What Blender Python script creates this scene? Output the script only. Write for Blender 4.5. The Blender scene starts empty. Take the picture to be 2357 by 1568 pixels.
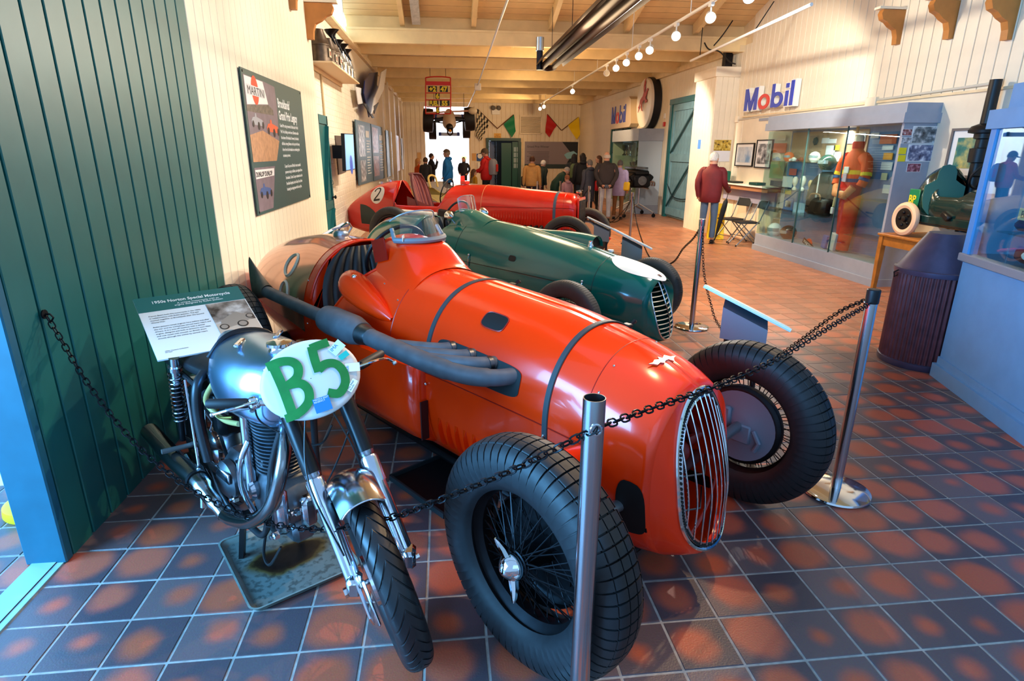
import bpy,bmesh,math,random
from math import sin,cos,pi,radians,sqrt,atan2
from mathutils import Vector,Matrix
random.seed(7)
sc=bpy.context.scene
COL=sc.collection
V=Vector
# camera
FPX,PITCH,YAW,ROLL=1361.84,.3100,.1118,.0058
TS=.2286
HC=7.6501*TS
TX0,TY0=7.478*TS,9.8158*TS
F_=V((sin(YAW)*cos(PITCH),cos(YAW)*cos(PITCH),-sin(PITCH)))
r0=V((cos(YAW),-sin(YAW),0));u0=r0.cross(F_)
R_=r0*cos(ROLL)+u0*sin(ROLL);U_=u0*cos(ROLL)-r0*sin(ROLL)
C_=V((0,0,HC))
cam=bpy.data.cameras.new('camera');camo=bpy.data.objects.new('camera',cam);COL.objects.link(camo)
camo.matrix_world=Matrix.Translation(C_)@Matrix((R_,U_,-F_)).transposed().to_4x4()
cam.sensor_width=36;cam.lens=36*FPX/2357;cam.clip_start=.05;cam.clip_end=200
sc.camera=camo
def ray(px,py):return R_*(px-1178.5)-U_*(py-784)+F_*FPX
def fl(px,py,z=0):
 d=ray(px,py);return C_+d*((z-HC)/d.z)
def onx(px,py,x):
 d=ray(px,py);return C_+d*(x/d.x)
def ony(px,py,y):
 d=ray(px,py);return C_+d*(y/d.y)
# exposure, world, lights
sc.view_settings.view_transform='Standard';sc.view_settings.look='None'
sc.view_settings.gamma=1;sc.view_settings.use_curve_mapping=False
sc.view_settings.exposure=0.1
w=bpy.data.worlds.new('world');sc.world=w;w.use_nodes=True
bg=w.node_tree.nodes['Background'];bg.inputs[0].default_value=(.36,.62,1,1);bg.inputs[1].default_value=1.0
def area(name,loc,aim,sx,sy,power,col,spread=pi):
 l=bpy.data.lights.new(name,'AREA');l.shape='RECTANGLE';l.size=sx;l.size_y=sy
 l.energy=power;l.color=col;l.spread=spread
 o=bpy.data.objects.new(name,l);COL.objects.link(o);o.location=loc
 o.rotation_euler=(V(aim)-V(loc)).to_track_quat('-Z','Y').to_euler();o['kind']='helper';return o
def spot(name,loc,aim,power,col,ang=70,blend=.5,rad=.05):
 l=bpy.data.lights.new(name,'SPOT');l.energy=power;l.color=col
 l.spot_size=radians(ang);l.spot_blend=blend;l.shadow_soft_size=rad
 o=bpy.data.objects.new(name,l);COL.objects.link(o);o.location=loc
 o.rotation_euler=(V(aim)-V(loc)).to_track_quat('-Z','Y').to_euler();o['kind']='helper';return o
WARM=(1,.70,.40)
NEUT=(1,.91,.79)
ORNG=(1,.64,.32)
area('daylight_side_doors',(-4.4,.1,2.0),(3.2,1.6,.8),3.8,2.8,1250,(.14,.50,1))
area('daylight_front_opening',(1.0,-4.2,3.0),(1.6,2.5,.4),4.0,2.6,45,(.26,.56,1))
area('daylight_clerestory',(-2.35,11.9,4.25),(1.0,12.5,3.2),2.6,.7,150,(.6,.82,1))
area('daylight_annex',(.3,31.0,3.9),(.2,32.2,0),4,3,620,(.82,.93,1))
SPOTS=[((3.2,4.8,4.6),(-1.7,3.6,2.9),430,78,NEUT),((3.0,6.8,4.4),(-1.7,6.2,2.3),370,80,NEUT),((1.6,9.0,4.5),(-1.7,8.4,1.8),430,84,NEUT),((1.6,11.0,4.2),(-1.7,11.5,1.8),520,84,NEUT),((1.6,2.6,4.6),(-.25,2.2,0),330,38,ORNG),((3.46,10.2,3.4),(-1.0,2.6,.6),900,44,NEUT),((3.3,4.4,4.0),(.2,3.4,.8),420,50,WARM),((3.3,5.6,3.8),(1.3,5.4,.5),420,72,NEUT),((3.4,6.6,3.7),(4.6,6.6,0),900,62,WARM),((3.5,7.6,3.6),(6.2,10.9,2.2),720,60,NEUT),((3.45,8.2,3.5),(6.2,7.2,3.2),230,80,NEUT),((3.5,10.5,3.3),(1.3,9.2,.7),480,66,WARM),((3.56,12.4,3.3),(4.6,12.0,0),620,78,WARM),((3.56,13.4,3.3),(6.1,14.5,1.6),420,74,NEUT),((3.7,15.5,3.3),(1.0,14.0,.5),300,80,ORNG),((3.8,18.4,3.3),(5.9,19.5,1.5),260,84,ORNG),((3.85,20.0,3.3),(0.3,22.5,1.5),180,90,ORNG),((3.9,22.5,3.3),(3.4,28.0,2.0),190,90,ORNG),((3.95,24.5,3.3),(1.0,28.0,2.2),110,90,ORNG),]  # track lamps, plus unseen spots added off the track for left wall and floor
for a_,b_,e_,g_,c_ in SPOTS:
 spot('track_and_added_spot',a_,b_,e_,c_,g_)
for q_,e_ in(((1.6,8.5,3.1),130),((2.2,13.5,3.1),80),((2.4,18.0,3.1),55),((2.4,23.5,3.1),35)):  # unseen fill points added to brighten ceiling and hall
 l_=bpy.data.lights.new('ceiling_fill_glow','POINT');l_.energy=e_;l_.color=WARM;l_.shadow_soft_size=.5
 o_=bpy.data.objects.new('ceiling_fill_glow',l_);COL.objects.link(o_);o_.location=q_;o_['kind']='helper'
area('case_fill_light',(5.95,9.0,2.06),(6.05,9.0,0),.12,3.0,75,(1,.90,.80))  # unseen fill light added to brighten the inside of the display case
# materials
MATS={}
def s2l(c):
 return tuple((v/12.92 if v<=.04045 else((v+.055)/1.055)**2.4)for v in c)
def M(name,col,rough=.5,metal=0.,spec=.5,noise=0.,nscale=8.,bump=0.,coat=0.,trans=0.,emit=0.,alpha=1.,ior=1.45,srgb=True):
 if name in MATS:return MATS[name]
 m=bpy.data.materials.new(name);m.use_nodes=True;MATS[name]=m
 nt=m.node_tree;b=nt.nodes['Principled BSDF']
 c=s2l(col)if srgb else col
 b.inputs['Base Color'].default_value=(*c,1);b.inputs['Roughness'].default_value=rough
 b.inputs['Metallic'].default_value=metal;b.inputs['Specular IOR Level'].default_value=spec
 b.inputs['Coat Weight'].default_value=coat;b.inputs['Coat Roughness'].default_value=.04
 b.inputs['Transmission Weight'].default_value=trans;b.inputs['IOR'].default_value=ior
 b.inputs['Alpha'].default_value=alpha
 if emit:
  b.inputs['Emission Color'].default_value=(*c,1);b.inputs['Emission Strength'].default_value=emit
 if noise or bump:
  tc=nt.nodes.new('ShaderNodeTexCoord');nz=nt.nodes.new('ShaderNodeTexNoise')
  nz.inputs['Scale'].default_value=nscale;nz.inputs['Detail'].default_value=5
  nt.links.new(tc.outputs['Object'],nz.inputs['Vector'])
  if noise:
   mx=nt.nodes.new('ShaderNodeMix');mx.data_type='RGBA'
   mx.inputs[6].default_value=(*[max(0,v*(1-noise))for v in c],1)
   mx.inputs[7].default_value=(*[min(1,v*(1+noise))for v in c],1)
   mr=nt.nodes.new('ShaderNodeMapRange');mr.inputs[1].default_value=.3;mr.inputs[2].default_value=.7
   nt.links.new(nz.outputs['Fac'],mr.inputs[0]);nt.links.new(mr.outputs[0],mx.inputs[0])
   nt.links.new(mx.outputs[2],b.inputs['Base Color'])
  if bump:
   bp=nt.nodes.new('ShaderNodeBump');bp.inputs['Strength'].default_value=bump;bp.inputs['Distance'].default_value=.01
   nt.links.new(nz.outputs['Fac'],bp.inputs['Height']);nt.links.new(bp.outputs[0],b.inputs['Normal'])
 return m
def glass(name,tint=(.9,1,.98),rough=0.0,fac=.12):
 if name in MATS:return MATS[name]
 m=bpy.data.materials.new(name);m.use_nodes=True;MATS[name]=m
 nt=m.node_tree;nt.nodes.clear()
 out=nt.nodes.new('ShaderNodeOutputMaterial');tr=nt.nodes.new('ShaderNodeBsdfTransparent');gl=nt.nodes.new('ShaderNodeBsdfGlossy')
 tr.inputs[0].default_value=(*tint,1);gl.inputs[1].default_value=rough
 fr=nt.nodes.new('ShaderNodeLayerWeight');fr.inputs[0].default_value=.35
 mt=nt.nodes.new('ShaderNodeMath');mt.operation='MULTIPLY_ADD';mt.inputs[1].default_value=.22;mt.inputs[2].default_value=fac*.5
 nt.links.new(fr.outputs['Fresnel'],mt.inputs[0])
 mx=nt.nodes.new('ShaderNodeMixShader');nt.links.new(mt.outputs[0],mx.inputs[0]);nt.links.new(tr.outputs[0],mx.inputs[1]);nt.links.new(gl.outputs[0],mx.inputs[2])
 nt.links.new(mx.outputs[0],out.inputs[0]);return m
CREAM=M('cream_paint',(.92,.87,.77),.55,noise=.06,nscale=3,bump=.1)
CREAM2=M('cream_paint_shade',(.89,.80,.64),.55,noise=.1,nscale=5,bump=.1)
GREENW=M('green_wall_paint',(.09,.37,.35),.42,noise=.1,nscale=4,bump=.15)
DGREEN=M('door_green_paint',(.07,.36,.36),.45,noise=.15,nscale=6)
PALEDOOR=M('pale_blue_door_paint',(.45,.60,.63),.6,noise=.15,nscale=5)
BLACK=M('black_satin',(.035,.037,.045),.45)
RUBBER=M('tyre_rubber',(.085,.09,.10),.55,noise=.2,nscale=20,bump=.15)
RUBBER2=M('old_tyre_rubber',(.21,.205,.20),.62,noise=.15,nscale=20,bump=.1)
CHROME=M('chrome',(.86,.87,.88),.08,1)
ALU=M('aluminium',(.74,.75,.77),.28,1,noise=.1,nscale=12)
STEEL=M('dull_steel',(.42,.43,.45),.38,1,noise=.2,nscale=15)
IRON=M('dark_iron',(.12,.12,.13),.45,.8,noise=.3,nscale=15)
GREY=M('case_grey_paint',(.60,.63,.68),.5,noise=.04)
WHITE=M('white_paint',(.93,.93,.91),.5)
GLASS=glass('clear_glass')
PERSPEX=glass('perspex',(.93,.96,.95),.02,.2)
WOOD=M('honey_wood',(.66,.42,.16),.4,noise=.25,nscale=9)
DWOOD=M('brown_wood',(.40,.24,.12),.5,noise=.25,nscale=9)
# mesh builder
class MB:
 def __init__(s):s.v=[];s.f=[];s.mi=[];s.m=0
 def mat(s,i):s.m=i;return s
 def add(s,vs,fs):
  n=len(s.v);s.v+=[tuple(v)for v in vs];s.f+=[tuple(n+i for i in f)for f in fs];s.mi+=[s.m]*len(fs);return s
 def box(s,c,d,rot=None,bev=0.):
  c=V(c);hx,hy,hz=d[0]/2,d[1]/2,d[2]/2
  if bev:
   b=min(bev,hx*.9,hy*.9,hz*.9);P=[]
   idx={}
   for sx in(-1,1):
    for sy in(-1,1):
     for sz in(-1,1):
      for k in range(3):
       e=[hx-b,hy-b,hz-b];e[k]+=b
       idx[(sx,sy,sz,k)]=len(P);P.append(V((sx*e[0],sy*e[1],sz*e[2])))
   fs=[]
   for k in range(3):
    for sg in(-1,1):
     q=[]
     for(a,bb)in((-1,-1),(1,-1),(1,1),(-1,1)):
      t=[0,0,0];t[k]=sg;t[(k+1)%3]=a;t[(k+2)%3]=bb
      q.append(idx[(t[0],t[1],t[2],k)])
     fs.append(q if sg>0 else q[::-1])
   for k in range(3):
    k1,k2=(k+1)%3,(k+2)%3
    for a in(-1,1):
     for bb in(-1,1):
      t0=[0,0,0];t0[k]=-1;t0[k1]=a;t0[k2]=bb;t1=list(t0);t1[k]=1
      q=[idx[(*t0,k1)],idx[(*t1,k1)],idx[(*t1,k2)],idx[(*t0,k2)]]
      fs.append(q if a*bb<0 else q[::-1])
   for sx in(-1,1):
    for sy in(-1,1):
     for sz in(-1,1):
      q=[idx[(sx,sy,sz,0)],idx[(sx,sy,sz,1)],idx[(sx,sy,sz,2)]]
      fs.append(q if sx*sy*sz>0 else q[::-1])
  else:
   P=[V((x,y,z))for x in(-hx,hx)for y in(-hy,hy)for z in(-hz,hz)]
   fs=[(0,1,3,2),(4,6,7,5),(0,4,5,1),(2,3,7,6),(0,2,6,4),(1,5,7,3)]
  if rot is not None:P=[rot@p for p in P]
  return s.add([p+c for p in P],fs)
 def bar(s,a,b,w,h=None,up=(0,0,1),bev=0.):
  a,b=V(a),V(b);d=b-a;L=d.length;d=d/L;up=V(up)
  if abs(d.dot(up))>.98:up=V((1,0,0))
  x=up.cross(d).normalized();z=d.cross(x)
  return s.box((a+b)/2,(w,L,h or w),Matrix((x,d,z)).transposed(),bev)
 def tube(s,pts,r,seg=10,cap=True,closed=False):
  pts=[V(p)for p in pts];n=len(pts)
  rs=r if isinstance(r,(list,tuple))else[r]*n
  T=[]
  for i in range(n):
   a=pts[(i-1)%n]if(closed or i)else pts[0];b=pts[(i+1)%n]if(closed or i<n-1)else pts[-1]
   t=(b-a);T.append(t.normalized()if t.length>1e-9 else V((0,0,1)))
  ref=V((0,0,1))if abs(T[0].z)<.9 else V((1,0,0))
  nx=(ref-T[0]*ref.dot(T[0])).normalized();vs=[]
  for i in range(n):
   nx=(nx-T[i]*nx.dot(T[i]))
   nx=nx.normalized()if nx.length>1e-6 else T[i].orthogonal().normalized()
   ny=T[i].cross(nx)
   for k in range(seg):
    q=2*pi*k/seg;vs.append(pts[i]+(nx*cos(q)+ny*sin(q))*rs[i])
  fs=[]
  for i in range(n if closed else n-1):
   j=(i+1)%n
   for k in range(seg):
    l=(k+1)%seg;fs.append((i*seg+k,i*seg+l,j*seg+l,j*seg+k))
  if cap and not closed:fs+=[tuple(range(seg))[::-1],tuple((n-1)*seg+k for k in range(seg))]
  return s.add(vs,fs)
 def lathe(s,prof,c=(0,0,0),axis=(0,0,1),seg=24,cap=True):
  ax=V(axis).normalized();x=ax.orthogonal().normalized();y=ax.cross(x);c=V(c);vs=[]
  for(r,h)in prof:
   for k in range(seg):
    q=2*pi*k/seg;vs.append(c+ax*h+(x*cos(q)+y*sin(q))*max(r,1e-5))
  fs=[]
  for i in range(len(prof)-1):
   for k in range(seg):
    l=(k+1)%seg;fs.append((i*seg+k,i*seg+l,(i+1)*seg+l,(i+1)*seg+k))
  if cap:
   if prof[0][0]>1e-4:fs.append(tuple(range(seg))[::-1])
   if prof[-1][0]>1e-4:fs.append(tuple((len(prof)-1)*seg+k for k in range(seg)))
  return s.add(vs,fs)
 def ball(s,c,r,seg=16,rings=10,rot=None):
  c=V(c);r=r if isinstance(r,(tuple,list))else(r,r,r);vs=[];fs=[]
  for i in range(rings+1):
   t=pi*i/rings
   for k in range(seg):
    q=2*pi*k/seg;p=V((sin(t)*cos(q)*r[0],sin(t)*sin(q)*r[1],cos(t)*r[2]))
    if rot is not None:p=rot@p
    vs.append(c+p)
  for i in range(rings):
   for k in range(seg):
    l=(k+1)%seg;fs.append((i*seg+k,(i+1)*seg+k,(i+1)*seg+l,i*seg+l))
  return s.add(vs,fs)
 def prism(s,poly,d,org=(0,0,0),ex=(1,0,0),ey=(0,0,1),en=None):
  ex,ey,o=V(ex),V(ey),V(org);n=V(en)if en is not None else ex.cross(ey).normalized()
  k=len(poly);vs=[o+ex*x+ey*y for x,y in poly]+[o+ex*x+ey*y+n*d for x,y in poly]
  return s.add(vs,[tuple(range(k))[::-1],tuple(range(k,2*k))]+[(i,(i+1)%k,k+(i+1)%k,k+i)for i in range(k)])
 def grid(s,rows,closeu=False,closev=False):
  n,m=len(rows),len(rows[0]);vs=[p for r in rows for p in r];fs=[]
  for i in range(n if closeu else n-1):
   for k in range(m if closev else m-1):
    j,l=(i+1)%n,(k+1)%m;fs.append((i*m+k,i*m+l,j*m+l,j*m+k))
  return s.add(vs,fs)
 def mesh(s,name,mats,smooth=40,weld=False):
  me=bpy.data.meshes.new(name);me.from_pydata(s.v,[],s.f)
  for m in(mats if isinstance(mats,(list,tuple))else[mats]):me.materials.append(m)
  if any(s.mi):me.polygons.foreach_set('material_index',s.mi)
  if weld:
   b=bmesh.new();b.from_mesh(me);bmesh.ops.remove_doubles(b,verts=b.verts,dist=weld if weld is not True else 1e-5)
   bmesh.ops.recalc_face_normals(b,faces=b.faces);b.to_mesh(me);b.free()
  if smooth:
   me.shade_smooth();me.set_sharp_from_angle(angle=radians(smooth))
  me.update();return me
 def build(s,name,mats,parent=None,smooth=40,weld=False,label=None):
  o=bpy.data.objects.new(name,s.mesh(name,mats,smooth,weld));COL.objects.link(o)
  if parent is not None:o.parent=parent
  if label:o['label']=label
  return o
def inst(name,me,parent=None,loc=(0,0,0),rot=None,scale=None):
 o=bpy.data.objects.new(name,me);COL.objects.link(o);o.location=loc
 if rot is not None:o.rotation_euler=rot
 if scale is not None:o.scale=scale
 if parent is not None:o.parent=parent
 return o
def tag(o,label,cat,group=None,kind=None):
 o['label']=label;o['category']=cat
 if group:o['group']=group
 if kind:o['kind']=kind
 return o
def thing(name,label,cat,loc=(0,0,0),rz=0.,group=None,rot=None):
 o=bpy.data.objects.new(name,None);COL.objects.link(o);o.location=loc
 o.rotation_euler=rot if rot is not None else(0,0,rz);o.empty_display_size=.1
 return tag(o,label,cat,group)
def struct(o):o['kind']='structure';return o
def snode(name,loc=(0,0,0)):
 o=bpy.data.objects.new(name,None);COL.objects.link(o);o.location=loc;o['kind']='structure';return o
def stuff(o):o['kind']='stuff';return o
def copy_tree(o,parent=None):
 c=o.copy();COL.objects.link(c);c.parent=parent
 for ch in list(o.children):copy_tree(ch,c)
 return c
def text(s,size,mat,parent,name='lettering',depth=.002,loc=(0,0,0),rot=None,align='LEFT',valign='TOP_BASELINE',sx=1.,bold=0.,space=1.,res=2,line=1.):
 cu=bpy.data.curves.new(name,'FONT');cu.body=s;cu.size=size;cu.extrude=depth;cu.offset=bold;cu.align_x=align
 cu.resolution_u=res;cu.space_character=space;cu.space_line=line;cu.materials.append(mat)
 tmp=bpy.data.objects.new(name,cu);me=bpy.data.meshes.new_from_object(tmp);bpy.data.objects.remove(tmp);bpy.data.curves.remove(cu)
 o=bpy.data.objects.new(name,me);COL.objects.link(o);o.location=loc;o['kind']='stuff'
 if rot is not None:o.rotation_euler=rot
 o.scale=(sx,1,1)
 if parent is not None:o.parent=parent
 return o
def smoothstep(a,b,x):
 t=min(1,max(0,(x-a)/(b-a)));return t*t*(3-2*t)
def lerp(a,b,t):return a+(b-a)*t
def crv(pts,n=6,closed=False):
 P=[V(p)for p in pts];out=[];N=len(P);rng=range(N if closed else N-1)
 for i in rng:
  g=(lambda k:P[k%N])if closed else(lambda k:P[min(max(k,0),N-1)])
  p0,p1,p2,p3=g(i-1),g(i),g(i+1),g(i+2)
  for k in range(n):
   t=k/n
   out.append(.5*((2*p1)+(p2-p0)*t+(2*p0-5*p1+4*p2-p3)*t*t+(3*p1-p0-3*p2+p3)*t**3))
 if not closed:out.append(P[-1].copy())
 return out
# floor
def tile_mat():
 m=bpy.data.materials.new('quarry_tile');m.use_nodes=True;nt=m.node_tree;b=nt.nodes['Principled BSDF'];N=nt.nodes.new;L=nt.links.new
 uv=N('ShaderNodeUVMap');uv.uv_map='uv'
 at=N('ShaderNodeAttribute');at.attribute_name='rnd'
 sep=N('ShaderNodeSeparateXYZ');L(at.outputs['Vector'],sep.inputs[0])
 sub=N('ShaderNodeVectorMath');sub.operation='SUBTRACT';L(uv.outputs[0],sub.inputs[0])
 off=N('ShaderNodeVectorMath');off.operation='MULTIPLY_ADD';L(at.outputs['Vector'],off.inputs[0]);off.inputs[1].default_value=(.3,.3,0);off.inputs[2].default_value=(.35,.35,0)
 L(off.outputs[0],sub.inputs[1])
 pw=N('ShaderNodeVectorMath');pw.operation='ABSOLUTE';L(sub.outputs[0],pw.inputs[0])
 ln=N('ShaderNodeVectorMath');ln.operation='LENGTH';L(sub.outputs[0],ln.inputs[0])
 tc=N('ShaderNodeNewGeometry');nz=N('ShaderNodeTexNoise');nz.inputs['Scale'].default_value=9;nz.inputs['Detail'].default_value=4;L(tc.outputs['Position'],nz.inputs['Vector'])
 ad=N('ShaderNodeMath');ad.operation='MULTIPLY_ADD';L(nz.outputs['Fac'],ad.inputs[0]);ad.inputs[1].default_value=.24;L(ln.outputs['Value'],ad.inputs[2])
 rd=N('ShaderNodeMath');rd.operation='MULTIPLY_ADD';L(sep.outputs[2],rd.inputs[0]);rd.inputs[1].default_value=-.38;L(ad.outputs[0],rd.inputs[2])
 mr=N('ShaderNodeMapRange');mr.interpolation_type='SMOOTHSTEP';mr.inputs[1].default_value=.10;mr.inputs[2].default_value=.42;L(rd.outputs[0],mr.inputs[0])
 c1=N('ShaderNodeMix');c1.data_type='RGBA';c1.inputs[6].default_value=(*s2l((.70,.32,.20)),1);c1.inputs[7].default_value=(*s2l((.74,.36,.27)),1);L(sep.outputs[1],c1.inputs[0])
 c2=N('ShaderNodeMix');c2.data_type='RGBA';c2.inputs[6].default_value=(*s2l((.29,.245,.265)),1);c2.inputs[7].default_value=(*s2l((.43,.345,.34)),1);L(sep.outputs[0],c2.inputs[0])
 mx=N('ShaderNodeMix');mx.data_type='RGBA';L(mr.outputs[0],mx.inputs[0]);L(c1.outputs[2],mx.inputs[6]);L(c2.outputs[2],mx.inputs[7])
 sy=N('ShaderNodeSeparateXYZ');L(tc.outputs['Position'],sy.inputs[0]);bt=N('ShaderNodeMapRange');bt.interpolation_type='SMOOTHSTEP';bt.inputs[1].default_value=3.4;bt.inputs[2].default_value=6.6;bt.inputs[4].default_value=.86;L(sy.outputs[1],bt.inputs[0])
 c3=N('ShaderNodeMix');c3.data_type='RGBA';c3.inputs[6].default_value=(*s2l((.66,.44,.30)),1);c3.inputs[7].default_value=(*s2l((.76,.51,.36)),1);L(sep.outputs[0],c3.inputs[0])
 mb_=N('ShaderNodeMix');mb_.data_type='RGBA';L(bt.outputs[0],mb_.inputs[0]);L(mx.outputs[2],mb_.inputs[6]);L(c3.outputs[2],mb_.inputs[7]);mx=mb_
 nz2=N('ShaderNodeTexNoise');nz2.inputs['Scale'].default_value=140;L(tc.outputs['Position'],nz2.inputs['Vector'])
 m3=N('ShaderNodeMix');m3.data_type='RGBA';m3.blend_type='MULTIPLY';m3.inputs[0].default_value=.35;L(mx.outputs[2],m3.inputs[6]);L(nz2.outputs['Color'],m3.inputs[7])
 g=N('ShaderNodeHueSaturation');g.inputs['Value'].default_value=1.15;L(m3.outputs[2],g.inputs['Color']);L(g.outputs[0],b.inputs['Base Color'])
 b.inputs['Roughness'].default_value=.36;b.inputs['Specular IOR Level'].default_value=.5
 bp=N('ShaderNodeBump');bp.inputs['Strength'].default_value=.2;bp.inputs['Distance'].default_value=.003;L(nz2.outputs['Fac'],bp.inputs['Height']);L(bp.outputs[0],b.inputs['Normal'])
 return m
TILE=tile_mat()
GROUT=M('pale_grout',(.62,.59,.56),.8,noise=.2,nscale=30)
fx0,fx1,fy0,fy1=-4.6,6.6,.0,34.5
floor=struct(MB().box(((fx0+fx1)/2,(fy0-4+fy1)/2,-.0595),(fx1-fx0,fy1-fy0+4,.113),).build('floor',GROUT,smooth=0))
def tile_geo(x,y,rng,g=.0036,h=0.):
 s=TS;b=.003
 o=[(x+g,y+g),(x+s-g,y+g),(x+s-g,y+s-g),(x+g,y+s-g)]
 i=[(x+g+b,y+g+b),(x+s-g-b,y+g+b),(x+s-g-b,y+s-g-b),(x+g+b,y+s-g-b)]
 vs=[(p[0],p[1],h-.006)for p in o]+[(p[0],p[1],h)for p in i]
 return vs,[(4,5,6,7),(0,1,5,4),(1,2,6,5),(2,3,7,6),(3,0,4,7)]
def tile_obj(name,cells,parent):
 vs,fs,uvs,rn=[],[],[],[]
 for(x,y)in cells:
  r=(random.random(),random.random(),random.random());h=random.uniform(-.0008,.0008)
  a,f=tile_geo(x,y,r,h=h);n=len(vs);vs+=a;fs+=[tuple(n+k for k in q)for q in f]
  u=[(0,0),(1,0),(1,1),(0,1)]
  for q in f:
   for k in q:uvs+=list(u[k%4])
   rn+=list(r)
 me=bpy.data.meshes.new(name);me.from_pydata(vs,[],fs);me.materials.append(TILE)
 l=me.uv_layers.new(name='uv');l.data.foreach_set('uv',uvs)
 a=me.attributes.new('rnd','FLOAT_VECTOR','FACE');a.data.foreach_set('vector',rn)
 o=bpy.data.objects.new(name,me);COL.objects.link(o);o.parent=parent;return o
cells=[]
for i in range(-30,24):
 for j in range(-14,145):
  x,y=TX0+i*TS,TY0+j*TS
  if x<fx0 or x+TS>fx1 or y+TS>fy1:continue
  if abs(x+TS/2+1.86)<.11 and y<2.6 and False:continue
  if x<-2.2 and y>3.3:continue
  cells.append((x,y))
def seen(c):
 p=V((c[0]+TS/2,c[1]+TS/2,0))-C_;d=p.dot(F_)
 if d<.2:return 0
 X=1178.5+FPX*p.dot(R_)/d;Y=784-FPX*p.dot(U_)/d
 return(1/d/d)if(-60<X<2420 and Y<1650)else 0
cells.sort(key=lambda c:-seen(c))
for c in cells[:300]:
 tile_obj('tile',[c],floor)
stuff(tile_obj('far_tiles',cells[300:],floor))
t_=MB().box((-1.80,.9,.004),(.10,3.1,.012)).box((-1.735,.9,.002),(.03,3.1,.008))
struct(t_.build('trim_1',[M('painted_steel_track',(.55,.68,.70),.5)],smooth=0))
struct(MB().box((-1.757,.9,.0062),(.018,3.1,.004)).build('trim_2',BLACK,smooth=0))
# board-clad walls
def boards(parent,p0,p1,z0,z1,w,mat,nrm,t=.018,gap=.007,holes=(),ztop=None,jit=.0):
 p0,p1=V((*p0,0)),V((*p1,0));L=(p1-p0).length;d=(p1-p0)/L;n=V((*nrm,0));k=max(1,round(L/w));ww=L/k
 me_cache={}
 for i in range(k):
  a,b=i*ww,(i+1)*ww;segs=[(z0,z1 if ztop is None else ztop(p0+d*(a+b)/2))]
  for(h0,h1,q0,q1)in holes:
   if b>h0+.01 and a<h1-.01:
    ns=[]
    for(s0,s1)in segs:
     if q0>s0:ns.append((s0,min(q0,s1)))
     if q1<s1:ns.append((max(q1,s0),s1))
    segs=ns
  for(s0,s1)in segs:
   if s1-s0<.05:continue
   key=round(s1-s0,3)
   if key not in me_cache:
    g=gap/2;b_=.004;m=MB();hw=ww/2-g
    pr=[(-hw,-.004),(-hw,t-b_),(-hw+b_,t),(hw-b_,t),(hw,t-b_),(hw,-.004)]
    rows=[[d*x+n*y+V((0,0,z))for x,y in pr]for z in(0,key)]
    m.grid(rows if d.cross(n).z<0 else rows[::-1]);m.add(rows[1],[tuple(range(6))]);m.add(rows[0],[tuple(range(6))])
    me_cache[key]=m.mesh('board',mat,0)
   c=p0+d*(a+b)/2
   inst('board',me_cache[key],parent,(c.x+n.x*random.uniform(0,jit),c.y+n.y*random.uniform(0,jit),s0))
LX,RX,FY=-1.71,6.28,28.4
wl=struct(MB().box((LX-.095,(2.45+9.0)/2,2.9),(.13,9.0-2.45,5.8)).build('wall_left',GREENW,smooth=0))
boards(wl,(LX-.018,2.452),(LX-.018,4.72),.0,5.8,.163,GREENW,(1,0),gap=.014)
boards(wl,(LX-.018,4.72),(LX-.018,8.98),.0,5.8,.158,CREAM,(1,0),gap=.005)
struct(MB().box((LX-.08,2.42,2.9),(.17,.05,5.8),bev=.006).build('trim_3',M('blue_green_end_post',(.09,.35,.42),.5,noise=.1),smooth=0))
wl2=struct(MB().box((LX-.19,11.3,1.9),(.2,4.6,3.8)).box((LX-.19,21.1,2.3),(.2,15.2,4.6)).box((LX-.19,10.35-.7,4.6),(.2,1.4,1.8)).build('wall_left_far',CREAM,smooth=0))
bk=MB()
for r in range(40):
 z=.1+r*.093
 for k in range(18):
  y=9.02+(k+.5*(r%2))*.236
  if 9.15<y<9.95 and z<2.3:continue
  if y>13.2 or z>3.72:continue
  bk.box((LX-.091,y+.115,z),(.008,.228,.084),bev=.003)
stuff(bk.build('painted_bricks',CREAM,wl2,smooth=0))
boards(wl2,(LX-.1,13.4),(LX-.1,FY),0,3.72,.2,CREAM,(1,0),gap=.006)
wb=struct(MB().box((-3.4,3.22,1.6),(3.0,.12,3.2)).build('wall_side_bay',WHITE,smooth=0))
boards(wb,(-4.6,3.16),(-1.88,3.16),.03,3.2,.11,M('side_bay_white',(.80,.86,.88),.5),(0,-1),gap=.006)
struct(MB().box((-2.6,3.12,.03),(1.5,.02,.06)).build('baseboard_side_bay',WHITE,smooth=0))
def rtop(p):return 6.6 if p.y<12.6 else 3.86
wr=struct(MB().box((RX+.08,20.7,2.3),(.16,16.2,4.6)).box((RX+.08,5.3,3.3),(.16,14.6,6.6)).build('wall_right',CREAM2,smooth=0))
boards(wr,(RX,5.0),(RX,12.6),2.44,6.6,.172,CREAM,(-1,0),gap=.012)
DR=(14.78,16.66,0,3.08);DR2=(20.5,22.6,0,3.05)
boards(wr,(RX,12.6),(RX,FY),0,3.86,.18,CREAM,(-1,0),gap=.008,holes=[(DR[0]-12.6,DR[1]-12.6,-1,DR[3]),(DR2[0]-12.6,DR2[1]-12.6,-1,DR2[3])])
struct(MB().box((RX-.012,8.8,1.22),(.024,7.5,2.44)).build('trim_4',CREAM,smooth=0))
struct(MB().box((RX-.03,9.0,2.45),(.04,7.2,.03)).build('trim_5',CREAM2,smooth=0))
pl=struct(MB().box((6.02,13.52,1.7),(.5,1.06,3.4)).box((6.0,13.52,3.36),(.56,1.14,.2),bev=.01).build('pillar',CREAM,smooth=0))
boards(pl,(5.77,12.99),(5.77,14.05),0,3.26,.15,CREAM,(-1,0),t=.012)
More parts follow.
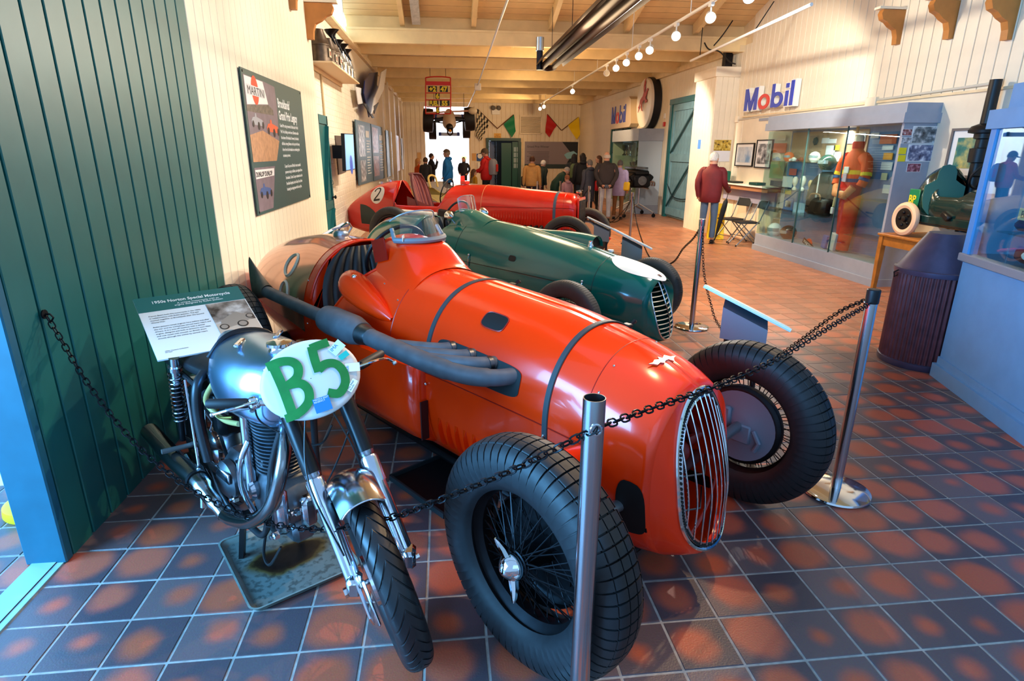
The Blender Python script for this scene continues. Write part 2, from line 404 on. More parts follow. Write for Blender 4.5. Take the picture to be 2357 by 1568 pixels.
boards(pl,(5.77,12.99),(6.27,12.99),0,3.26,.125,CREAM,(0,-1),t=.012)
struct(MB().box((6.1,13.3,3.62),(.16,.16,.35)).build('trim_6',IRON,smooth=0))
OP=(-.80,1.17,0,3.62);GD=(1.96,3.52,0,2.3)
wf=MB()
for(a,b,c,d)in((LX-.3,OP[0],0,4.6),(OP[0],OP[1],OP[3],4.6),(OP[1],GD[0],0,4.6),(GD[0],GD[1],GD[3],4.6),(GD[1],RX+.16,0,4.6)):
 wf.box(((a+b)/2,FY+.1,(c+d)/2),(b-a,.2,d-c))
wf=struct(wf.build('wall_far',CREAM2,smooth=0))
x_=LX-.1
boards(wf,(x_,FY),(RX,FY),0,3.8,.2,CREAM,(0,-1),gap=.016,holes=[(OP[0]-x_,OP[1]-x_,-1,OP[3]),(GD[0]-x_,GD[1]-x_,-1,GD[3])])
BW=M('annex_white',(.97,.98,1),.6)
an=MB().box((.2,33.6,2.1),(6,.1,4.4)).box((-2.9,31.2,2.1),(.1,5,4.4)).box((1.75,31.2,2.1),(.08,5,4.4)).box((.2,31.2,4.3),(6,5,.1))
struct(an.build('wall_annex',BW,smooth=0))
st_=MB().box((3.6,30.2,2.1),(2.6,.1,4.4)).box((4.6,29.4,2.1),(.1,1.8,4.4))
struct(st_.build('wall_lobby',M('lobby_dark',(.16,.17,.19),.7),smooth=0))
CEIL=M('ceiling_boards',(.88,.76,.55),.6,noise=.08,nscale=3)
BEAM=M('beam_cream',(.91,.81,.60),.55,noise=.07,nscale=4)
cl=struct(MB().box((2.2,20.9,4.55),(8.8,15.8,.06)).build('ceiling',CEIL,smooth=0))
SL=.30
def slz(y):return 4.14+(13.2-y)*SL
for k in range(46):
 y=13.15-k*.2;z=slz(y);a=atan2(-SL,1)
 inst('board',MB().box((0,0,0),(8.8,.192,.02),Matrix.Rotation(atan2(-SL,1),3,'X')).mesh('board',CEIL,0),cl,(2.25,y,z+.06))if k==0 else inst('board',cl.children[0].data,cl,(2.25,y,z+.06))
struct(MB().box((2.25,9.0,slz(9.0)+.12),(8.8,9.6,.03),Matrix.Rotation(atan2(-SL,1),3,'X')).build('ceiling_near',CEIL,smooth=0))
for x in(-.72,.66,2.2,3.75,5.2):
 a=V((x,13.0,slz(13.0)-.06));b=V((x,4.4,slz(4.4)-.06))
 struct(MB().bar(a,b,.09,.2).build('beam',BEAM,smooth=0))
bx=V((-.45,12.9,slz(12.9)-.1));struct(MB().bar(bx,(-.45,4.5,slz(4.5)-.1),.16,.14).build('beam',M('flaking_grey_paint',(.72,.72,.70),.7,noise=.2,nscale=14),smooth=0))
struct(MB().box((2.25,12.98,3.87),(8.1,.14,.27),bev=.006).box((2.25,12.92,3.985),(8.1,.05,.04)).build('beam',BEAM,smooth=0))
struct(MB().box((2.25,13.10,4.22),(8.1,.06,.5)).build('trim_7',CEIL,smooth=0))
for y,zb in((14.5,3.75),(16.5,3.74),(18.8,3.74),(21.0,3.74),(23.3,3.74),(25.6,3.74),(27.6,3.74)):
 struct(MB().box((2.25,y,zb+.13),(8.1,.1,.26),bev=.006).build('beam',BEAM,smooth=0))
for y in(13.8,15.5,17.6,19.9,22.1,24.4,26.6):
 struct(MB().box((2.25,y,4.28),(8.1,.07,.18)).build('beam',BEAM,smooth=0))
for x in(-.9,.9,2.9,4.8):
 struct(MB().box((x,20.8,4.42),(.06,15.0,.14)).build('beam',BEAM,smooth=0))
for(x,y)in((-.2,13.7),(1.35,13.75),(3.0,13.7),(4.6,13.7)):
 struct(MB().bar((x,13.05,4.35),(x+.25,14.5,3.95),.07,.09).build('brace',BEAM,smooth=0))
struct(MB().box((LX-.06,21.0,3.78),(.1,15.0,.12)).build('trim_8',CREAM2,smooth=0))
struct(MB().box((RX-.06,20.6,3.80),(.12,15.4,.12)).build('trim_9',CREAM2,smooth=0))
for y in(18.4,20.6,22.7,25.0,27.2):
 struct(MB().box((LX-.04,y,1.9),(.14,.16,3.8),bev=.005).build('post',CREAM,smooth=0))
wn=snode('window_1',(LX-.2,0,0))
fr=MB()
for(y,z,dy,dz)in((11.9,3.82,3.2,.08),(11.9,4.62,3.2,.08),(10.32,4.2,.08,.84),(11.35,4.2,.06,.84),(12.4,4.2,.06,.84),(13.5,4.2,.1,.9)):
 fr.box((.12,y,z),(.08,dy,dz),bev=.004)
fr.build('window_frame',M('window_white',(.86,.92,.94),.5),wn,smooth=0)
MB().box((.08,11.9,4.2),(.01,3.2,.8)).build('pane',M('daylit_frosted_pane',(.86,.95,1),.5,emit=2.2),wn,smooth=0)
struct(MB().box((LX-.05,11.4,3.74),(.18,4.4,.05),bev=.004).build('trim_10',CREAM2,smooth=0))
# wheels
def tyre_mesh(name,r,w,mat,sh=None,pitches=60,depth=.008,rim=None,style='block'):
 sh=sh or w*.5;rc=r-sh;rim=rim or rc-sh*.55
 prof=[]
 n=20
 for i in range(n+1):
  q=-pi*.80+1.6*pi*i/n
  s_,c_=sin(q),cos(q)
  ex=.78
  x=w/2*math.copysign(abs(s_)**ex,s_);rr=rc+sh*math.copysign(abs(c_)**ex,c_)
  prof.append((x,rr,abs(q)<pi*.54,q))
 prof=[(-w*.26,rim,0,-3)]+prof+[(w*.26,rim,0,3)]
 seq=[]
 for x,rr,fl_,q in prof:seq.append((x,rr,fl_,q))
 if style=='block':
  out=[]
  for k,(x,rr,fl_,q)in enumerate(seq):
   out.append((x,rr,fl_,q))
  gs=[-.62,-.2,.2,.62];new=[]
  xs=sorted(gs)
  for k in range(len(out)-1):
   new.append(out[k]);a,b=out[k],out[k+1]
   if a[2]and b[2]:
    for g in xs:
     gx=g*w/2
     if a[0]<gx<=b[0]:
      t=(gx-a[0])/(b[0]-a[0]);rg=lerp(a[1],b[1],t);e=.0022
      new+=[(gx-e,rg,1,0),(gx-e+.0005,rg-depth,2,0),(gx+e-.0005,rg-depth,2,0),(gx+e,rg,1,0)]
  new.append(out[-1]);seq=new
 m=MB();rows=[]
 for p in range(pitches):
  a0=2*pi*p/pitches;da=2*pi/pitches;gw=.17 if style=='block' else .2
  for(fa,gr)in((0,0),(1-gw,0),(1-gw+.015,1),(.985,1)):
   row=[]
   for(x,rr,fl_,q)in seq:
    sk=0
    if style=='block':sk=(x/w)*.0
    a=a0+da*(fa+sk)
    if style=='vee':a=a0+da*(fa+1.6*abs(x)/w*2)
    d=depth if(gr and fl_ and(style!='vee' or abs(x)>w*.05))else 0
    if style=='ribs':d=depth if fl_ and gr and abs(x)<w*.34 else 0
    R=rr-d;row.append(V((x,R*cos(a),R*sin(a))))
   rows.append(row)
 m.grid(rows,closeu=True)
 return m.mesh(name,mat,38)
def knock_on(m,x0,s=1,k=1.):
 m.lathe([(.055*k,x0-.05*s),(.058*k,x0),(.04*k,x0+.022*s),(.022*k,x0+.034*s),(.001,x0+.038*s)],axis=(1,0,0),seg=20)if s>0 else m.lathe([(.055*k,-x0-.05),(.058*k,-x0),(.04*k,-x0+.022),(.022*k,-x0+.034),(.001,-x0+.038)],axis=(-1,0,0),seg=20)
WC={}
def wire_wheel(parent,loc,rz,r,w,rimr,out,key,tyremat,spoke_n=60,style='block',pitches=60,rimmat=None,spokemat=None,drum=None,hubm=None,tilt=0.,depth=.008,ear=0.5,quick=False):
 if key not in WC:
  d={}
  d['tyre']=tyre_mesh('tyre',r,w,tyremat,pitches=pitches,style=style,rim=rimr-.012,depth=depth)
  m=MB();h=w*.30
  prof=[(rimr+.012,-h-.012),(rimr+.016,-h-.004),(rimr+.004,-h+.004),(rimr-.006,-h+.012),(rimr-.03,-h*.35),(rimr-.03,h*.35),(rimr-.006,h-.012),(rimr+.004,h-.004),(rimr+.016,h+.004),(rimr+.012,h+.012)]
  m.lathe(prof,axis=(1,0,0),seg=64,cap=False)
  m.lathe([(a-.003,b*.985)for a,b in prof][::-1],axis=(1,0,0),seg=64,cap=False)
  d['rim']=m.mesh('rim',rimmat or IRON,40)
  m=MB();ho=w*.36
  for k in range(spoke_n):
   a=2*pi*k/spoke_n;kind=k%3;cr=(.34 if k%2 else-.34)
   ox=(w*.30,w*.40,-w*.22)[kind];hr=(.045,.05,.06)[kind]
   rx=(-w*.04,w*.05,w*.02)[kind]
   p=V((ox,hr*cos(a+cr),hr*sin(a+cr)));q=V((rx,(rimr-.03)*cos(a),(rimr-.03)*sin(a)))
   m.tube([p,q],.0024 if r>.3 else .0016,5,cap=False)
  d['spokes']=m.mesh('spokes',spokemat or IRON,0)
  m=MB();m.lathe([(.04,-w*.34),(.062,-w*.30),(.05,-w*.2),(.045,w*.3),(.055,w*.42),(.035,w*.5)],axis=(1,0,0),seg=24)
  d['hub']=m.mesh('hub',hubm or IRON,40)
  m=MB();x0=w*.5
  m.lathe([(.05,x0-.03),(.052,x0),(.044,x0+.02),(.026,x0+.036),(.012,x0+.046),(.001,x0+.048)],axis=(1,0,0),seg=20)
  for sg in(-1,1):
   d_=V((0,cos(ear),sin(ear)))*sg
   m.tube([V((x0+.004,0,0))+d_*.03,V((x0+.014,0,0))+d_*.07,V((x0+.026,0,0))+d_*.098,V((x0+.034,0,0))+d_*.112],[.02,.016,.011,.004],8)
  d['knock_off_nut']=m.mesh('knock_off_nut',CHROME if r>.3 else STEEL,40)
  m=MB()
  if drum:
   rd=drum
   m.lathe([(rd,-w*.05),(rd+.008,-w*.12),(rd+.008,-w*.28),(rd-.004,-w*.34),(rd*.93,-w*.36),(rd*.5,-w*.30),(.05,-w*.30)],axis=(1,0,0),seg=48,cap=False)
   for k in range(10):
    a=2*pi*k/10;m.box((-w*.335,rd*.72*cos(a),rd*.72*sin(a)),(.01,.02,.02))
   d['brake_drum']=m.mesh('brake_drum',IRON,40)
   m=MB()
   m.lathe([(rd*.93,-w*.36),(rd*.45,-w*.38),(.08,-w*.42),(.001,-w*.42)],axis=(1,0,0),seg=40,cap=False)
   m.box((-w*.42,.02,-.03),(.02,.10,.10),bev=.008);m.box((-w*.44,-.06,.04),(.03,.04,.11),bev=.01)
   m.tube([(-w*.40,.08,.0),(-w*.46,.12,-.05),(-w*.44,.10,-.10)],.012,8)
   d['back_plate']=m.mesh('back_plate',M('cast_alloy',(.42,.48,.54),.5,.15),40)
  WC[key]=d
 root=bpy.data.objects.new('wheel',None);COL.objects.link(root);root.parent=parent;root.empty_display_size=.1
 root.location=loc;root.rotation_euler=(0,tilt,rz if out>0 else rz+pi)
 for k,me in WC[key].items():
  o=inst(k,me,root)
  if k=='spokes':stuff(o)
 return root
# lofted bodies
def pchip(keys):
 n=len(keys);k=len(keys[0])-1
 xs=[q[0]for q in keys]
 ms=[]
 for j in range(1,k+1):
  ys=[q[j]for q in keys];d=[(ys[i+1]-ys[i])/(xs[i+1]-xs[i])for i in range(n-1)]
  m=[d[0]]+[0]*(n-2)+[d[-1]]
  for i in range(1,n-1):
   m[i]=0 if d[i-1]*d[i]<=0 else 2*d[i-1]*d[i]/(d[i-1]+d[i])
  ms.append((ys,m))
 def f(x):
  x=min(max(x,xs[0]),xs[-1]);i=0
  while i<n-2 and x>xs[i+1]:i+=1
  h=xs[i+1]-xs[i];t=(x-xs[i])/h;r=[]
  for ys,m in ms:
   r.append((2*t**3-3*t*t+1)*ys[i]+(t**3-2*t*t+t)*h*m[i]+(-2*t**3+3*t*t)*ys[i+1]+(t**3-t*t)*h*m[i+1])
  return r
 return f
class Body:
 def __init__(s,keys,open_fn=None):s.f=pchip(keys);s.s0,s.s1=keys[0][0],keys[-1][0];s.open=open_fn
 def pt(s,y,a):
  sg=-1 if a<0 else 1;a=abs(a);zt,zm,zb,w,nt,nb=s.f(y)
  q=a*pi
  if q<=pi/2:x=w*abs(sin(q))**(2/nt);z=zm+(zt-zm)*abs(cos(q))**(2/nt)
  else:x=w*abs(sin(q))**(2/nb);z=zm-(zm-zb)*abs(cos(q))**(2/nb)
  return V((sg*x,y,z))
 def nrm(s,y,a):
  e=1e-3;du=s.pt(y+e,a)-s.pt(y-e,a);dv=s.pt(y,a+e)-s.pt(y,a-e);n=dv.cross(du)
  c=V((0,y,s.f(y)[1]));n.normalize()
  return n if n.dot(s.pt(y,a)-c)>0 else-n
 def shell(s,ys,na=40,a0=0.,a1=1.,both=True):
  m=MB()
  for sg in((1,-1)if both else(1,)):
   rows=[]
   for y in ys:
    o=s.open(y)if s.open else 0
    lo=max(a0,o);row=[]
    for i in range(na+1):
     a=lo+(a1-lo)*i/na;row.append(s.pt(y,max(a,1e-4)*sg))
    rows.append(row)
   m.grid(rows if sg>0 else rows[::-1])
  return m
 def patch(s,yc,ac,hy,ha,d=.003,rnd=.5,n=24,sg=-1):
  m=MB();ring=[]
  vs=[s.pt(yc,sg*ac)+s.nrm(yc,sg*ac)*d]
  R=4
  for r in range(1,R+1):
   for k in range(n):
    q=2*pi*k/n;ex=rnd
    cx_=math.copysign(abs(cos(q))**ex,cos(q))*r/R;cy_=math.copysign(abs(sin(q))**ex,sin(q))*r/R
    y=yc+hy*cx_;a=sg*(ac+ha*cy_)
    vs.append(s.pt(y,a)+s.nrm(y,a)*d)
  fs=[(0,1+k,1+(k+1)%n)for k in range(n)]
  for r in range(R-1):
   for k in range(n):
    l=(k+1)%n;fs.append((1+r*n+k,1+(r+1)*n+k,1+(r+1)*n+l,1+r*n+l))
  return m.add(vs,fs)
 def edge(s,yc,ac,hy,ha,d=.004,rnd=.5,n=32,sg=-1,rad=.004):
  pts=[]
  for k in range(n):
   q=2*pi*k/n
   y=yc+hy*math.copysign(abs(cos(q))**rnd,cos(q));a=sg*(ac+ha*math.copysign(abs(sin(q))**rnd,sin(q)))
   pts.append(s.pt(y,a)+s.nrm(y,a)*d)
  return MB().tube(pts,rad,6,closed=True)
 def strap(s,y,a0,a1,w=.016,t=.006,n=40):
  rows=[]
  for i in range(n+1):
   a=a0+(a1-a0)*i/n
   p=s.pt(y,a);nn=s.nrm(y,a)
   rows.append([p+nn*.001+V((0,-w,0)),p+nn*t+V((0,-w*.8,0)),p+nn*t+V((0,w*.8,0)),p+nn*.001+V((0,w,0))])
  return MB().grid(rows)
 def bead(s,y,a0,a1,r=.004,n=40,d=.0):
  return MB().tube([s.pt(y,a0+(a1-a0)*i/n)+s.nrm(y,a0+(a1-a0)*i/n)*d for i in range(n+1)],r,6)
def frange(a,b,n):return[a+(b-a)*i/n for i in range(n+1)]
def car_root(name,label,c,ang,group=None):
 t=thing(name,label,'racing car',(c[0],c[1],0),ang+pi,group);t.scale=(-1,1,1);return t
# CAR 1 : orange-red record car
RED=M('orange_red_paint',(.96,.19,.005),.2,coat=.35,noise=.05,nscale=2)
REDD=M('dark_red_edge',(.62,.07,.03),.35)
LEATHER=M('black_leather',(.07,.075,.085),.38,noise=.2,nscale=10,bump=.2)
EXH=M('exhaust_grey',(.36,.37,.39),.6,.3,noise=.18,nscale=14,bump=.1)
STRAPM=M('grey_leather_strap',(.20,.21,.22),.6)
HOLE=M('dark_opening',(.012,.012,.014),.6)
c1=car_root('vintage_racing_car','bright orange red racing car with chrome barred nose grille, nearest the camera',(.884,2.16),.641)
K1=[(-4.25,.62,.58,.54,.02,2,2),(-4.1,.78,.60,.46,.16,2,2),(-3.7,1.0,.62,.36,.29,2,2.1),(-3.2,1.12,.64,.28,.37,2.05,2.3),(-2.75,1.17,.66,.22,.41,2.1,2.6),(-2.38,1.17,.66,.17,.425,2.15,3),(-2.0,1.14,.66,.15,.42,2.1,3.2),(-1.65,1.12,.66,.14,.40,2.1,3.4),(-1.1,1.09,.66,.13,.375,2.15,3.4),(-.6,1.06,.65,.12,.355,2.15,3.2),(-.2,1.0,.63,.115,.335,2.1,2.9),(.0,.945,.60,.115,.315,2.1,2.6),(.12,.885,.57,.13,.285,2.1,2.4),(.2,.82,.54,.15,.25,2.1,2.2),(.30,.68,.48,.20,.17,2,2)]
def open1(y):
 if y<=-2.401 or y>=-1.60:return 0.
 t=(y+2.40)/.8
 return .455*(smoothstep(0,.0012,t))*(1-smoothstep(.22,.92,t))+.0
B1=Body(K1,open1)
def gcut(y):return 0
ys=frange(-4.25,-2.4012,26)+frange(-2.4004,-2.399,2)+frange(-2.38,-1.6,34)[0:]+frange(-1.57,.135,40)
b=B1.shell(ys,40)
body=b.build('body',[RED,REDD],c1,weld=1e-4,smooth=50)
sm_=body.modifiers.new('thickness','SOLIDIFY');sm_.thickness=.006;sm_.offset=-1
def gpt(a,k=1.,dy=0.):
 q=2*pi*a;x=.185*math.copysign(abs(sin(q))**.85,sin(q))*(1.0-.10*cos(q))*k
 z=.545+.325*math.copysign(abs(cos(q))**.9,cos(q))*k
 y=.27-.32*max(0,(z-.42))**1.6*1.5-1.9*x*x
 return V((x,y+dy,z))
N=96
rows=[]
for t in(0,.34,.67,1.0):
 row=[]
 for k in range(N):
  a=k/N;g=gpt(a);q=2*pi*a
  aa=a*2 if a<=.5 else-(2-2*a)
  p=B1.pt(.135,aa if abs(aa)>1e-4 else 1e-4)
  tt=sin(t*pi/2)
  r_=V((lerp(p.x,g.x,t),lerp(p.y,g.y,tt),lerp(p.z,g.z,t)))
  row.append(r_)
 rows.append(row)
rows.append([gpt(k/N,.985,-.03)for k in range(N)])
MB().grid(rows,closev=True).build('nose_cowl',RED,c1,smooth=60)
m=MB();m.tube([gpt(k/N,1.0,.004)for k in range(N)],.009,8,closed=True)
m.build('grille_surround',CHROME,c1)
rows=[[gpt(k/N,.99,.0)for k in range(N)],[gpt(k/N,.90,.006)for k in range(N)]]
gs=MB().grid(rows,closev=True).build('grille_band',M('polished_band',(.75,.76,.77),.2,1),c1)
m=MB()
for k in range(120):
 p=gpt(k/120,.945,.006);nx=V((p.x*1.5,1,.3)).normalized();m.lathe([(.0062,.0),(.0062,.002)],c=p,axis=nx,seg=8)
stuff(m.build('grille_band_holes',HOLE,gs,smooth=0))
def gbar(x):
 pts=[]
 for i in range(25):
  pass
 zt=zb=None;best=[]
 for k in range(400):
  p=gpt(k/400,.93)
  if abs(p.x-x)<.0025:best.append(p.z)
 zt,zb=max(best),min(best)
 for i in range(17):
  z=lerp(zb,zt,i/16);y=.27-.32*max(0,(z-.42))**1.6*1.5-1.9*x*x
  pts.append(V((x,y+.006,z)))
 return pts
for i in range(10):
 x=-.153+i*.034
 MB().tube(gbar(x),.0042,7).build('grille_bar',CHROME,c1)
for z in(.36,.52):
 MB().tube([(-.15,.12,z),(0,.2,z),(.15,.12,z)],.004,6).build('grille_brace',STEEL,c1)
m=MB();m.box((0,-.04,.55),(.36,.05,.56));m.build('radiator',M('radiator_core',(.10,.03,.03),.7,noise=.3,nscale=30),c1,smooth=0)
m=MB();m.box((0,.05,.42),(.10,.12,.10),bev=.02);m.tube([(-.2,.02,.4),(.2,.02,.4)],.016,10);m.tube([(.06,.08,.6),(.1,.1,.62),(.12,.02,.68)],.03,10);m.ball((-.05,.1,.6),.05)
m.build('front_tie_bar',M('red_bracket',(.45,.06,.04),.4),c1)
for y in(-.36,-1.17):
 B1.strap(y,-.515 if y>-1 else-.46,.62).build('bonnet_strap',STRAPM,c1)
 p=B1.pt(y,-.51);n_=B1.nrm(y,-.51)
 MB().lathe([(.009,0),(.009,.008),(.004,.012)],c=p+n_*.004+V((0,0,.012)),axis=n_,seg=10).build('strap_stud',CHROME,c1)
 p=B1.pt(y,.19);MB().box(p+V((0,.0,.012)),(.04,.045,.02),bev=.006).tube([p+V((.02,0,.01)),p+V((.04,.01,.03)),p+V((.06,.0,.02))],.009,6).build('buckle',M('dark_buckle',(.10,.09,.09),.5,.4),c1)
B1.bead(-1.50,-.62,.62,.0035,d=-.001).build('scuttle_seam',REDD,c1)
B1.bead(-.17,-.5,.5,.0022,d=-.0005).build('nose_seam',REDD,c1)
m=MB()
for sg in(-1,1):
 m.tube([B1.pt(y,sg*.5)+B1.nrm(y,sg*.5)*.001 for y in frange(-1.5,-.17,30)],.0028,5)
m.build('bonnet_side_seam',REDD,c1)
rv=MB()
for(y,aa)in[(-1.53,k*.09)for k in range(-5,6)]+[(-1.72,-.30),(-1.72,-.22),(-1.98,-.40),(-2.45,-.5),(-2.5,-.33),(-2.6,-.42),(-1.55,-.6),(-2.3,-.47),(-.14,-.3),(-.14,.1),(-.14,-.18)]:
 p=B1.pt(y,aa if aa else .001);n_=B1.nrm(y,aa if aa else .001);rv.lathe([(.006,-.001),(.005,.003),(.001,.005)],c=p,axis=n_,seg=8)
stuff(rv.build('rivets',CHROME,c1))
B1.patch(-.80,.215,.075,.036,.0035,.55).build('bonnet_vent',HOLE,c1)
B1.edge(-.80,.215,.077,.038,.002,.55,rad=.003).build('vent_lip',REDD,c1)
B1.patch(-.81,.405,.29,.055,.0035,.35,n=32).build('exhaust_opening',HOLE,c1)
B1.patch(.06,.60,.06,.085,.004,.6).build('axle_opening',HOLE,c1)
B1.patch(-.15,.56,.05,.06,.004,.6).build('axle_opening',HOLE,c1)
p=B1.pt(-.02,-.03);bm_=MB()
n_=B1.nrm(-.02,-.03);ey=V((0,1,0));ey=(ey-n_*ey.dot(n_)).normalized();ex=ey.cross(n_)
poly=[(-.075,-.012),(-.05,-.008),(-.03,-.016),(-.008,-.006),(.0,-.02),(.012,-.004),(.035,-.014),(.05,.006),(.075,.016),(.055,.02),(.04,.034),(.028,.014),(.01,.012),(-.008,.02),(-.02,.008),(-.045,.012),(-.055,.0)]
bm_.prism(poly,.006,p+n_*.001,ex,ey,n_);bm_.build('winged_badge',ALU,c1,smooth=0)
for k in range(15):
 y=-1.08+k*.066;a=-.62;p0=B1.pt(y,-.575);p1=B1.pt(y,-.70);n_=B1.nrm(y,a)
 m=MB();rows=[]
 for t in frange(0,1,8):
  p=p0.lerp(p1,t);p=B1.pt(y,lerp(-.575,-.70,t));h=.024*min(1,5*t,5*(1-t)+.02)**.5 if 0<t<1 else 0
  rows.append([p+V((0,-.016,0)),p+n_*h*.6+V((0,-.008,0)),p+n_*h+V((0,.006,0)),p+V((0,.010,0))-n_*.002])
 m.grid(rows);m.build('louvre',RED,c1,smooth=60)
m=MB();pr=[]
for(y,z0,z1)in((-1.95,.26,.60),(-1.18,.24,.66)):
 pass
rows=[]
for y,k in((-1.99,0.),(-1.96,.7),(-1.9,1.),(-1.28,1.),(-1.21,.85),(-1.185,.45),(-1.18,0.)):
 row=[]
 for a,kk in((-.46,0.),(-.465,.7),(-.475,1.),(-.55,1.),(-.64,1),(-.70,.9),(-.72,.5),(-.725,0.)):
  p=B1.pt(y,a);row.append(p+V((-.075*k*kk,0,0)))
 rows.append(row)
m.grid(rows[::-1]);m.build('side_blister',RED,c1,smooth=45)
MB().box((-.40,-1.172,.40),(.05,.008,.22),bev=.003).build('blister_inlet',M('dark_red_shadow',(.22,.03,.02),.6),c1,smooth=0)
m=MB();rows=[]
for t in frange(0,1,14):
 y=lerp(-1.46,-1.90,t);h=.02+.125*smoothstep(0,.58,t);row=[]
 for k in range(21):
  u=-1+2*k/20;wv=.29-.06*t;x=u*wv+.01*t;base=B1.pt(y,math.copysign(1,u)*max(1e-4,math.asin(min(1,abs(x)/B1.f(y)[3])**1.07)/pi)).z
  base=min(base,B1.f(y)[0])
  zz=base-.006+(h-.02+.012)*(1-smoothstep(.62,1.0,abs(u)))
  row.append(V((x,y,zz)))
 rows.append(row)
m.grid(rows);m.build('scuttle_hump',RED,c1,smooth=50)
ztop=1.325
scr=bpy.data.objects.new('windscreen',None);COL.objects.link(scr);scr.parent=c1
def sp(u,v):
 q=u*1.25;x=.022+.172*sin(q)/sin(1.25);y=-1.655-.17*(1-cos(q));top=.165*(1-.38*abs(u)**2.4)
 return V((x*(1-.12*v),y-.07*v,1.252+top*v))
MB().grid([[sp(-1+2*k/24,v)for k in range(25)]for v in frange(0,1,10)]).build('screen',PERSPEX,scr,smooth=80)
MB().tube([sp(-1+2*k/24,0)for k in range(25)],.017,8).tube([sp(-1,v)for v in frange(0,.6,4)],.013,8).tube([sp(1,v)for v in frange(0,.6,4)],.013,8).build('screen_frame',M('grey_frame',(.50,.53,.56),.45,.3),scr)
MB().tube([sp(-1+2*k/24,1)for k in range(25)],.004,6).build('screen_edge',M('perspex_edge',(.6,.65,.65),.2),scr)
MB().box(sp(-.72,.12)+V((-.004,.006,0)),(.055,.002,.035),Matrix.Rotation(-.8,3,'Z')).build('sticker',WHITE,scr,smooth=0)
for sg in(-1,1):
 m=MB();rows=[]
 L_=[(-1.99,.0,.02),(-1.98,.055,.06),(-1.94,.085,.085),(-1.88,.092,.092),(-1.80,.082,.085),(-1.70,.068,.07),(-1.60,.045,.05),(-1.51,.012,.012)]
 for(y,hw,hh)in L_:
  cx_=sg*.355;cz=1.0-(y+1.95)*.30
  rows.append([V((cx_+hw*cos(q)*1.0,y,cz+hh*sin(q)))for q in[2*pi*k/20 for k in range(20)]])
 m.grid(rows,closev=True);m.add(rows[0],[tuple(range(20))])
 o=m.build('mirror_fairing',RED,c1,smooth=60)
 if sg<0:MB().ball((-.375,-1.86,1.055),.016,12,8).build('knob',CHROME,o)
MB().box((-.20,-1.86,1.19),(.008,.14,.13),Matrix.Rotation(.25,3,'X')).build('screen_bracket',REDD,c1,smooth=0)
MB().box((.20,-1.86,1.19),(.008,.14,.13),Matrix.Rotation(.25,3,'X')).build('screen_bracket',REDD,c1,smooth=0)
lip=[]
for y in frange(-2.40,-1.60,40):lip.append(B1.pt(y,-max(open1(y),1e-4)))
hoop=[B1.pt(-2.402,a)for a in frange(-.40,.40,40)]
MB().tube(hoop,.010,8).build('cockpit_hoop',RED,c1)
for sg in(-1,1):
 MB().tube([B1.pt(y,sg*max(open1(y),1e-4))for y in frange(-2.399,-1.62,40)],.008,8).build('cockpit_lip',RED,c1)
def tufted(name,pts_fn,n,mat,parent,h=.02,nu=12):
 rows=[]
 K=n*6
 for j in range(nu+1):
  v=j/nu;row=[]
  for i in range(K+1):
   u=i/K;f=abs(sin(pi*u*n))**.6;e=min(1,6*v,6*(1-v));e=max(e,0)**.5
   p,nn=pts_fn(u,v);row.append(p+nn*h*f*e)
  rows.append(row)
 return MB().grid(rows).build(name,mat,parent,smooth=60)
def seat1(u,v):
 x=(-1+2*u);z=lerp(.50,1.145,v);wv=.40*sqrt(max(.02,1-max(0,(v-.35)/.72)**2.6))
 y=-2.365+.16*(1-v)+.07*abs(x)**2*(1-.35*v)*.6
 return V((x*wv,y,z)),V((-x*.4,1,.15)).normalized()
tufted('seat_back',seat1,10,LEATHER,c1,.022)
def seat1b(u,v):
 x=-1+2*u;return V((x*.30,lerp(-2.25,-1.8,v),.48+.06*abs(x)**2)),V((0,0,1))
tufted('seat_cushion',seat1b,6,LEATHER,c1,.03)
MB().box((0,-2.0,.40),(.66,.8,.06)).box((0,-1.60,.62),(.60,.03,.6)).build('cockpit_floor',HOLE,c1,smooth=0)
swc=V((0.0,-2.0,1.13));sw=bpy.data.objects.new('steering_wheel',None);COL.objects.link(sw);sw.parent=c1;sw.location=swc;sw.rotation_euler=(radians(62),0,0)
MB().tube([(0.205*cos(q),.205*sin(q),0)for q in[2*pi*k/40 for k in range(40)]],.013,8,closed=True).build('wheel_rim',BLACK,sw)
for k in range(4):
 q=pi/4+k*pi/2;MB().bar((0.03*cos(q),.03*sin(q),0),(.2*cos(q),.2*sin(q),0),.02,.004).build('wheel_spoke',ALU,sw,smooth=0)
MB().lathe([(.035,-.01),(.035,.012),(.015,.02)],seg=20).build('wheel_boss',BLACK,sw)
MB().tube([(0,0,0),(0,.05,-.45)],.014,8).build('column',STEEL,sw)
TAIL=M('polished_tail',(.80,.55,.42),.12,.75,noise=.15,nscale=3)
m=MB()
for sg in(1,-1):
 rows=[[B1.pt(y,max(1e-4,.52*i/24)*sg)+B1.nrm(y,max(1e-4,.52*i/24)*sg)*.0025 for i in range(25)]for y in frange(-4.0,-2.50,24)]
 m.grid(rows if sg>0 else rows[::-1])
m.build('tail_skin',TAIL,c1,smooth=70)
for(yy,aa,ra,ri)in((-2.86,.285,.115,.07),(-2.86,.42,.10,.06)):
 pts=[]
 for k in range(28):
  q=2*pi*k/28;y=yy+(ra+ri)/2*cos(q)*.9;a=-(aa+(ra+ri)/2*sin(q)*.62)
  pts.append(B1.pt(y,a)+B1.nrm(y,a)*.0035)
 MB().tube(pts,.012,4,closed=True).build('racing_number',M('faded_number',(.86,.80,.70),.5),c1,smooth=0)
m=MB();cz=1.155
m.lathe([(.05,0),(.055,.01),(.055,.035),(.045,.05),(.02,.056)],c=(0,-2.72,cz),seg=24)
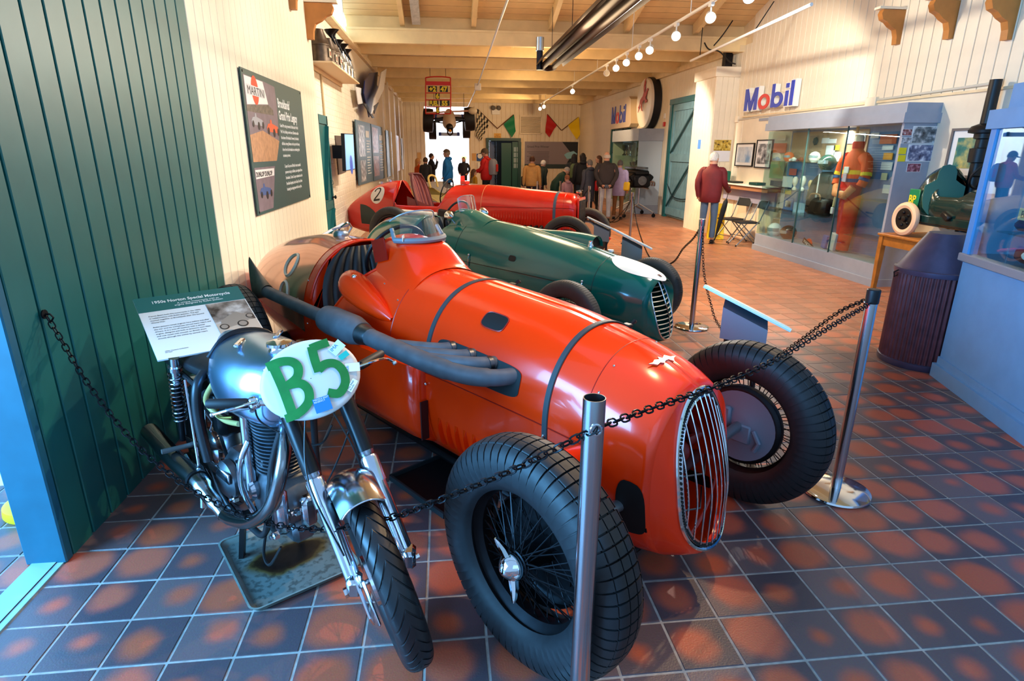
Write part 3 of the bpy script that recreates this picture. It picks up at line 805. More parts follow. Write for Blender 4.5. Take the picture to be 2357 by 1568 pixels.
m.bar((-.05,-2.74,cz+.06),(.06,-2.70,cz+.085),.016,.01).bar((.0,-2.74,cz+.06),(.03,-2.66,cz+.11),.014,.01).tube([(.055,-2.72,cz+.02),(.08,-2.7,cz+.07),(.05,-2.68,cz+.1)],.008,6)
m.build('filler_cap',ALU,c1)
ex=bpy.data.objects.new('exhaust',None);COL.objects.link(ex);ex.parent=c1
main=crv([(-.30,-.57,.80),(-.40,-.62,.80),(-.475,-.74,.80),(-.51,-.95,.805),(-.52,-1.2,.81),(-.52,-1.48,.815)],8)
MB().tube(main,[.038]*10+[.042]*10+[.047]*(len(main)-20),16).build('manifold_pipe',EXH,ex)
for k,y0 in enumerate((-.70,-.84,-.98)):
 pts=crv([(-.30,y0,.825+.004*k),(-.385,y0-.03,.83),(-.45,y0-.12,.828),(-.50,y0-.26,.818)],8)
 MB().tube(pts,.034,14).build('exhaust_stub',EXH,ex)
 MB().lathe([(.037,0),(.037,.02)],c=pts[4],axis=(-1,-.2,0),seg=16).build('stub_clamp',STEEL,ex)
MB().lathe([(.047,0),(.05,.01),(.054,.05),(.062,.09)],c=(-.52,-1.46,.815),axis=(0,-1,0),seg=24).build('clamp',STEEL,ex)
MB().lathe([(.062,0),(.082,.10),(.084,.34),(.078,.40),(.056,.42)],c=(-.52,-1.54,.816),axis=(0,-1,-.0),seg=28).build('expansion_chamber',EXH,ex)
tp=crv([(-.52,-1.94,.816),(-.53,-2.15,.82),(-.54,-2.45,.83),(-.55,-2.75,.84)],6)
MB().tube(tp,.040,14).build('tail_pipe',EXH,ex)
m=MB();rows=[]
for t in frange(0,1,8):
 y=-2.74-.26*t;wz=lerp(.042,.15,t);wx=lerp(.042,.016,t)
 rows.append([V((-.55+wx*cos(q),y,.845+.05*t+wz*sin(q)))for q in[2*pi*k/20 for k in range(20)]])
m.grid(rows,closev=True);m.build('fishtail',M('rusty_fishtail',(.45,.40,.34),.65,.3,noise=.25,nscale=10),ex,smooth=50)
MB().box((-.47,-1.35,.775),(.03,.02,.03),bev=.004).box((-.44,-1.35,.75),(.09,.012,.01)).build('hanger',STEEL,ex)
tr=.773
for sx,ax_ in((-1,0),(1,0)):
 wire_wheel(c1,(sx*tr,0,.428),0,.428,.19,.272,sx,'c1f',RUBBER,72,'block',64,depth=.011,drum=.20,ear=1.15 if sx<0 else .4)
for sx in(-1,1):
 wire_wheel(c1,(sx*.70,-2.93,.44),0,.44,.20,.272,sx,'c1r',RUBBER2,48,'block',58,drum=.18)
m=MB();m.tube([(-.70,.0,.43),(-.35,.01,.42),(0,.02,.40),(.35,.01,.42),(.70,0,.43)],.026,12)
m.build('front_axle',M('silver_axle',(.62,.64,.66),.35,.9),c1)
MB().tube([(-.68,-2.93,.44),(.68,-2.93,.44)],.05,12).ball((0,-2.93,.44),.15).build('rear_axle',IRON,c1)
for sx in(-1,1):
 MB().bar((sx*.24,-1.0,.30),(sx*.24,.12,.34),.04,.03).build('leaf_spring',IRON,c1,smooth=0)
 MB().tube([(sx*.33,-.16,.58),(sx*.44,-.15,.60),(sx*.50,-.13,.60)],.045,12).build('damper_arm',RED,c1)
 MB().tube([(sx*.48,-.13,.58),(sx*.56,-.06,.46)],.014,8).build('drop_link',STEEL,c1)
MB().tube([(-.62,-.12,.36),(.62,-.12,.36)],.012,8).build('track_rod',STEEL,c1)
MB().box((0,-1.2,.10),(.5,2.4,.05),bev=.02).build('undertray',IRON,c1)
dt=thing('oil_drip_tray','flat black drip tray on the floor under the orange red car','tray',(.02,2.92,0),.64)
MB().box((0,0,.006),(.55,.5,.008)).build('tray_base',BLACK,dt,smooth=0)
MB().bar((-.27,-.25,.016),(.27,-.25,.016),.012,.03).bar((-.27,.25,.016),(.27,.25,.016),.012,.03).bar((-.27,-.25,.016),(-.27,.25,.016),.012,.03).bar((.27,-.25,.016),(.27,.25,.016),.012,.03).build('tray_rim',M('tray_edge',(.12,.16,.17),.4),dt,smooth=0)
# CAR 2 : green racing car
GRN=M('racing_green_paint',(.0,.37,.33),.17,coat=.3,noise=.08,nscale=2)
GRND=M('green_edge',(.01,.13,.11),.4)
c2=car_root('vintage_racing_car','dark green racing car with white oval on its nose and small perspex aero screen',(1.6,5.46),.75)
K2=[(-3.95,.5,.46,.42,.02,2,2),(-3.75,.72,.5,.34,.16,2,2),(-3.4,.90,.54,.28,.30,2,2.2),(-3.0,.98,.56,.24,.39,2.1,2.4),(-2.6,1.0,.58,.2,.43,2.1,2.6),(-2.2,1.0,.58,.18,.44,2.0,2.8),(-1.8,1.03,.56,.17,.43,1.9,2.8),(-1.3,1.0,.54,.16,.42,1.95,2.8),(-.8,.94,.52,.15,.40,2.0,2.7),(-.3,.86,.50,.13,.385,2.05,2.6),(0,.80,.48,.11,.37,2.1,2.5),(.25,.755,.46,.08,.34,2.1,2.4),(.42,.70,.44,.06,.29,2.1,2.3),(.52,.64,.42,.06,.24,2.1,2.2),(.60,.56,.40,.09,.16,2,2)]
def open2(y):
 if y<=-2.62 or y>=-1.86:return 0.
 t=(y+2.62)/.76;return .36*smoothstep(0,.10,t)*(1-smoothstep(.45,1,t))
B2=Body(K2,open2)
bo2=B2.shell(frange(-3.95,-2.62,20)+frange(-2.6,-1.86,24)+frange(-1.83,.505,46),36).build('body',GRN,c2,weld=1e-4,smooth=50)
sm_=bo2.modifiers.new('thickness','SOLIDIFY');sm_.thickness=.006;sm_.offset=-1
def g2(a,k=1.,dy=0.):
 q=2*pi*a;x=.155*math.copysign(abs(sin(q))**.8,sin(q))*k*(1-.04*cos(q));z=.38+.275*math.copysign(abs(cos(q))**.85,cos(q))*k
 return V((x,.60-.55*max(0,z-.2)**1.5-1.6*x*x+dy,z))
rows=[]
for t in(0,.34,.67,1.):
 row=[]
 for k in range(N):
  a=k/N;aa=a*2 if a<=.5 else-(2-2*a);p=B2.pt(.505,aa if abs(aa)>1e-4 else 1e-4);g=g2(a)
  row.append(V((lerp(p.x,g.x,t),lerp(p.y,g.y,sin(t*pi/2)),lerp(p.z,g.z,t))))
 rows.append(row)
rows.append([g2(k/N,.98,-.04)for k in range(N)])
MB().grid(rows,closev=True).build('nose_cowl',GRN,c2,smooth=60)
MB().tube([g2(k/N,1,.003)for k in range(N)],.007,8,closed=True).build('grille_surround',CHROME,c2)
for i in range(13):
 z=.135+i*.0405;hw=0
 for k in range(200):
  p=g2(k/200,.96)
  if abs(p.z-z)<.006:hw=max(hw,p.x)
 pts=[V((x,.60-.55*max(0,z-.2)**1.5-1.6*x*x,z))for x in frange(-hw,hw,8)]
 rows=[[p+V((0,.0,.006))for p in pts],[p+V((0,.008,.0))for p in pts],[p+V((0,0,-.006))for p in pts],[p+V((0,-.012,-.002))for p in pts],[p+V((0,.0,.006))for p in pts]]
 MB().grid(rows).build('grille_bar',M('worn_grille',(.72,.71,.66),.35,.8),c2,smooth=30)
MB().tube([V((0,.615-.55*max(0,z-.2)**1.5,z))for z in frange(.12,.64,10)],.006,6).build('grille_centre_bar',CHROME,c2)
MB().box((0,.22,.38),(.34,.05,.5)).build('radiator',HOLE,c2,smooth=0)
B2.patch(.26,.001,.265,.19,.003,1.0,n=40,sg=1).build('white_roundel',M('roundel_white',(.92,.92,.88),.35),c2,smooth=60)
p=B2.pt(.47,.001);MB().prism([(-.022,.02),(.022,.02),(0,-.026)],.004,p+V((0,0,.003)),(1,0,0),V((0,-.93,.3)),V((0,.3,.95))).build('triangle_badge',M('badge_red',(.35,.08,.07),.4),c2,smooth=0)
B2.bead(-1.78,-.42,.42,.003).build('scuttle_seam',GRND,c2)
B2.bead(-.02,-.55,.55,.003).build('nose_seam',GRND,c2)
m=MB()
for sg in(-1,1):m.tube([B2.pt(y,sg*.455)+B2.nrm(y,sg*.455)*.001 for y in frange(-1.78,-.02,30)],.004,5)
m.build('bonnet_side_seam',GRND,c2)
B2.patch(-.98,.36,.045,.022,.003,.6).build('side_vent',HOLE,c2)
for y in(-1.55,-.12):
 p0=B2.pt(y,-.40);p1=B2.pt(y,-.48);n_=B2.nrm(y,-.44)
 MB().tube([p0+n_*.01,(p0+p1)/2+n_*.022,p1+n_*.012],[.008,.006,.01],6).ball(p0+n_*.014,.013,8,6).ball(p1+n_*.012,.010,8,6).build('bonnet_clip',CHROME,c2)
m=MB();rows=[]
for t in frange(0,1,10):
 y=lerp(-1.25,-.32,t);h=.105*smoothstep(0,1,t);wv=.05+.06*t;x0=.17;base=B2.f(y)[0]-.035
 rows.append([V((x0+wv*cos(q),y,base+max(.0,h)*sin(q)*1.1))for q in frange(0,pi,14)])
m.grid(rows);m.build('bonnet_scoop',GRN,c2,smooth=60)
MB().add([V((.17+.1*cos(q),-.35,B2.f(-.35)[0]-.035+.1*sin(q)))for q in frange(0,pi,12)],[tuple(range(13))]).build('scoop_mouth',HOLE,c2,smooth=0)
MB().lathe([(.03,0),(.03,.03),(.022,.04),(.022,.07)],c=(.02,-.30,.845),seg=16).build('radiator_cap',CHROME,c2)
MB().lathe([(.035,0),(.04,.015),(.03,.03)],c=(.20,-.18,.79),seg=16).build('filler_cap',ALU,c2)
B2.patch(-.02,.70,.15,.085,.003,.7,sg=-1).build('suspension_opening',HOLE,c2)
MB().tube([(-.33,.0,.30),(-.70,0,.33)],.022,8).tube([(-.33,-.1,.45),(-.68,-.02,.42)],.014,8).box((-.45,.0,.36),(.06,.10,.12),bev=.01).build('suspension_arm',IRON,c2)
MB().tube([(.33,.0,.30),(.70,0,.33)],.022,8).build('suspension_arm',IRON,c2)
m=MB();rows=[]
for t in frange(0,1,10):
 y=lerp(-1.55,-2.05,t);h=.10*smoothstep(0,1,t);row=[]
 for k in range(17):
  u=-1+2*k/16;x=u*.22;bz=B2.pt(y,math.copysign(max(1e-4,math.asin(min(1,abs(x)/B2.f(y)[3]))/pi),u)).z
  row.append(V((x,y,bz-.005+(h+.01)*(1-smoothstep(.5,1,abs(u))))))
 rows.append(row)
m.grid(rows);m.build('scuttle_hump',GRN,c2,smooth=60)
aero=bpy.data.objects.new('aero_screen',None);COL.objects.link(aero);aero.parent=c2
def a2(u,v):
 q=u*.95;return V((.135*sin(q)/sin(.95),-1.93-.09*(1-cos(q))-.03*v,1.10+.17*v*(1-.22*abs(u)**3)))
MB().grid([[a2(-1+k/10,v)for k in range(21)]for v in frange(0,1,6)]).build('screen',glass('frosty_perspex',(.86,.88,.92),.05,.35),aero,smooth=80)
MB().tube([a2(-1+k/10,1)for k in range(21)],.004,6).tube([a2(-1,v)for v in(0,.5,1)],.004,6).tube([a2(1,v)for v in(0,.5,1)],.004,6).tube([a2(-1+k/10,0)for k in range(21)],.006,6).build('screen_edge',ALU,aero)
for sg in(-1,1):
 q_=V((sg*.27,-2.0,1.06));m=MB();m.lathe([(.052,-.012),(.055,0),(.048,.03),(.03,.065),(.008,.085)],c=q_,axis=V((sg*.2,1,-.12)),seg=20)
 m.tube([q_+V((0,.03,-.03)),q_+V((-sg*.05,.05,-.09))],.006,6);m.build('mirror',CHROME,c2)
MB().box((0,-2.3,.4),(.7,.7,.06)).build('cockpit_floor',HOLE,c2,smooth=0)
def seat2(u,v):
 x=-1+2*u;return V((x*.33*(1-.25*v),-2.55+.14*(1-v)+.1*x*x,lerp(.45,.98,v))),V((0,1,.1)).normalized()
tufted('seat_back',seat2,8,LEATHER,c2,.02)
sw2=bpy.data.objects.new('steering_wheel',None);COL.objects.link(sw2);sw2.parent=c2;sw2.location=(0,-2.15,1.02);sw2.rotation_euler=(radians(68),0,0)
MB().tube([(.19*cos(q),.19*sin(q),0)for q in[2*pi*k/36 for k in range(36)]],.012,8,closed=True).build('wheel_rim',BLACK,sw2)
MB().bar((-.18,0,0),(.18,0,0),.02,.004).bar((0,-.18,0),(0,.0,0),.02,.004).build('wheel_spokes',ALU,sw2,smooth=0)
fo=B2
def flagpatch():
 yc,ac,hy,ha=-2.0,.34,.05,.02
 fl_=bpy.data.objects.new('union_flag',None);COL.objects.link(fl_);fl_.parent=c2
 BL=M('flag_blue',(.08,.14,.42),.4);RD=M('flag_red',(.80,.10,.12),.4)
 def q(u,v,d):y=yc+hy*u;a=-(ac-ha*v);return B2.pt(y,a)+B2.nrm(y,a)*d
 def quad(P,d,mat,name):
  m=MB();rows=[]
  for t in frange(0,1,8):rows.append([q(lerp(P[0][0],P[1][0],t),lerp(P[0][1],P[1][1],t),d),q(lerp(P[3][0],P[2][0],t),lerp(P[3][1],P[2][1],t),d)])
  m.grid(rows);m.build(name,mat,fl_,smooth=0)
 quad([(-1,-1),(1,-1),(1,1),(-1,1)],.003,BL,'field')
 for s in(1,-1):
  quad([(-1,-s),(-.8,-s),(1,s*.8),(1,s)],.0040,WHITE,'saltire');quad([(-1,-s),(-1,-s*.8),(.8,s),(1,s)],.0040,WHITE,'saltire')
  quad([(-1,-s),(-.92,-s),(1,s*.92),(1,s)],.0044,RD,'red_saltire')
 quad([(-1,-.33),(1,-.33),(1,.33),(-1,.33)],.0048,WHITE,'cross');quad([(-.22,-1),(.22,-1),(.22,1),(-.22,1)],.0048,WHITE,'cross')
 quad([(-1,-.18),(1,-.18),(1,.18),(-1,.18)],.0054,RD,'red_cross');quad([(-.12,-1),(.12,-1),(.12,1),(-.12,1)],.0054,RD,'red_cross')
flagpatch()
MB().lathe([(.001,.004),(.15,.003),(.155,0)],c=B2.pt(-2.15,-.47)+V((-.004,0,0)),axis=(-1,0,.1),seg=32).build('race_roundel',M('roundel_white',(.92,.92,.88),.35),c2)
for sx in(-1,1):
 wire_wheel(c2,(sx*.78,0,.345),0 if sx>0 else-.05,.345,.15,.225,sx,'c2f',RUBBER2,48,'ribs',90,drum=.15,depth=.003)
 wire_wheel(c2,(sx*.72,-2.65,.36),0,.36,.17,.225,sx,'c2r',RUBBER2,36,'ribs',60,drum=.15,depth=.003)
MB().tube([(-.7,-2.65,.36),(.7,-2.65,.36)],.04,10).build('rear_axle',IRON,c2)
MB().tube([(-.36,-.1,.16),(-.40,-1.0,.2),(-.42,-2.0,.25)],.03,10).build('side_pipe',EXH,c2)
# CAR 3 : red vintage car with number 2
RED3=M('deep_red_paint',(.80,.12,.05),.22,coat=.5,noise=.10,nscale=2.5)
c3=car_root('vintage_racing_car','long red vintage racing car with number 2 on its pointed tail and quilted brown seat',(2.13,9.52),1.12)
K3=[(-4.35,.72,.62,.42,.015,2,2),(-4.25,.82,.64,.38,.05,2,2),(-4.0,.98,.68,.32,.14,2.2,2.4),(-3.6,1.18,.72,.28,.27,2.3,2.6),(-3.2,1.25,.74,.26,.36,2.3,3),(-2.9,1.24,.74,.26,.40,2.3,3.2),(-2.2,1.20,.76,.28,.40,2.3,3.4),(-1.6,1.21,.80,.32,.36,2.1,3.4),(-.8,1.16,.82,.34,.33,2.1,3.4),(-.2,1.12,.84,.36,.30,2.1,3.4),(-.04,1.10,.84,.37,.29,2.2,3.4),(.03,1.02,.82,.40,.27,2.2,3.2)]
def open3(y):
 if y<=-3.18 or y>=-2.02:return 0.
 t=(y+3.18)/1.16;return .44*smoothstep(0,.04,t)*(1-smoothstep(.75,1,t))
B3=Body(K3,open3)
bo3=B3.shell(frange(-4.35,-3.2,16)+frange(-3.18,-2.02,30)+frange(-1.98,.03,34),28).build('body',RED3,c3,weld=1e-4,smooth=50)
sm_=bo3.modifiers.new('thickness','SOLIDIFY');sm_.thickness=.006;sm_.offset=-1
m=MB();m.box((0,.045,.80),(.46,.03,.50),bev=.01);m.build('radiator_shell',RED3,c3)
rd=MB().box((0,.062,.78),(.40,.012,.46)).build('radiator_core',M('radiator_mesh',(.30,.28,.22),.5,.6),c3,smooth=0)
m=MB()
for k in range(20):m.box((-.19+k*.02,.071,.78),(.004,.006,.45))
for k in range(20):m.box((0,.071,.57+k*.022),(.39,.006,.003))
stuff(m.build('core_mesh',STEEL,rd,smooth=0))
MB().lathe([(.045,0),(.05,.015),(.03,.035)],c=(0,-.0,1.115),seg=18).bar((-.07,0,1.155),(.07,0,1.155),.012,.012).bar((0,-.05,1.145),(0,.06,1.16),.012,.012).build('radiator_cap',CHROME,c3)
B3.strap(-.32,-.6,.6,.024,.006).build('bonnet_strap',M('blue_grey_strap',(.25,.33,.42),.6),c3)
B3.bead(-.18,-.5,.5,.003).build('bonnet_seam',REDD,c3)
B3.bead(-1.55,-.5,.5,.004).build('scuttle_seam',M('cream_bead',(.85,.60,.4),.4),c3)
m=MB()
for sg in(-1,1):m.tube([B3.pt(y,sg*.44)+B3.nrm(y,sg*.44)*.003 for y in frange(-1.55,.0,20)],.004,5)
m.build('bonnet_side_seam',REDD,c3)
for k in range(24):
 y=-1.55+k*.045;rows=[];n_=V((-1,0,0))
 for t in frange(0,1,5):
  p=B3.pt(y,lerp(-.50,-.60,t));h=.011 if 0<t<1 else 0;rows.append([p+V((0,-.012,0)),p+n_*h+V((0,.004,0)),p+V((0,.007,0))])
 MB().grid(rows).build('louvre',RED3,c3,smooth=60)
B3.patch(-.92,.66,.42,.035,.004,.35,n=32).build('exhaust_opening',HOLE,c3)
m=MB()
for k in range(8):
 y=-1.26+k*.095;m.tube(crv([(-.30,y,.60),(-.37,y-.02,.59),(-.41,y-.07,.555)],5),.022,8)
m.build('exhaust_stubs',BLACK,c3)
MB().tube(crv([(-.36,-.50,.60),(-.42,-.55,.56),(-.43,-.9,.54),(-.43,-1.35,.545),(-.44,-1.7,.55),(-.45,-2.4,.6)],6),.035,12).build('exhaust_pipe',BLACK,c3)
MB().tube(crv([(-.45,-2.3,.73),(-.46,-2.6,.745),(-.46,-2.9,.755),(-.46,-3.05,.76)],6),.038,12).build('lagged_pipe',M('white_lagging',(.86,.83,.78),.8,bump=.5,nscale=40),c3)
MB().box((-.42,-2.05,.70),(.05,.5,.20),Matrix.Rotation(-.12,3,'X'),bev=.03).build('side_apron',M('dark_brown_apron',(.14,.11,.10),.6),c3)
MB().box((0,-1.98,1.235),(.18,.10,.06),bev=.01).prism([(-.09,0),(.09,0),(.08,.09),(-.08,.09)],.004,(0,-2.02,1.255)).build('cowl_mirror',RED3,c3)
sw3=bpy.data.objects.new('steering_wheel',None);COL.objects.link(sw3);sw3.parent=c3;sw3.location=(-.05,-2.30,1.08);sw3.rotation_euler=(radians(72),0,0)
MB().tube([(.22*cos(q),.22*sin(q),0)for q in[2*pi*k/36 for k in range(36)]],.011,8,closed=True).build('wheel_rim',BLACK,sw3)
for k in range(4):
 q=k*pi/2+.4;MB().bar((0,0,0),(.21*cos(q),.21*sin(q),0),.018,.004).build('wheel_spoke',ALU,sw3,smooth=0)
SEAT3=M('oxblood_quilted_leather',(.56,.30,.27),.32,noise=.15,nscale=10)
def seat3(u,v):
 x=-1+2*u;wv=.27*sqrt(max(.05,1-max(0,(v-.45)/.62)**2.4))
 return V((x*wv,-3.02+.22*(1-v)+.10*abs(x)**2.2*1.2,lerp(.62,1.36,v))),V((-.5*x,1,.2)).normalized()
tufted('seat_back',seat3,9,SEAT3,c3,.028)
MB().tube([seat3(0,v)[0]for v in frange(0,.98,10)]+[seat3(u,1)[0]for u in frange(.05,.95,10)]+[seat3(1,v)[0]for v in frange(.98,0,10)],.022,8).build('seat_piping',M('oxblood_edge',(.36,.14,.13),.4),c3)
MB().grid([[V((sx*.27,y,z))for z in(.55,lerp(1.0,.80,(y+2.95)/.6))]for sx,y in((-1,-2.95),(-1,-2.6),(-1,-2.35))]).build('seat_wing',SEAT3,c3)
def seat3b(u,v):
 x=-1+2*u;return V((x*.25,lerp(-2.9,-2.4,v),.62+.05*x*x)),V((0,0,1))
tufted('seat_cushion',seat3b,5,SEAT3,c3,.03)
MB().box((0,-2.5,.45),(.66,1.2,.05)).box((0,-2.05,.65),(.6,.03,.5)).build('cockpit_floor',HOLE,c3,smooth=0)
rn=B3.patch(-3.55,.30,.16,.125,.004,1.0,n=36).build('number_roundel',M('roundel_cream',(.92,.88,.80),.45),c3,smooth=60)
def on3(u,v,d=.006):
 y=-3.55+u;a=-(.30-v*.78);return B3.pt(y,a)+B3.nrm(y,a)*d
two=crv([(-.065,.06),(-.05,.105),(0,.13),(.05,.105),(.06,.055),(.03,.0),(-.03,-.05),(-.075,-.105)],5)if False else None
pts2=[(-.065,.055),(-.055,.09),(-.03,.115),(.0,.122),(.035,.113),(.058,.085),(.06,.05),(.042,.012),(.01,-.03),(-.03,-.065),(-.065,-.10)]
rows=[]
for i,(u,v)in enumerate(pts2):
 a_=pts2[max(0,i-1)];b_=pts2[min(len(pts2)-1,i+1)];d_=V((b_[0]-a_[0],b_[1]-a_[1])).normalized();n2=V((-d_.y,d_.x))*.014
 rows.append([on3(u+n2.x,v+n2.y),on3(u-n2.x,v-n2.y)])
m=MB().grid(rows);m.add([on3(-.075,-.088),on3(.07,-.088),on3(.07,-.118),on3(-.075,-.118)],[(0,1,2,3)])
m.build('number_two',BLACK,c3,smooth=0)
m=MB();rows=[]
for t in frange(0,1,8):
 y=lerp(-3.98,-3.30,t);rows.append([B3.pt(y,-lerp(lerp(.36,.62,t),lerp(.66,.64,t),k/8))+B3.nrm(y,-lerp(lerp(.36,.62,t),lerp(.66,.64,t),k/8))*.004 for k in range(9)])
m.grid(rows);m.build('tail_triangle',M('triangle_green',(.05,.17,.16),.4),c3,smooth=60)
MB().lathe([(.06,0),(.06,.03),(.035,.05)],c=(0,-3.42,1.225),seg=18).bar((-.09,-3.42,1.285),(.09,-3.42,1.285),.02,.014).lathe([(.04,0),(.04,.04)],c=(0.0,-3.6,1.18),seg=14).build('filler_cap',ALU,c3)
RSP=M('red_wheel_centre',(.72,.10,.06),.4)
for sx in(-1,1):
 wire_wheel(c3,(sx*.72,0,.415),.0,.415,.13,.285,sx,'c3f',RUBBER2,54,'ribs',60,drum=.2,depth=.002,spokemat=STEEL,rimmat=IRON)
 wire_wheel(c3,(sx*.70,-3.02,.43),0,.43,.14,.285,sx,'c3r',RUBBER2,54,'ribs',60,drum=.2,depth=.002,spokemat=STEEL)
 MB().lathe([(.17,-.03),(.17,.03)],c=(sx*.66,0,.415),axis=(1,0,0),seg=32).build('drum_face',M('cream_drum',(.85,.74,.55),.5),c3)
 MB().bar((sx*.34,-.9,.42),(sx*.34,.28,.40),.04,.035).build('chassis_rail',RED3,c3)
MB().tube([(-.66,0,.40),(-.3,.02,.33),(.3,.02,.33),(.66,0,.40)],.026,10).build('front_axle',RSP,c3)
MB().tube([(-.66,-3.02,.43),(.66,-3.02,.43)],.04,10).build('rear_axle',IRON,c3)
MB().tube([(.34,.28,.40),(.40,.42,.38),(.44,.46,.36)],[.03,.025,.02],8).tube([(-.34,.28,.40),(-.34,.40,.38)],.026,8).build('dumb_iron',RED3,c3)
# motorcycle
BM=V((-.715,2.297,0));FW=V((.656,-.755,0)).normalized();RT=V((FW.y,-FW.x,0))
def bw(x,y,z):return RT*x+FW*y+V((0,0,z))
AX=V((-.25,1.764,.335))-BM;DD=V((-.359,.418,.834)).normalized();LT=V((.93,.37,.2));LT=(LT-DD*LT.dot(DD)).normalized();FN=DD.cross(LT)
if FN.y>0:FN=-FN
def fa(l,t,f=0.):return AX+LT*l+DD*t+FN*f
mc=thing('motorcycle','polished alloy racing motorcycle with oval plate reading B5, standing over a drip tray','motorcycle',BM)
ALP=M('polished_alloy',(.80,.82,.85),.16,1,noise=.12,nscale=7)
FORK=M('fork_steel',(.55,.57,.60),.22,1)
ENG=M('engine_alloy',(.40,.42,.44),.42,.9,noise=.2,nscale=20)
TYB=M('motorcycle_tyre',(.075,.08,.09),.42,noise=.1,nscale=20)
def bike_wheel(c,ax,key,r,w):
 root=bpy.data.objects.new('wheel',None);COL.objects.link(root);root.parent=mc;root.location=c
 x=ax.normalized();z=(V((0,0,1))-x*x.z).normalized();y=z.cross(x)
 root.rotation_euler=Matrix((x,y,z)).transposed().to_euler()
 if key not in WC:
  d={};d['tyre']=tyre_mesh('tyre',r,w,TYB,sh=w*.56,pitches=40,style='vee',depth=.005,rim=r-w*.98)
  ri=r-w*.92;m=MB();m.lathe([(ri+.01,-.030),(ri+.012,-.022),(ri-.006,-.018),(ri-.016,0),(ri-.006,.018),(ri+.012,.022),(ri+.01,.030)],axis=(1,0,0),seg=64,cap=False)
  m.lathe([(ri-.019,.018),(ri-.020,0),(ri-.019,-.018)],axis=(1,0,0),seg=64,cap=False)
  d['rim']=m.mesh('rim',ALP,40);m=MB()
  for k in range(40):
   a=2*pi*k/40;cr=(.5,-.5,.5,-.5)[k%4];ox=(.035,.035,-.035,-.035)[k%4]
   m.tube([V((ox,.045*cos(a+cr),.045*sin(a+cr))),V((0,ri*cos(a)*.97,ri*sin(a)*.97))],.0022,5)
  d['spokes']=m.mesh('spokes',FORK,0);m=MB();m.lathe([(.03,-.06),(.09,-.055),(.095,-.02),(.095,.03),(.07,.05),(.025,.06)],axis=(1,0,0),seg=36)
  d['hub']=m.mesh('hub',ALP,40)
  WC[key]=d
 for k,me in WC[key].items():
  o=inst(k,me,root)
  if k=='spokes':stuff(o)
 return root
bike_wheel(AX,LT,'bf',.335,.105)
bike_wheel(bw(0,-.71,.33),RT,'br',.33,.11)
for sg in(-1,1):
 f_=MB().tube([fa(.098*sg,.02),fa(.098*sg,.36)],[.027,.029],18).build('fork_slider',ALP,mc)
 MB().lathe([(.034,0),(.034,.09),(.030,.10)],c=fa(.098*sg,.30),axis=DD,seg=18).build('slider_collar',ALP,f_)
 MB().lathe([(.025,0),(.028,.01),(.028,.03)],c=fa(.098*sg,.40),axis=DD,seg=18).build('dust_seal',FORK,f_)
 MB().tube([fa(.098*sg,.36),fa(.098*sg,.80)],.0225,18).build('fork_stanchion_tube',FORK,mc)
 MB().tube([fa(.098*sg,.42),fa(.098*sg,.66)],.031,16).build('fork_shroud',M('black_shroud',(.06,.065,.075),.3,.3),mc)
 MB().lathe([(.028,0),(.03,.01),(.03,.035),(.016,.042),(.016,.055)],c=fa(.098*sg,.79),axis=DD,seg=6).build('fork_top_nut',CHROME,mc)
 MB().box(fa(.10*sg,.015,.012),(.05,.07,.07),bev=.012).build('axle_lug',ALP,mc)
 MB().tube([fa(.098*sg,.10,-.03),fa(.075*sg,.30,-.035),fa(.05*sg,.37,.0)],.006,6).build('fender_stay',FORK,mc)
MB().tube([fa(-.135,0),fa(.135,0)],.010,10).lathe([(.018,0),(.018,.014)],c=fa(-.142,0),axis=LT,seg=6).build('front_axle',CHROME,mc)
R3=Matrix((LT,FN,DD)).transposed()
MB().box(fa(-.075,-.06,.03),(.012,.08,.16),R3,bev=.01).box(fa(-.085,.02,.04),(.02,.05,.05),R3,bev=.008).tube([fa(-.09,.08,.04),fa(-.095,.0,.06),fa(-.095,-.10,.06),fa(-.09,-.13,.02)],.006,6).build('brake_torque_plate',ALP,mc)
for t,h in((.66,.03),(.775,.024)):
 MB().box(fa(0,t,-.0),(.25,.055,h),R3,bev=.012).lathe([(.036,-.02),(.036,.02)],c=fa(-.098,t),axis=DD,seg=18).lathe([(.036,-.02),(.036,.02)],c=fa(.098,t),axis=DD,seg=18).build('fork_yoke',ALP,mc)
MB().lathe([(.03,0),(.034,.02),(.034,.03),(.015,.036),(.015,.06),(.045,.064),(.05,.075),(.03,.085)],c=fa(0,.78,-.03),axis=DD,seg=24).build('steering_damper_knob',CHROME,mc)
rows=[]
for t in frange(0,1,8):
 rows.append([fa(.155*u*(1-.25*t*t),.80+.075*t-.05*u*u,.12-.12*t+.0-.05*u*u)for u in frange(-1,1,16)])
MB().grid(rows).build('fly_screen',ALP,mc,smooth=80)
m=MB();m.lathe([(.05,0),(.055,.02),(.056,.035),(.05,.038),(.048,.03),(.001,.03)],c=fa(.045,.80,.03),axis=DD+FN*-.4,seg=28)
m.build('rev_counter',CHROME,mc)
pc=fa(.005,.715,.135);pn=(FN+V((.0,-.15,.10))).normalized();px_=(LT-pn*LT.dot(pn)).normalized();py_=px_.cross(pn);py_=py_ if py_.z>0 else-py_
RP=Matrix((px_,py_,px_.cross(py_))).transposed()
pm=MB();ring=lambda k,d,e:[pc+px_*.168*e*cos(q)+py_*.137*e*sin(q)+pn*(d-.10*(e*cos(q))**2*.16)for q in[2*pi*j/48 for j in range(48)]]
rows=[ring(0,-.012,.96),ring(0,-.004,1.),ring(0,.003,.985),ring(0,.006,.9),ring(0,.008,.6),ring(0,.009,.3),ring(0,.009,.01)]
plate=pm.grid(rows,closev=True).build('number_plate',M('plate_white',(.80,.81,.80),.4,noise=.04,nscale=6),mc,smooth=60)
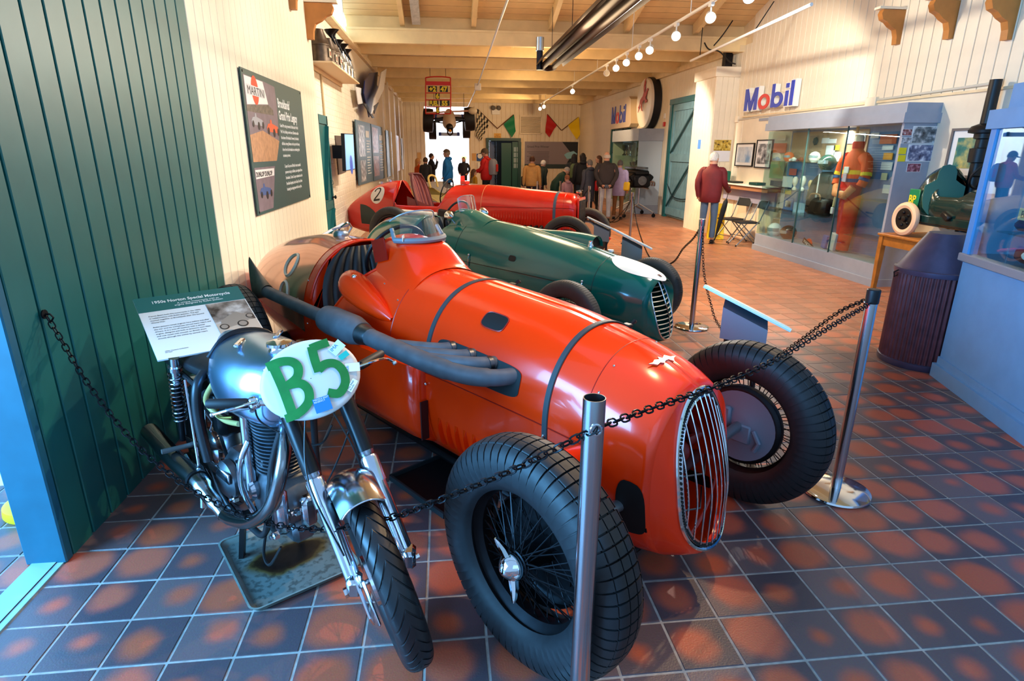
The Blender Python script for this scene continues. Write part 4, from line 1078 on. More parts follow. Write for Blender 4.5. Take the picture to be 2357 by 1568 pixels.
PG=M('painted_green',(.05,.45,.18),.45,noise=.12,nscale=25)
def brush(pts,wd,mat,name,parent,n=6,d=.013):
 P=crv([V((a,b,0))for a,b in pts],n);rows=[]
 for i,p in enumerate(P):
  a_=P[max(0,i-1)];b_=P[min(len(P)-1,i+1)];t=(b_-a_).normalized();nn=V((-t.y,t.x,0))*wd
  rows.append([pc+px_*q.x+py_*q.y+pn*(d-.016*(q.x/.168)**2)for q in(p+nn,p-nn)])
 return MB().grid(rows).build(name,mat,parent,smooth=0)
brush([(-.118,.088),(-.075,.090),(-.040,.078),(-.026,.052),(-.040,.020),(-.078,.004)],.0150,PG,'letter',plate)
brush([(-.078,.006),(-.038,-.004),(-.022,-.034),(-.034,-.072),(-.070,-.094),(-.108,-.098)],.0150,PG,'letter',plate)
brush([(-.098,.088),(-.094,.0),(-.096,-.10)],.0160,PG,'letter',plate)
brush([(-.122,-.098),(-.078,-.100)],.014,PG,'letter',plate)
brush([(.098,.100),(.062,.100),(.034,.098)],.0150,PG,'figure',plate)
brush([(.040,.104),(.034,.056),(.032,.012)],.0150,PG,'figure',plate)
brush([(.032,.018),(.062,.030),(.094,.018),(.108,-.018),(.098,-.058),(.066,-.082),(.034,-.066)],.0150,PG,'figure',plate)
def sticker(x,y,w,h,a,mat,s,tm,sz):
 R2=RP@Matrix.Rotation(a,3,'Z');c=pc+px_*x+py_*y+pn*(.0135-.016*(x/.168)**2)
 o=MB().box(c,(w,h,.0008),R2).build('sticker',mat,plate,smooth=0)
 if s:text(s,sz,tm,o,depth=.0002,loc=c+R2@V((-w*.45,h*.5-sz*.9,.0006)),rot=R2.to_euler(),line=.9)
 return o
BLU=M('sticker_blue',(.12,.45,.75),.4);INK=M('sticker_ink',(.08,.08,.10),.5)
sticker(.004,-.098,.055,.05,-.05,BLU,'MIDDLE EAST\nREGENCY',WHITE,.0085)
sticker(.118,.072,.05,.035,.5,M('sticker_pale',(.80,.88,.90),.4),'IMA',BLU,.018)
sticker(.130,.038,.035,.02,.3,M('sticker_teal',(.12,.66,.60),.4),'',BLU,.01)
sticker(.142,-.012,.03,.05,1.3,WHITE,'hub',BLU,.014)
sticker(.118,-.072,.045,.02,.7,WHITE,'The Alkali\nWorks',INK,.009)
GR=M('grip_rubber',(.05,.055,.06),.6)
rs=fa(-.12,.70,-.01);re_=V((-.85,2.01,.90))-BM;ls=fa(.12,.71,-.01);le=V((-.285,2.43,.925))-BM
for a,b in((rs,re_),(ls,le)):
 d_=(b-a);MB().tube([a,b],.011,12).lathe([(.03,-.018),(.03,.018)],c=a-d_*.04,axis=DD,seg=16).build('clip_on_bar',CHROME,mc)
 MB().tube([a+d_*.42,a+d_*.45,b-d_*.03,b],[.017,.0185,.0175,.013],14).build('grip',GR,mc)
MB().box(rs+(re_-rs)*.33,(.035,.04,.045),R3,bev=.008).tube([rs+(re_-rs)*.33,rs+(re_-rs)*.34+V((.0,-.03,-.02))],.008,6).build('throttle_housing',CHROME,mc)
MB().box(ls+(le-ls)*.30,(.03,.04,.03),R3,bev=.008).build('lever_clamp',CHROME,mc)
lv=crv([ls+(le-ls)*.25+FN*.03,ls+(le-ls)*.5+FN*.07+V((.02,0,-.01)),ls+(le-ls)*.85+FN*.07+V((.03,-.02,-.02)),le+FN*.05+V((.05,-.06,-.035))],6)
MB().tube(lv,[.007]*10+[.0055]*(len(lv)-10),8).ball(lv[-1],.0105,10,8).build('clutch_lever',CHROME,mc)
lv=crv([rs+(re_-rs)*.3+FN*.035,rs+(re_-rs)*.6+FN*.07+V((0,0,-.03)),re_+FN*.05+V((.02,0,-.05))],6)
MB().tube(lv,.0055,8).ball(lv[-1],.009,10,8).build('brake_lever',CHROME,mc)
CAB=M('cable_black',(.04,.04,.045),.5)
for P in([rs+(re_-rs)*.33,bw(.14,.22,.80),bw(.02,.36,.72),fa(.02,.55,.03)],[ls+(le-ls)*.3,bw(-.1,.42,.80),bw(-.02,.40,.62),bw(-.05,.2,.4)],[rs+(re_-rs)*.3,bw(.20,.05,.82),bw(.16,-.05,.76)],[fa(-.05,.62,.04),fa(-.12,.40,.06),fa(-.10,.12,.05)],[fa(.03,.66,.03),fa(.06,.45,.02),fa(.06,.3,-.05)]):
 MB().tube(crv(P,8),.0035,6).build('control_cable',CAB,mc)
MB().tube(crv([bw(.13,.02,.76),bw(.17,.0,.80),bw(.20,.08,.83),bw(.17,.20,.87)],8),.008,8).build('breather_pipe',FORK,mc)
rows=[]
def gd(q,u,rr,wd):return AX+(FN*cos(q)+DD*sin(q))*(rr-.022*abs(u)**2.4*1.6)+LT*u*wd
for q in frange(radians(44),radians(150),22):
 rows.append([gd(q,u,.388,.076)for u in frange(-1,1,12)])
MB().grid(rows).tube([gd(radians(44),u,.386,.069)for u in frange(-1,1,12)],.004,6).build('front_mudguard',ALP,mc,smooth=80)
def tankp(y,a):
 t=(y+.40)/.66;w_=.185*(sin(min(1,t*1.15+.14)*pi*.62)**.8)*(1-.35*smoothstep(.0,.32,.32-t));w_*=1-.25*smoothstep(.75,1,t)
 zt=1.0+.03*sin(t*pi)+.015*t;zb=.75-.0*t+.05*smoothstep(.4,0,t);q=a*pi
 zm=zb+(zt-zb)*.45
 sx_=math.copysign(abs(sin(q))**.85,sin(q));z=zm+(zt-zm)*abs(cos(q))**.9 if cos(q)>0 else zm-(zm-zb)*abs(cos(q))**.5
 return bw(w_*sx_,y,z)
rows=[]
for t,k in[(0,.0),(.004,.45),(.02,.75),(.05,.92)]+[(u,1.)for u in frange(.09,.91,18)]+[(.95,.93),(.98,.78),(.996,.45),(1,0.)]:
 y=-.40+.66*t;c_=bw(0,y,.885);rows.append([c_+(tankp(y,-1+2*j/40)-c_)*k for j in range(40)])
tank=MB().grid(rows,closev=True).build('fuel_tank',M('tank_alloy_blue_tint',(.64,.77,.90),.27,1,noise=.10,nscale=5),mc,smooth=80)  # polished alloy with the blue daylight reflection tinted into its base colour
MB().lathe([(.045,0),(.047,.012),(.036,.022),(.034,.03),(.046,.034),(.046,.046),(.02,.055)],c=bw(0,.12,1.012),seg=28).build('tank_filler_cap',CHROME,tank)
m=MB();rows=[]
for u in frange(-1,1,10):
 rows.append([tankp(-.30+.05*u*(1),.36+.09*v*sqrt(max(0,1-u*u)))+RT*.003 for v in frange(-1,1,8)])
m.grid(rows).build('worn_knee_patch',M('faded_patch',(.80,.78,.80),.6,noise=.08),tank,smooth=80)
MB().tube(crv([tankp(-.20,.35)+RT*.004,tankp(-.20,.15)+V((0,0,.006)),tankp(-.20,0)+V((0,0,.008)),tankp(-.20,-.2)+V((0,0,.006)),tankp(-.20,-.4)-RT*.004],6),.011,8).build('tank_strap',M('strap_dark',(.08,.10,.13),.4,.4),tank)
for sg in(-1,1):
 MB().box(tankp(-.05,.12*sg)+V((0,0,.008)),(.02,.09,.012),bev=.004).build('tank_bracket',CHROME,tank)
rows=[]
for t in frange(0,1,14):
 y=lerp(-.38,-.95,t);hw=.10+.03*sin(t*pi);zz=.80+.03*t+.05*smoothstep(.7,1,t)
 rows.append([bw(hw*cos(q),y,zz+.045*abs(sin(q))**.6*(1 if sin(q)>0 else-.6))for q in[2*pi*k/24 for k in range(24)]])
m=MB().grid(rows,closev=True);m.add(rows[-1],[tuple(range(24))]);m.add(rows[0],[tuple(range(24))]);m.build('seat',LEATHER,mc,smooth=60)
rows=[]
for q in frange(radians(20),radians(170),16):rows.append([bw(.075*u,-.71-.375*cos(q),.33+.375*sin(q)-.02*u*u)for u in frange(-1,1,8)])
MB().grid(rows).build('rear_mudguard',ALP,mc,smooth=80)
FRM=M('frame_grey',(.20,.21,.22),.35,.6)
for sg in(-1,1):
 MB().tube(crv([bw(.03*sg,.28,.93),bw(.09*sg,.14,.60),bw(.12*sg,.06,.26),bw(.12*sg,-.1,.20),bw(.12*sg,-.35,.22),bw(.13*sg,-.44,.45),bw(.12*sg,-.42,.72),bw(.05*sg,-.1,.80),bw(.03*sg,.25,.90)],6),.014,10).build('frame_cradle',FRM,mc)
 MB().tube([bw(.12*sg,-.42,.74),bw(.13*sg,-.86,.80)],.012,8).build('subframe_rail',FRM,mc)
 MB().tube([bw(.12*sg,-.36,.34),bw(.11*sg,-.71,.33)],.018,10).build('swing_arm',FRM,mc)
 sh=bpy.data.objects.new('shock_absorber',None);COL.objects.link(sh);sh.parent=mc
 a,b=bw(.155*sg,-.60,.86),bw(.15*sg,-.69,.42);d_=b-a
 MB().tube([a,a+d_*.3],.022,16).lathe([(.03,0),(.03,.02)],c=a+d_*.1,axis=d_,seg=18).build('damper_top',ALP,sh)
 MB().tube([a+d_*.25,b],.016,12).build('damper_body',IRON,sh)
 pts=[]
 x1=d_.normalized().orthogonal().normalized();y1=d_.normalized().cross(x1)
 for k in range(11*14+1):
  q=2*pi*k/14;pts.append(a+d_*(.18+.55*k/(11*14))+(x1*cos(q)+y1*sin(q))*.030)
 MB().tube(pts,.0042,6).build('coil_spring',FORK,sh)
 MB().tube([bw(.17*sg,-.45,.80),bw(.19*sg,-.40,.36)],.006,8).build('frame_stay',ALP,mc)
 pg=MB().tube([bw(.13*sg,-.60,.42),bw(.27*sg,-.61,.43)],.012,10).build('footpeg',M('peg_grey',(.36,.35,.34),.6,.3),mc)
 MB().bar(bw(.14*sg,-.38,.46),bw(.15*sg,-.64,.44),.008,.04).build('rearset_plate',ALP,mc)
MB().tube([bw(.19,-.56,.40),bw(.20,-.36,.33),bw(.18,-.22,.30)],.008,8).tube([bw(.20,-.36,.33),bw(.21,-.37,.22)],.012,8).build('gear_lever',ALP,mc)
MB().box(bw(.145,-.30,.40),(.01,.22,.05),Matrix.Rotation(atan2(FW.y,FW.x)-pi/2,3,'Z'),bev=.004).build('brake_link_plate',ALP,mc)
RB=Matrix.Rotation(atan2(FW.y,FW.x)-pi/2,3,'Z')
en=bpy.data.objects.new('engine',None);COL.objects.link(en);en.parent=mc
cyl0=bw(0,.0,.46);cax=(V((0,0,1))+FW*.05).normalized()
m=MB();m.lathe([(.055,0),(.055,.36)],c=cyl0,axis=cax,seg=24)
for k in range(17):
 h=.035+k*.0165;rr=.098 if k<11 else .098+.012*(k-10)/6;pr=[(rr-.004,h-.0025),(rr,h),(rr-.004,h+.0025),(.05,h+.003)]
 m.lathe([(.05,h-.003)]+pr,c=cyl0,axis=cax,seg=36,cap=False)
stuff(m.build('cylinder_fins',ENG,en,smooth=30))
MB().box(cyl0+cax*.335,(.17,.19,.05),RB,bev=.02).tube([bw(-.09,-.03,.82),bw(.09,-.03,.82)],.035,14).tube([bw(-.09,.06,.815),bw(.09,.06,.815)],.03,14).lathe([(.06,0),(.06,.02),(.05,.03)],c=bw(.09,.01,.80),axis=RT,seg=20).build('cam_box',ENG,en)
MB().tube([bw(.105,-.06,.40),bw(.105,-.03,.78)],.022,12).lathe([(.04,0),(.04,.03)],c=bw(.095,-.03,.79),axis=RT,seg=16).lathe([(.045,0),(.05,.02),(.04,.035)],c=bw(.09,-.06,.40),axis=RT,seg=18).build('bevel_drive_tube',ALP,en)
MB().lathe([(.14,-.075),(.15,-.05),(.15,.05),(.14,.075),(.10,.09),(.05,.095)],c=bw(0,.0,.34),axis=RT,seg=40).box(bw(0,-.02,.45),(.15,.2,.07),RB,bev=.015).box(bw(0,.10,.24),(.10,.12,.10),RB,bev=.02).build('crankcase',ENG,en)
MB().box(bw(.02,-.27,.36),(.16,.22,.22),RB,bev=.04).lathe([(.09,0),(.09,.03),(.06,.05)],c=bw(.10,-.27,.36),axis=RT,seg=28).build('gearbox',ENG,en)
MB().box(bw(.10,.18,.40),(.05,.07,.20),RB,bev=.02).box(bw(.0,.20,.36),(.06,.05,.14),RB,bev=.015).build('magneto',ALP,en)
for a,b,r in((.06,.0,.55),(-.06,-.1,.3),(.09,-.14,.5),(.13,.02,.3),(.12,-.2,.3),(.02,.16,.35),(.1,.12,.26)):
 MB().lathe([(.018,0),(.018,.02),(.009,.024),(.009,.035)],c=bw(a,b,r),axis=RT,seg=6).build('union_nut',CHROME,en)
MB().tube([bw(.0,-.12,.74),bw(.03,-.22,.76),bw(.05,-.32,.80)],[.03,.034,.04],16).lathe([(.045,0),(.055,.05)],c=bw(.05,-.32,.80),axis=-FW,seg=20).build('carburettor',ALP,en)
MB().tube(crv([bw(.13,-.20,.86),bw(.15,-.30,.74),bw(.13,-.20,.68),bw(.12,-.06,.70)],8),.011,10).build('yellow_fuel_hose',M('fuel_hose',(.62,.56,.34),.4),en)
MB().tube(crv([bw(.13,.03,.66),bw(.17,.03,.58),bw(.16,-.02,.44),bw(.13,-.02,.32)],8),.012,10).build('braided_oil_line',ALP,en)
MB().tube(crv([bw(.10,-.42,.82),bw(.15,-.38,.78),bw(.17,-.37,.65),bw(.17,-.33,.45)],8),.02,12).build('oil_pipe',FRM,en)
MB().tube(crv([bw(.10,-.30,.72),bw(.14,-.22,.69),bw(.12,-.12,.71)],8),.006,8).build('brass_pipe',M('brass',(.62,.54,.28),.3,1),en)
MB().box(bw(0,-.42,.62),(.18,.12,.24),RB,bev=.03).build('oil_tank',M('tank_black',(.08,.09,.10),.3,.4),mc)
EXB=M('exhaust_blued',(.52,.53,.53),.2,1,noise=.15,nscale=6)
MB().tube(crv([bw(.02,.10,.755),bw(.07,.24,.77),bw(.14,.335,.68),bw(.185,.30,.52),bw(.20,.14,.38),bw(.205,-.05,.30),bw(.205,-.16,.28)],8),.025,16).build('exhaust_header',EXB,mc)
MB().tube(crv([bw(.205,-.14,.28),bw(.21,-.25,.32),bw(.215,-.38,.36),bw(.22,-.62,.37),bw(.22,-.95,.40)],6),[.026]*4+[.033]*5+[.042]*16,18).build('megaphone',EXB,mc)
MB().lathe([(.047,0),(.047,.02)],c=bw(.215,-.36,.358),axis=-FW,seg=20).build('megaphone_clamp',IRON,mc)
MB().tube(crv([bw(.12,.18,.24),bw(.15,.12,.14),bw(.12,.0,.12),bw(.05,-.1,.17)],8),.006,6).build('drain_hose',CAB,mc)
ps=MB().bar(bw(.12,-.16,.24),bw(.14,-.20,.0),.035,.02).bar(bw(-.12,-.16,.24),bw(-.14,-.20,.0),.035,.02).bar(bw(-.12,-.16,.23),bw(.12,-.16,.23),.03,.02)
ps.build('centre_stand',BLACK,mc,smooth=0)
TRM=M('galvanised_tray',(.50,.55,.52),.4,.35,noise=.18,nscale=22)
def tray_mat():
 m=TRM.copy();m.name='oily_tray';nt=m.node_tree;b=nt.nodes['Principled BSDF'];N=nt.nodes.new;L=nt.links.new
 tc=N('ShaderNodeTexCoord');mp=N('ShaderNodeMapping');L(tc.outputs['Object'],mp.inputs[0]);mp.inputs['Location'].default_value=(-.05,-.02,0);mp.inputs['Scale'].default_value=(5.2,8.5,1);mp.inputs['Rotation'].default_value=(0,0,.1)
 nz=N('ShaderNodeTexNoise');nz.inputs['Scale'].default_value=6;L(tc.outputs['Object'],nz.inputs['Vector'])
 mm=N('ShaderNodeVectorMath');mm.operation='MULTIPLY_ADD';L(nz.outputs['Color'],mm.inputs[0]);mm.inputs[1].default_value=(.9,.9,0);L(mp.outputs[0],mm.inputs[2])
 sb=N('ShaderNodeVectorMath');sb.operation='SUBTRACT';L(mm.outputs[0],sb.inputs[0]);sb.inputs[1].default_value=(.45,.45,0)
 ln=N('ShaderNodeVectorMath');ln.operation='LENGTH';L(sb.outputs[0],ln.inputs[0])
 cr=N('ShaderNodeValToRGB');e=cr.color_ramp.elements;e[0].position=.55;e[0].color=(*s2l((.05,.05,.05)),1);e[1].position=1.0;e[1].color=(*s2l((.42,.47,.45)),1)
 k=e.new(.72);k.color=(*s2l((.16,.11,.05)),1);k=e.new(.82);k.color=(*s2l((.38,.31,.17)),1)
 L(ln.outputs['Value'],cr.inputs[0]);mx=N('ShaderNodeMix');mx.data_type='RGBA';mx.blend_type='MULTIPLY';mx.inputs[0].default_value=.5;nz3=N('ShaderNodeTexNoise');nz3.inputs['Scale'].default_value=40;L(tc.outputs['Object'],nz3.inputs['Vector'])
 mr=N('ShaderNodeMapRange');mr.inputs[1].default_value=.35;mr.inputs[2].default_value=.5;L(nz3.outputs['Fac'],mr.inputs[0]);L(cr.outputs[0],mx.inputs[6]);L(mr.outputs[0],mx.inputs[7]);L(mx.outputs[2],b.inputs['Base Color'])
 return m
ty=thing('drip_tray','galvanised metal tray with a dark oil stain under the motorcycle','tray',(-.745,2.33,0),.555)
def rrect(hx,hy,r,n=6):
 o=[]
 for(sx,sy,a)in((1,1,0),(-1,1,pi/2),(-1,-1,pi),(1,-1,3*pi/2)):
  for k in range(n+1):q=a+pi/2*k/n;o.append((sx*(hx-r)+r*cos(q),sy*(hy-r)+r*sin(q)))
 return o
def ringz(hx,hy,r,z):return[V((x,y,z))for x,y in rrect(hx,hy,r)]
hx,hy=.225,.27
m=MB().grid([ringz(hx-.012,hy-.012,.03,.002),ringz(hx,hy,.035,.03),ringz(hx+.008,hy+.008,.04,.03),ringz(hx+.006,hy+.006,.04,.026),ringz(hx-.004,hy-.004,.035,.024),ringz(hx-.022,hy-.022,.03,.006)],closev=True)
m.build('tray_rim',TRM,ty,smooth=60)
P=ringz(hx-.02,hy-.02,.03,.006);MB().add(P,[tuple(range(len(P)))]).add([p-V((0,0,.004))for p in P],[tuple(range(len(P)))[::-1]]).build('tray_base',tray_mat(),ty,smooth=0)
# stanchions and chains
ST_P={'a':(.36,1.34),'b':(2.06,2.60),'c':(2.53,5.70),'d':(3.62,11.45),'e':(3.28,13.6),'f':(3.05,15.9),'g':(2.43,15.9),'h':(3.42,13.2),'i':(2.75,19.5)}
STL={'a':'hollow chrome stanchion post in front of the near tyre of the orange red car','b':'black-capped chrome stanchion beside the far front tyre of the orange red car','c':'chrome stanchion beside the nose of the green racing car','d':'chrome stanchion just beyond the front of the car numbered 2','e':'chrome stanchion in front of the woman with the red bag','f':'chrome stanchion in front of the man in the green coat','g':'chrome stanchion on the right side of the person in the tan coat','h':'chrome stanchion directly in front of the legs of the bald man','i':'farthest chrome stanchion, on the left side of the person in the tan coat'}
ST={}
TUBE=M('brushed_stanchion',(.72,.73,.75),.2,1)
def stanchion(k,h=1.16,hollow=False):
 x,y=ST_P[k];t=thing('stanchion',STL[k],'stanchion',(x,y,0),0,'chrome barrier posts');ST[k]=V((x,y,h))
 MB().lathe([(.001,0),(.17,.0),(.175,.006),(.172,.016),(.15,.022),(.05,.028),(.001,.03)],seg=48).build('base',CHROME,t)
 if hollow:MB().lathe([(.029,.02),(.029,h),(.0265,h),(.0265,h-.25)],seg=32,cap=False).build('post',TUBE,t)
 else:
  MB().lathe([(.027,.02),(.027,h-.06)],seg=28).build('post',TUBE,t)
  MB().lathe([(.030,h-.07),(.031,h-.065),(.031,h-.004),(.027,h),(.001,h)],seg=28).build('cap',BLACK if k=='b' else TUBE,t)
 MB().tube([(.014*cos(q),-.031 if hollow else .031,h-.075+.014*sin(q))for q in[2*pi*i/16 for i in range(16)]],.003,6,closed=True).build('chain_eye',CHROME,t)
 return t
for k in ST_P:stanchion(k,1.16 if k=='a' else(1.12 if k in 'bc' else 1.0),k=='a')
def link_mesh(L,W,r,mat):
 pts=[]
 for k in range(6):q=-pi/2+pi*k/5;pts.append((L/2-W/2+W/2*cos(q),W/2*sin(q),0))
 for k in range(6):q=pi/2+pi*k/5;pts.append((-L/2+W/2+W/2*cos(q),W/2*sin(q),0))
 return MB().tube(pts,r,5,closed=True).mesh('link',mat,60)
CHM=M('chain_black',(.10,.105,.115),.28,.8)
LKM=link_mesh(.036,.021,.0029,CHM)
def chain(label,pts,solo=True,L=.046,name='chain',pitch=.028,group='black barrier chains'):
 P=crv(pts,14);d=[0]
 for i in range(1,len(P)):d.append(d[-1]+(P[i]-P[i-1]).length)
 n=int(d[-1]/pitch);t=thing(name,label,'chain',P[0],0,group);o=P[0];m=MB();j=0
 for i in range(n):
  s=(i+.5)*d[-1]/n
  while d[j+1]<s:j+=1
  u=(s-d[j])/(d[j+1]-d[j]);p=P[j].lerp(P[j+1],u);tx=(P[j+1]-P[j]).normalized()
  side=tx.cross(V((0,0,1)));side=side.normalized()if side.length>.05 else V((1,0,0));up=side.cross(tx)
  a=pi/4+(i%2)*pi/2+random.uniform(-.12,.12);y=side*cos(a)+up*sin(a);z=tx.cross(y)
  R=Matrix((tx,y,z)).transposed()
  if solo:inst('link',LKM,t,p-o,R.to_euler())
  else:
   pt=[]
   for k in range(10):
    q=2*pi*k/10;pt.append(p-o+R@V((.019*cos(q),.010*sin(q),0)))
   m.tube(pt,.0038,4,closed=True)
 if not solo:stuff(m.build('links',CHM,t,smooth=60))
 return t
def along(a,b,tz):return[V((lerp(a.x,b.x,t),lerp(a.y,b.y,t),z))for t,z in tz]
Wk=V((-1.69,2.62,1.07));eA=V((.36,1.31,1.09));eB=V((2.03,2.58,1.05));eB2=V((2.07,2.64,1.06));eC=V((2.53,5.67,1.04));eC2=V((2.54,5.74,1.04));eD=V((3.62,11.42,.92))
chain('black chain hanging in front of the motorcycle from the green wall to the hollow post',along(Wk,eA,[(0,1.07),(.03,.97),(.08,.80),(.17,.60),(.27,.48),(.36,.43),(.46,.415),(.56,.455),(.64,.52),(.73,.63),(.82,.77),(.91,.92),(1,1.09)]))
chain('black chain across the nose of the orange red car to the far front tyre post',along(V((.39,1.36,1.07)),eB,[(0,1.07),(.15,1.045),(.28,1.02),(.45,1.005),(.58,1.01),(.75,1.03),(1,1.05)]))
chain('slack black chain between the black-capped post and the green car post',along(eC,eB2,[(0,1.04),(.03,.80),(.08,.58),(.17,.40),(.26,.28),(.5,.22),(.68,.42),(.79,.64),(.86,.80),(.93,.95),(1,1.06)]))
chain('black chain running from the green car post back past its far tyre',along(eC2,eD,[(0,1.04),(.05,.88),(.13,.70),(.22,.45),(.4,.22),(.6,.22),(.85,.5),(1,.92)]),False)
chain('black chain from the post beyond car number 2 towards the visitors',along(V((3.62,11.48,.93)),V((3.28,13.55,.93)),[(0,.93),(.1,.7),(.5,.3),(.9,.7),(1,.93)]),False)
chain('thin black chain by the trolley legs behind the woman in lilac',along(V((3.64,11.5,.93)),V((4.0,16.75,.93)),[(0,.93),(.2,.35),(.5,.2),(.8,.5),(1,.93)]),False)
chain('black chain behind the bonnet of car number 2, under the man in the green coat',along(V((3.26,13.6,.93)),V((3.05,15.85,.93)),[(0,.93),(.5,.5),(1,.93)]),False)
hk=thing('wall_hook','small dark hook on the green wall holding the chain','hook',(-1.70,2.62,1.08))
MB().lathe([(.02,0),(.02,.006)],axis=(1,0,0),seg=14).tube([(0,0,0),(.025,0,0),(.035,0,-.015),(.025,0,-.03)],.004,6).build('hook',IRON,hk)
# lectern style signs
SIGNG=M('sign_green',(.13,.40,.38),.5);SIGNW=M('sign_white',(.90,.90,.88),.5);TXT=M('sign_text',(.16,.16,.18),.6)
def plank4(name,P,th,mat,parent,o):
 n=(P[1]-P[0]).cross(P[3]-P[0]).normalized();n=n if n.z>0 else-n
 vs=[p-o for p in P]+[p-o-n*th for p in P]
 return MB().add(vs,[(0,1,2,3),(7,6,5,4),(0,4,5,1),(1,5,6,2),(2,6,7,3),(3,7,4,0)]).build(name,mat,parent,smooth=0)
TL,TR,BLc,BRc=fl(305,690,1.05),fl(547,659,1.05),fl(385,822,.86),fl(640,782,.86)
ex=(TR-TL).normalized();wS=(TR-TL).length;BLc=TL+((BLc-TL)+(BRc-TR))/2;ey=(BLc-TL);ey=(ey-ex*ey.dot(ex));hS=ey.length;ey=-ey.normalized();en_=ex.cross(ey)
o_=V((TL.x+.2,TL.y-.0,0));sg1=thing('information_sign','tilted white sign with a green header standing behind the motorcycle','sign',o_,0,'tilted information signs')
def sp1(u,v,d=0.):return TL-o_+ex*(u*wS)-ey*(v*hS)+en_*d
R1=Matrix((ex,ey,en_)).transposed().to_euler()
def q1(name,u0,v0,u1,v1,d,mat,parent=None,sk=0):
 P=[sp1(u0,v0,d),sp1(u1,v0,d),sp1(u1+sk,v1,d),sp1(u0+sk,v1,d)];return MB().add(P+[p-en_*.0012 for p in P],[(0,1,2,3),(7,6,5,4),(0,4,5,1),(1,5,6,2),(2,6,7,3),(3,7,4,0)]).build(name,mat,parent or sg1,smooth=0)
MB().add([sp1(0,0),sp1(1,0),sp1(1,1),sp1(0,1)]+[sp1(0,0,-.008),sp1(1,0,-.008),sp1(1,1,-.008),sp1(0,1,-.008)],[(0,1,2,3),(7,6,5,4),(0,4,5,1),(1,5,6,2),(2,6,7,3),(3,7,4,0)]).build('panel',SIGNW,sg1,smooth=0)
hd=q1('header',0,0,1,.25,.0014,SIGNG)
text('1950s Norton Special Motorcycle',.030,WHITE,hd,depth=.0003,loc=sp1(.14,.125,.0018),rot=R1,bold=.0006,sx=.88)
text('A unique motorcycle with an\nengine designed by Robin Jackson',.0165,WHITE,hd,depth=.0003,loc=sp1(.56,.175,.0018),rot=R1,align='CENTER',line=.9)
text('Francis Beart built this motorcycle in the 1960s\nin collaboration with Robin Jackson. The pair\nworked together at Brooklands after the Second\nWorld War.\n\nRobin Jackson tuned engines here before and after\nthe war and his workshops served many riders and\ndrivers. It is a one-off machine with a special\nengine, designed and built to Jackson\'s own ideas,\nand was raced with success on British short\ncircuits through the sixties by several riders.',.0118,TXT,sg1,depth=.0002,loc=sp1(.07,.335,.0012),rot=R1,line=1.5)
text('1950s, Museum Collection\nOn loan',.009,TXT,sg1,depth=.0002,loc=sp1(.08,.90,.0012),rot=R1)
def photo_mat(name,cols,scale=6.,seed=0.):
 m=bpy.data.materials.new(name);m.use_nodes=True;nt=m.node_tree;b=nt.nodes['Principled BSDF'];N=nt.nodes.new;L=nt.links.new
 tc=N('ShaderNodeTexCoord');nz=N('ShaderNodeTexNoise');nz.inputs['Scale'].default_value=scale;nz.inputs['Detail'].default_value=6;mp=N('ShaderNodeMapping');mp.inputs['Location'].default_value=(seed,seed,seed)
 L(tc.outputs['Object'],mp.inputs[0]);L(mp.outputs[0],nz.inputs['Vector']);cr=N('ShaderNodeValToRGB');e=cr.color_ramp.elements
 while len(e)<len(cols):e.new(.5)
 for i,c in enumerate(cols):e[i].position=.32+.36*i/(len(cols)-1);e[i].color=(*s2l(c),1)
 L(nz.outputs['Fac'],cr.inputs[0]);L(cr.outputs[0],b.inputs['Base Color']);b.inputs['Roughness'].default_value=.35;return m
SEP=photo_mat('sepia_photo',[(.25,.2,.17),(.6,.53,.47),(.86,.8,.74)],14)
phs=q1('photograph',.60,.26,.99,.80,.0015,SEP)
q1('photo_ground',.60,.62,.99,.80,.0022,M('sepia_ground',(.78,.68,.58),.5),phs)
SK=M('sepia_dark',(.22,.17,.14),.5);SL2=M('sepia_light',(.62,.54,.46),.5)
def disc1(u,v,r,mat,asp=1.):
 return MB().add([sp1(u+r*cos(q)/wS,v+r*asp*sin(q)/hS,.0032 if mat is SK else .0038)for q in[2*pi*k/20 for k in range(20)]],[tuple(range(20))[::-1]]).build('photo_wheel',mat,phs,smooth=0)
MB().add([sp1(u,v,.0028)for u,v in((.64,.66),(.66,.58),(.76,.50),(.84,.46),(.88,.50),(.95,.52),(.96,.60),(.86,.66),(.70,.70))],[tuple(range(9))[::-1]]).build('photo_car',SL2,phs,smooth=0)
for(u,v,r)in((.665,.68,.022),(.845,.67,.026),(.945,.56,.019)):
 disc1(u,v,r,SK);disc1(u,v,r*.72,SL2)
GB=M('sign_bracket_grey',(.47,.50,.54),.5)
c_=sp1(.5,.6,-.125);MB().box(c_,(.14,.10,.09),Matrix.Rotation(atan2(ex.y,ex.x),3,'Z')).build('bracket_box',GB,sg1,smooth=0)
pb_=V((-1.52,3.30,0))-o_;MB().tube([pb_,pb_+V((0,0,c_.z-.05)),c_],.015,12).lathe([(.10,0),(.10,.012)],c=pb_,seg=24).build('post',BLACK,sg1)
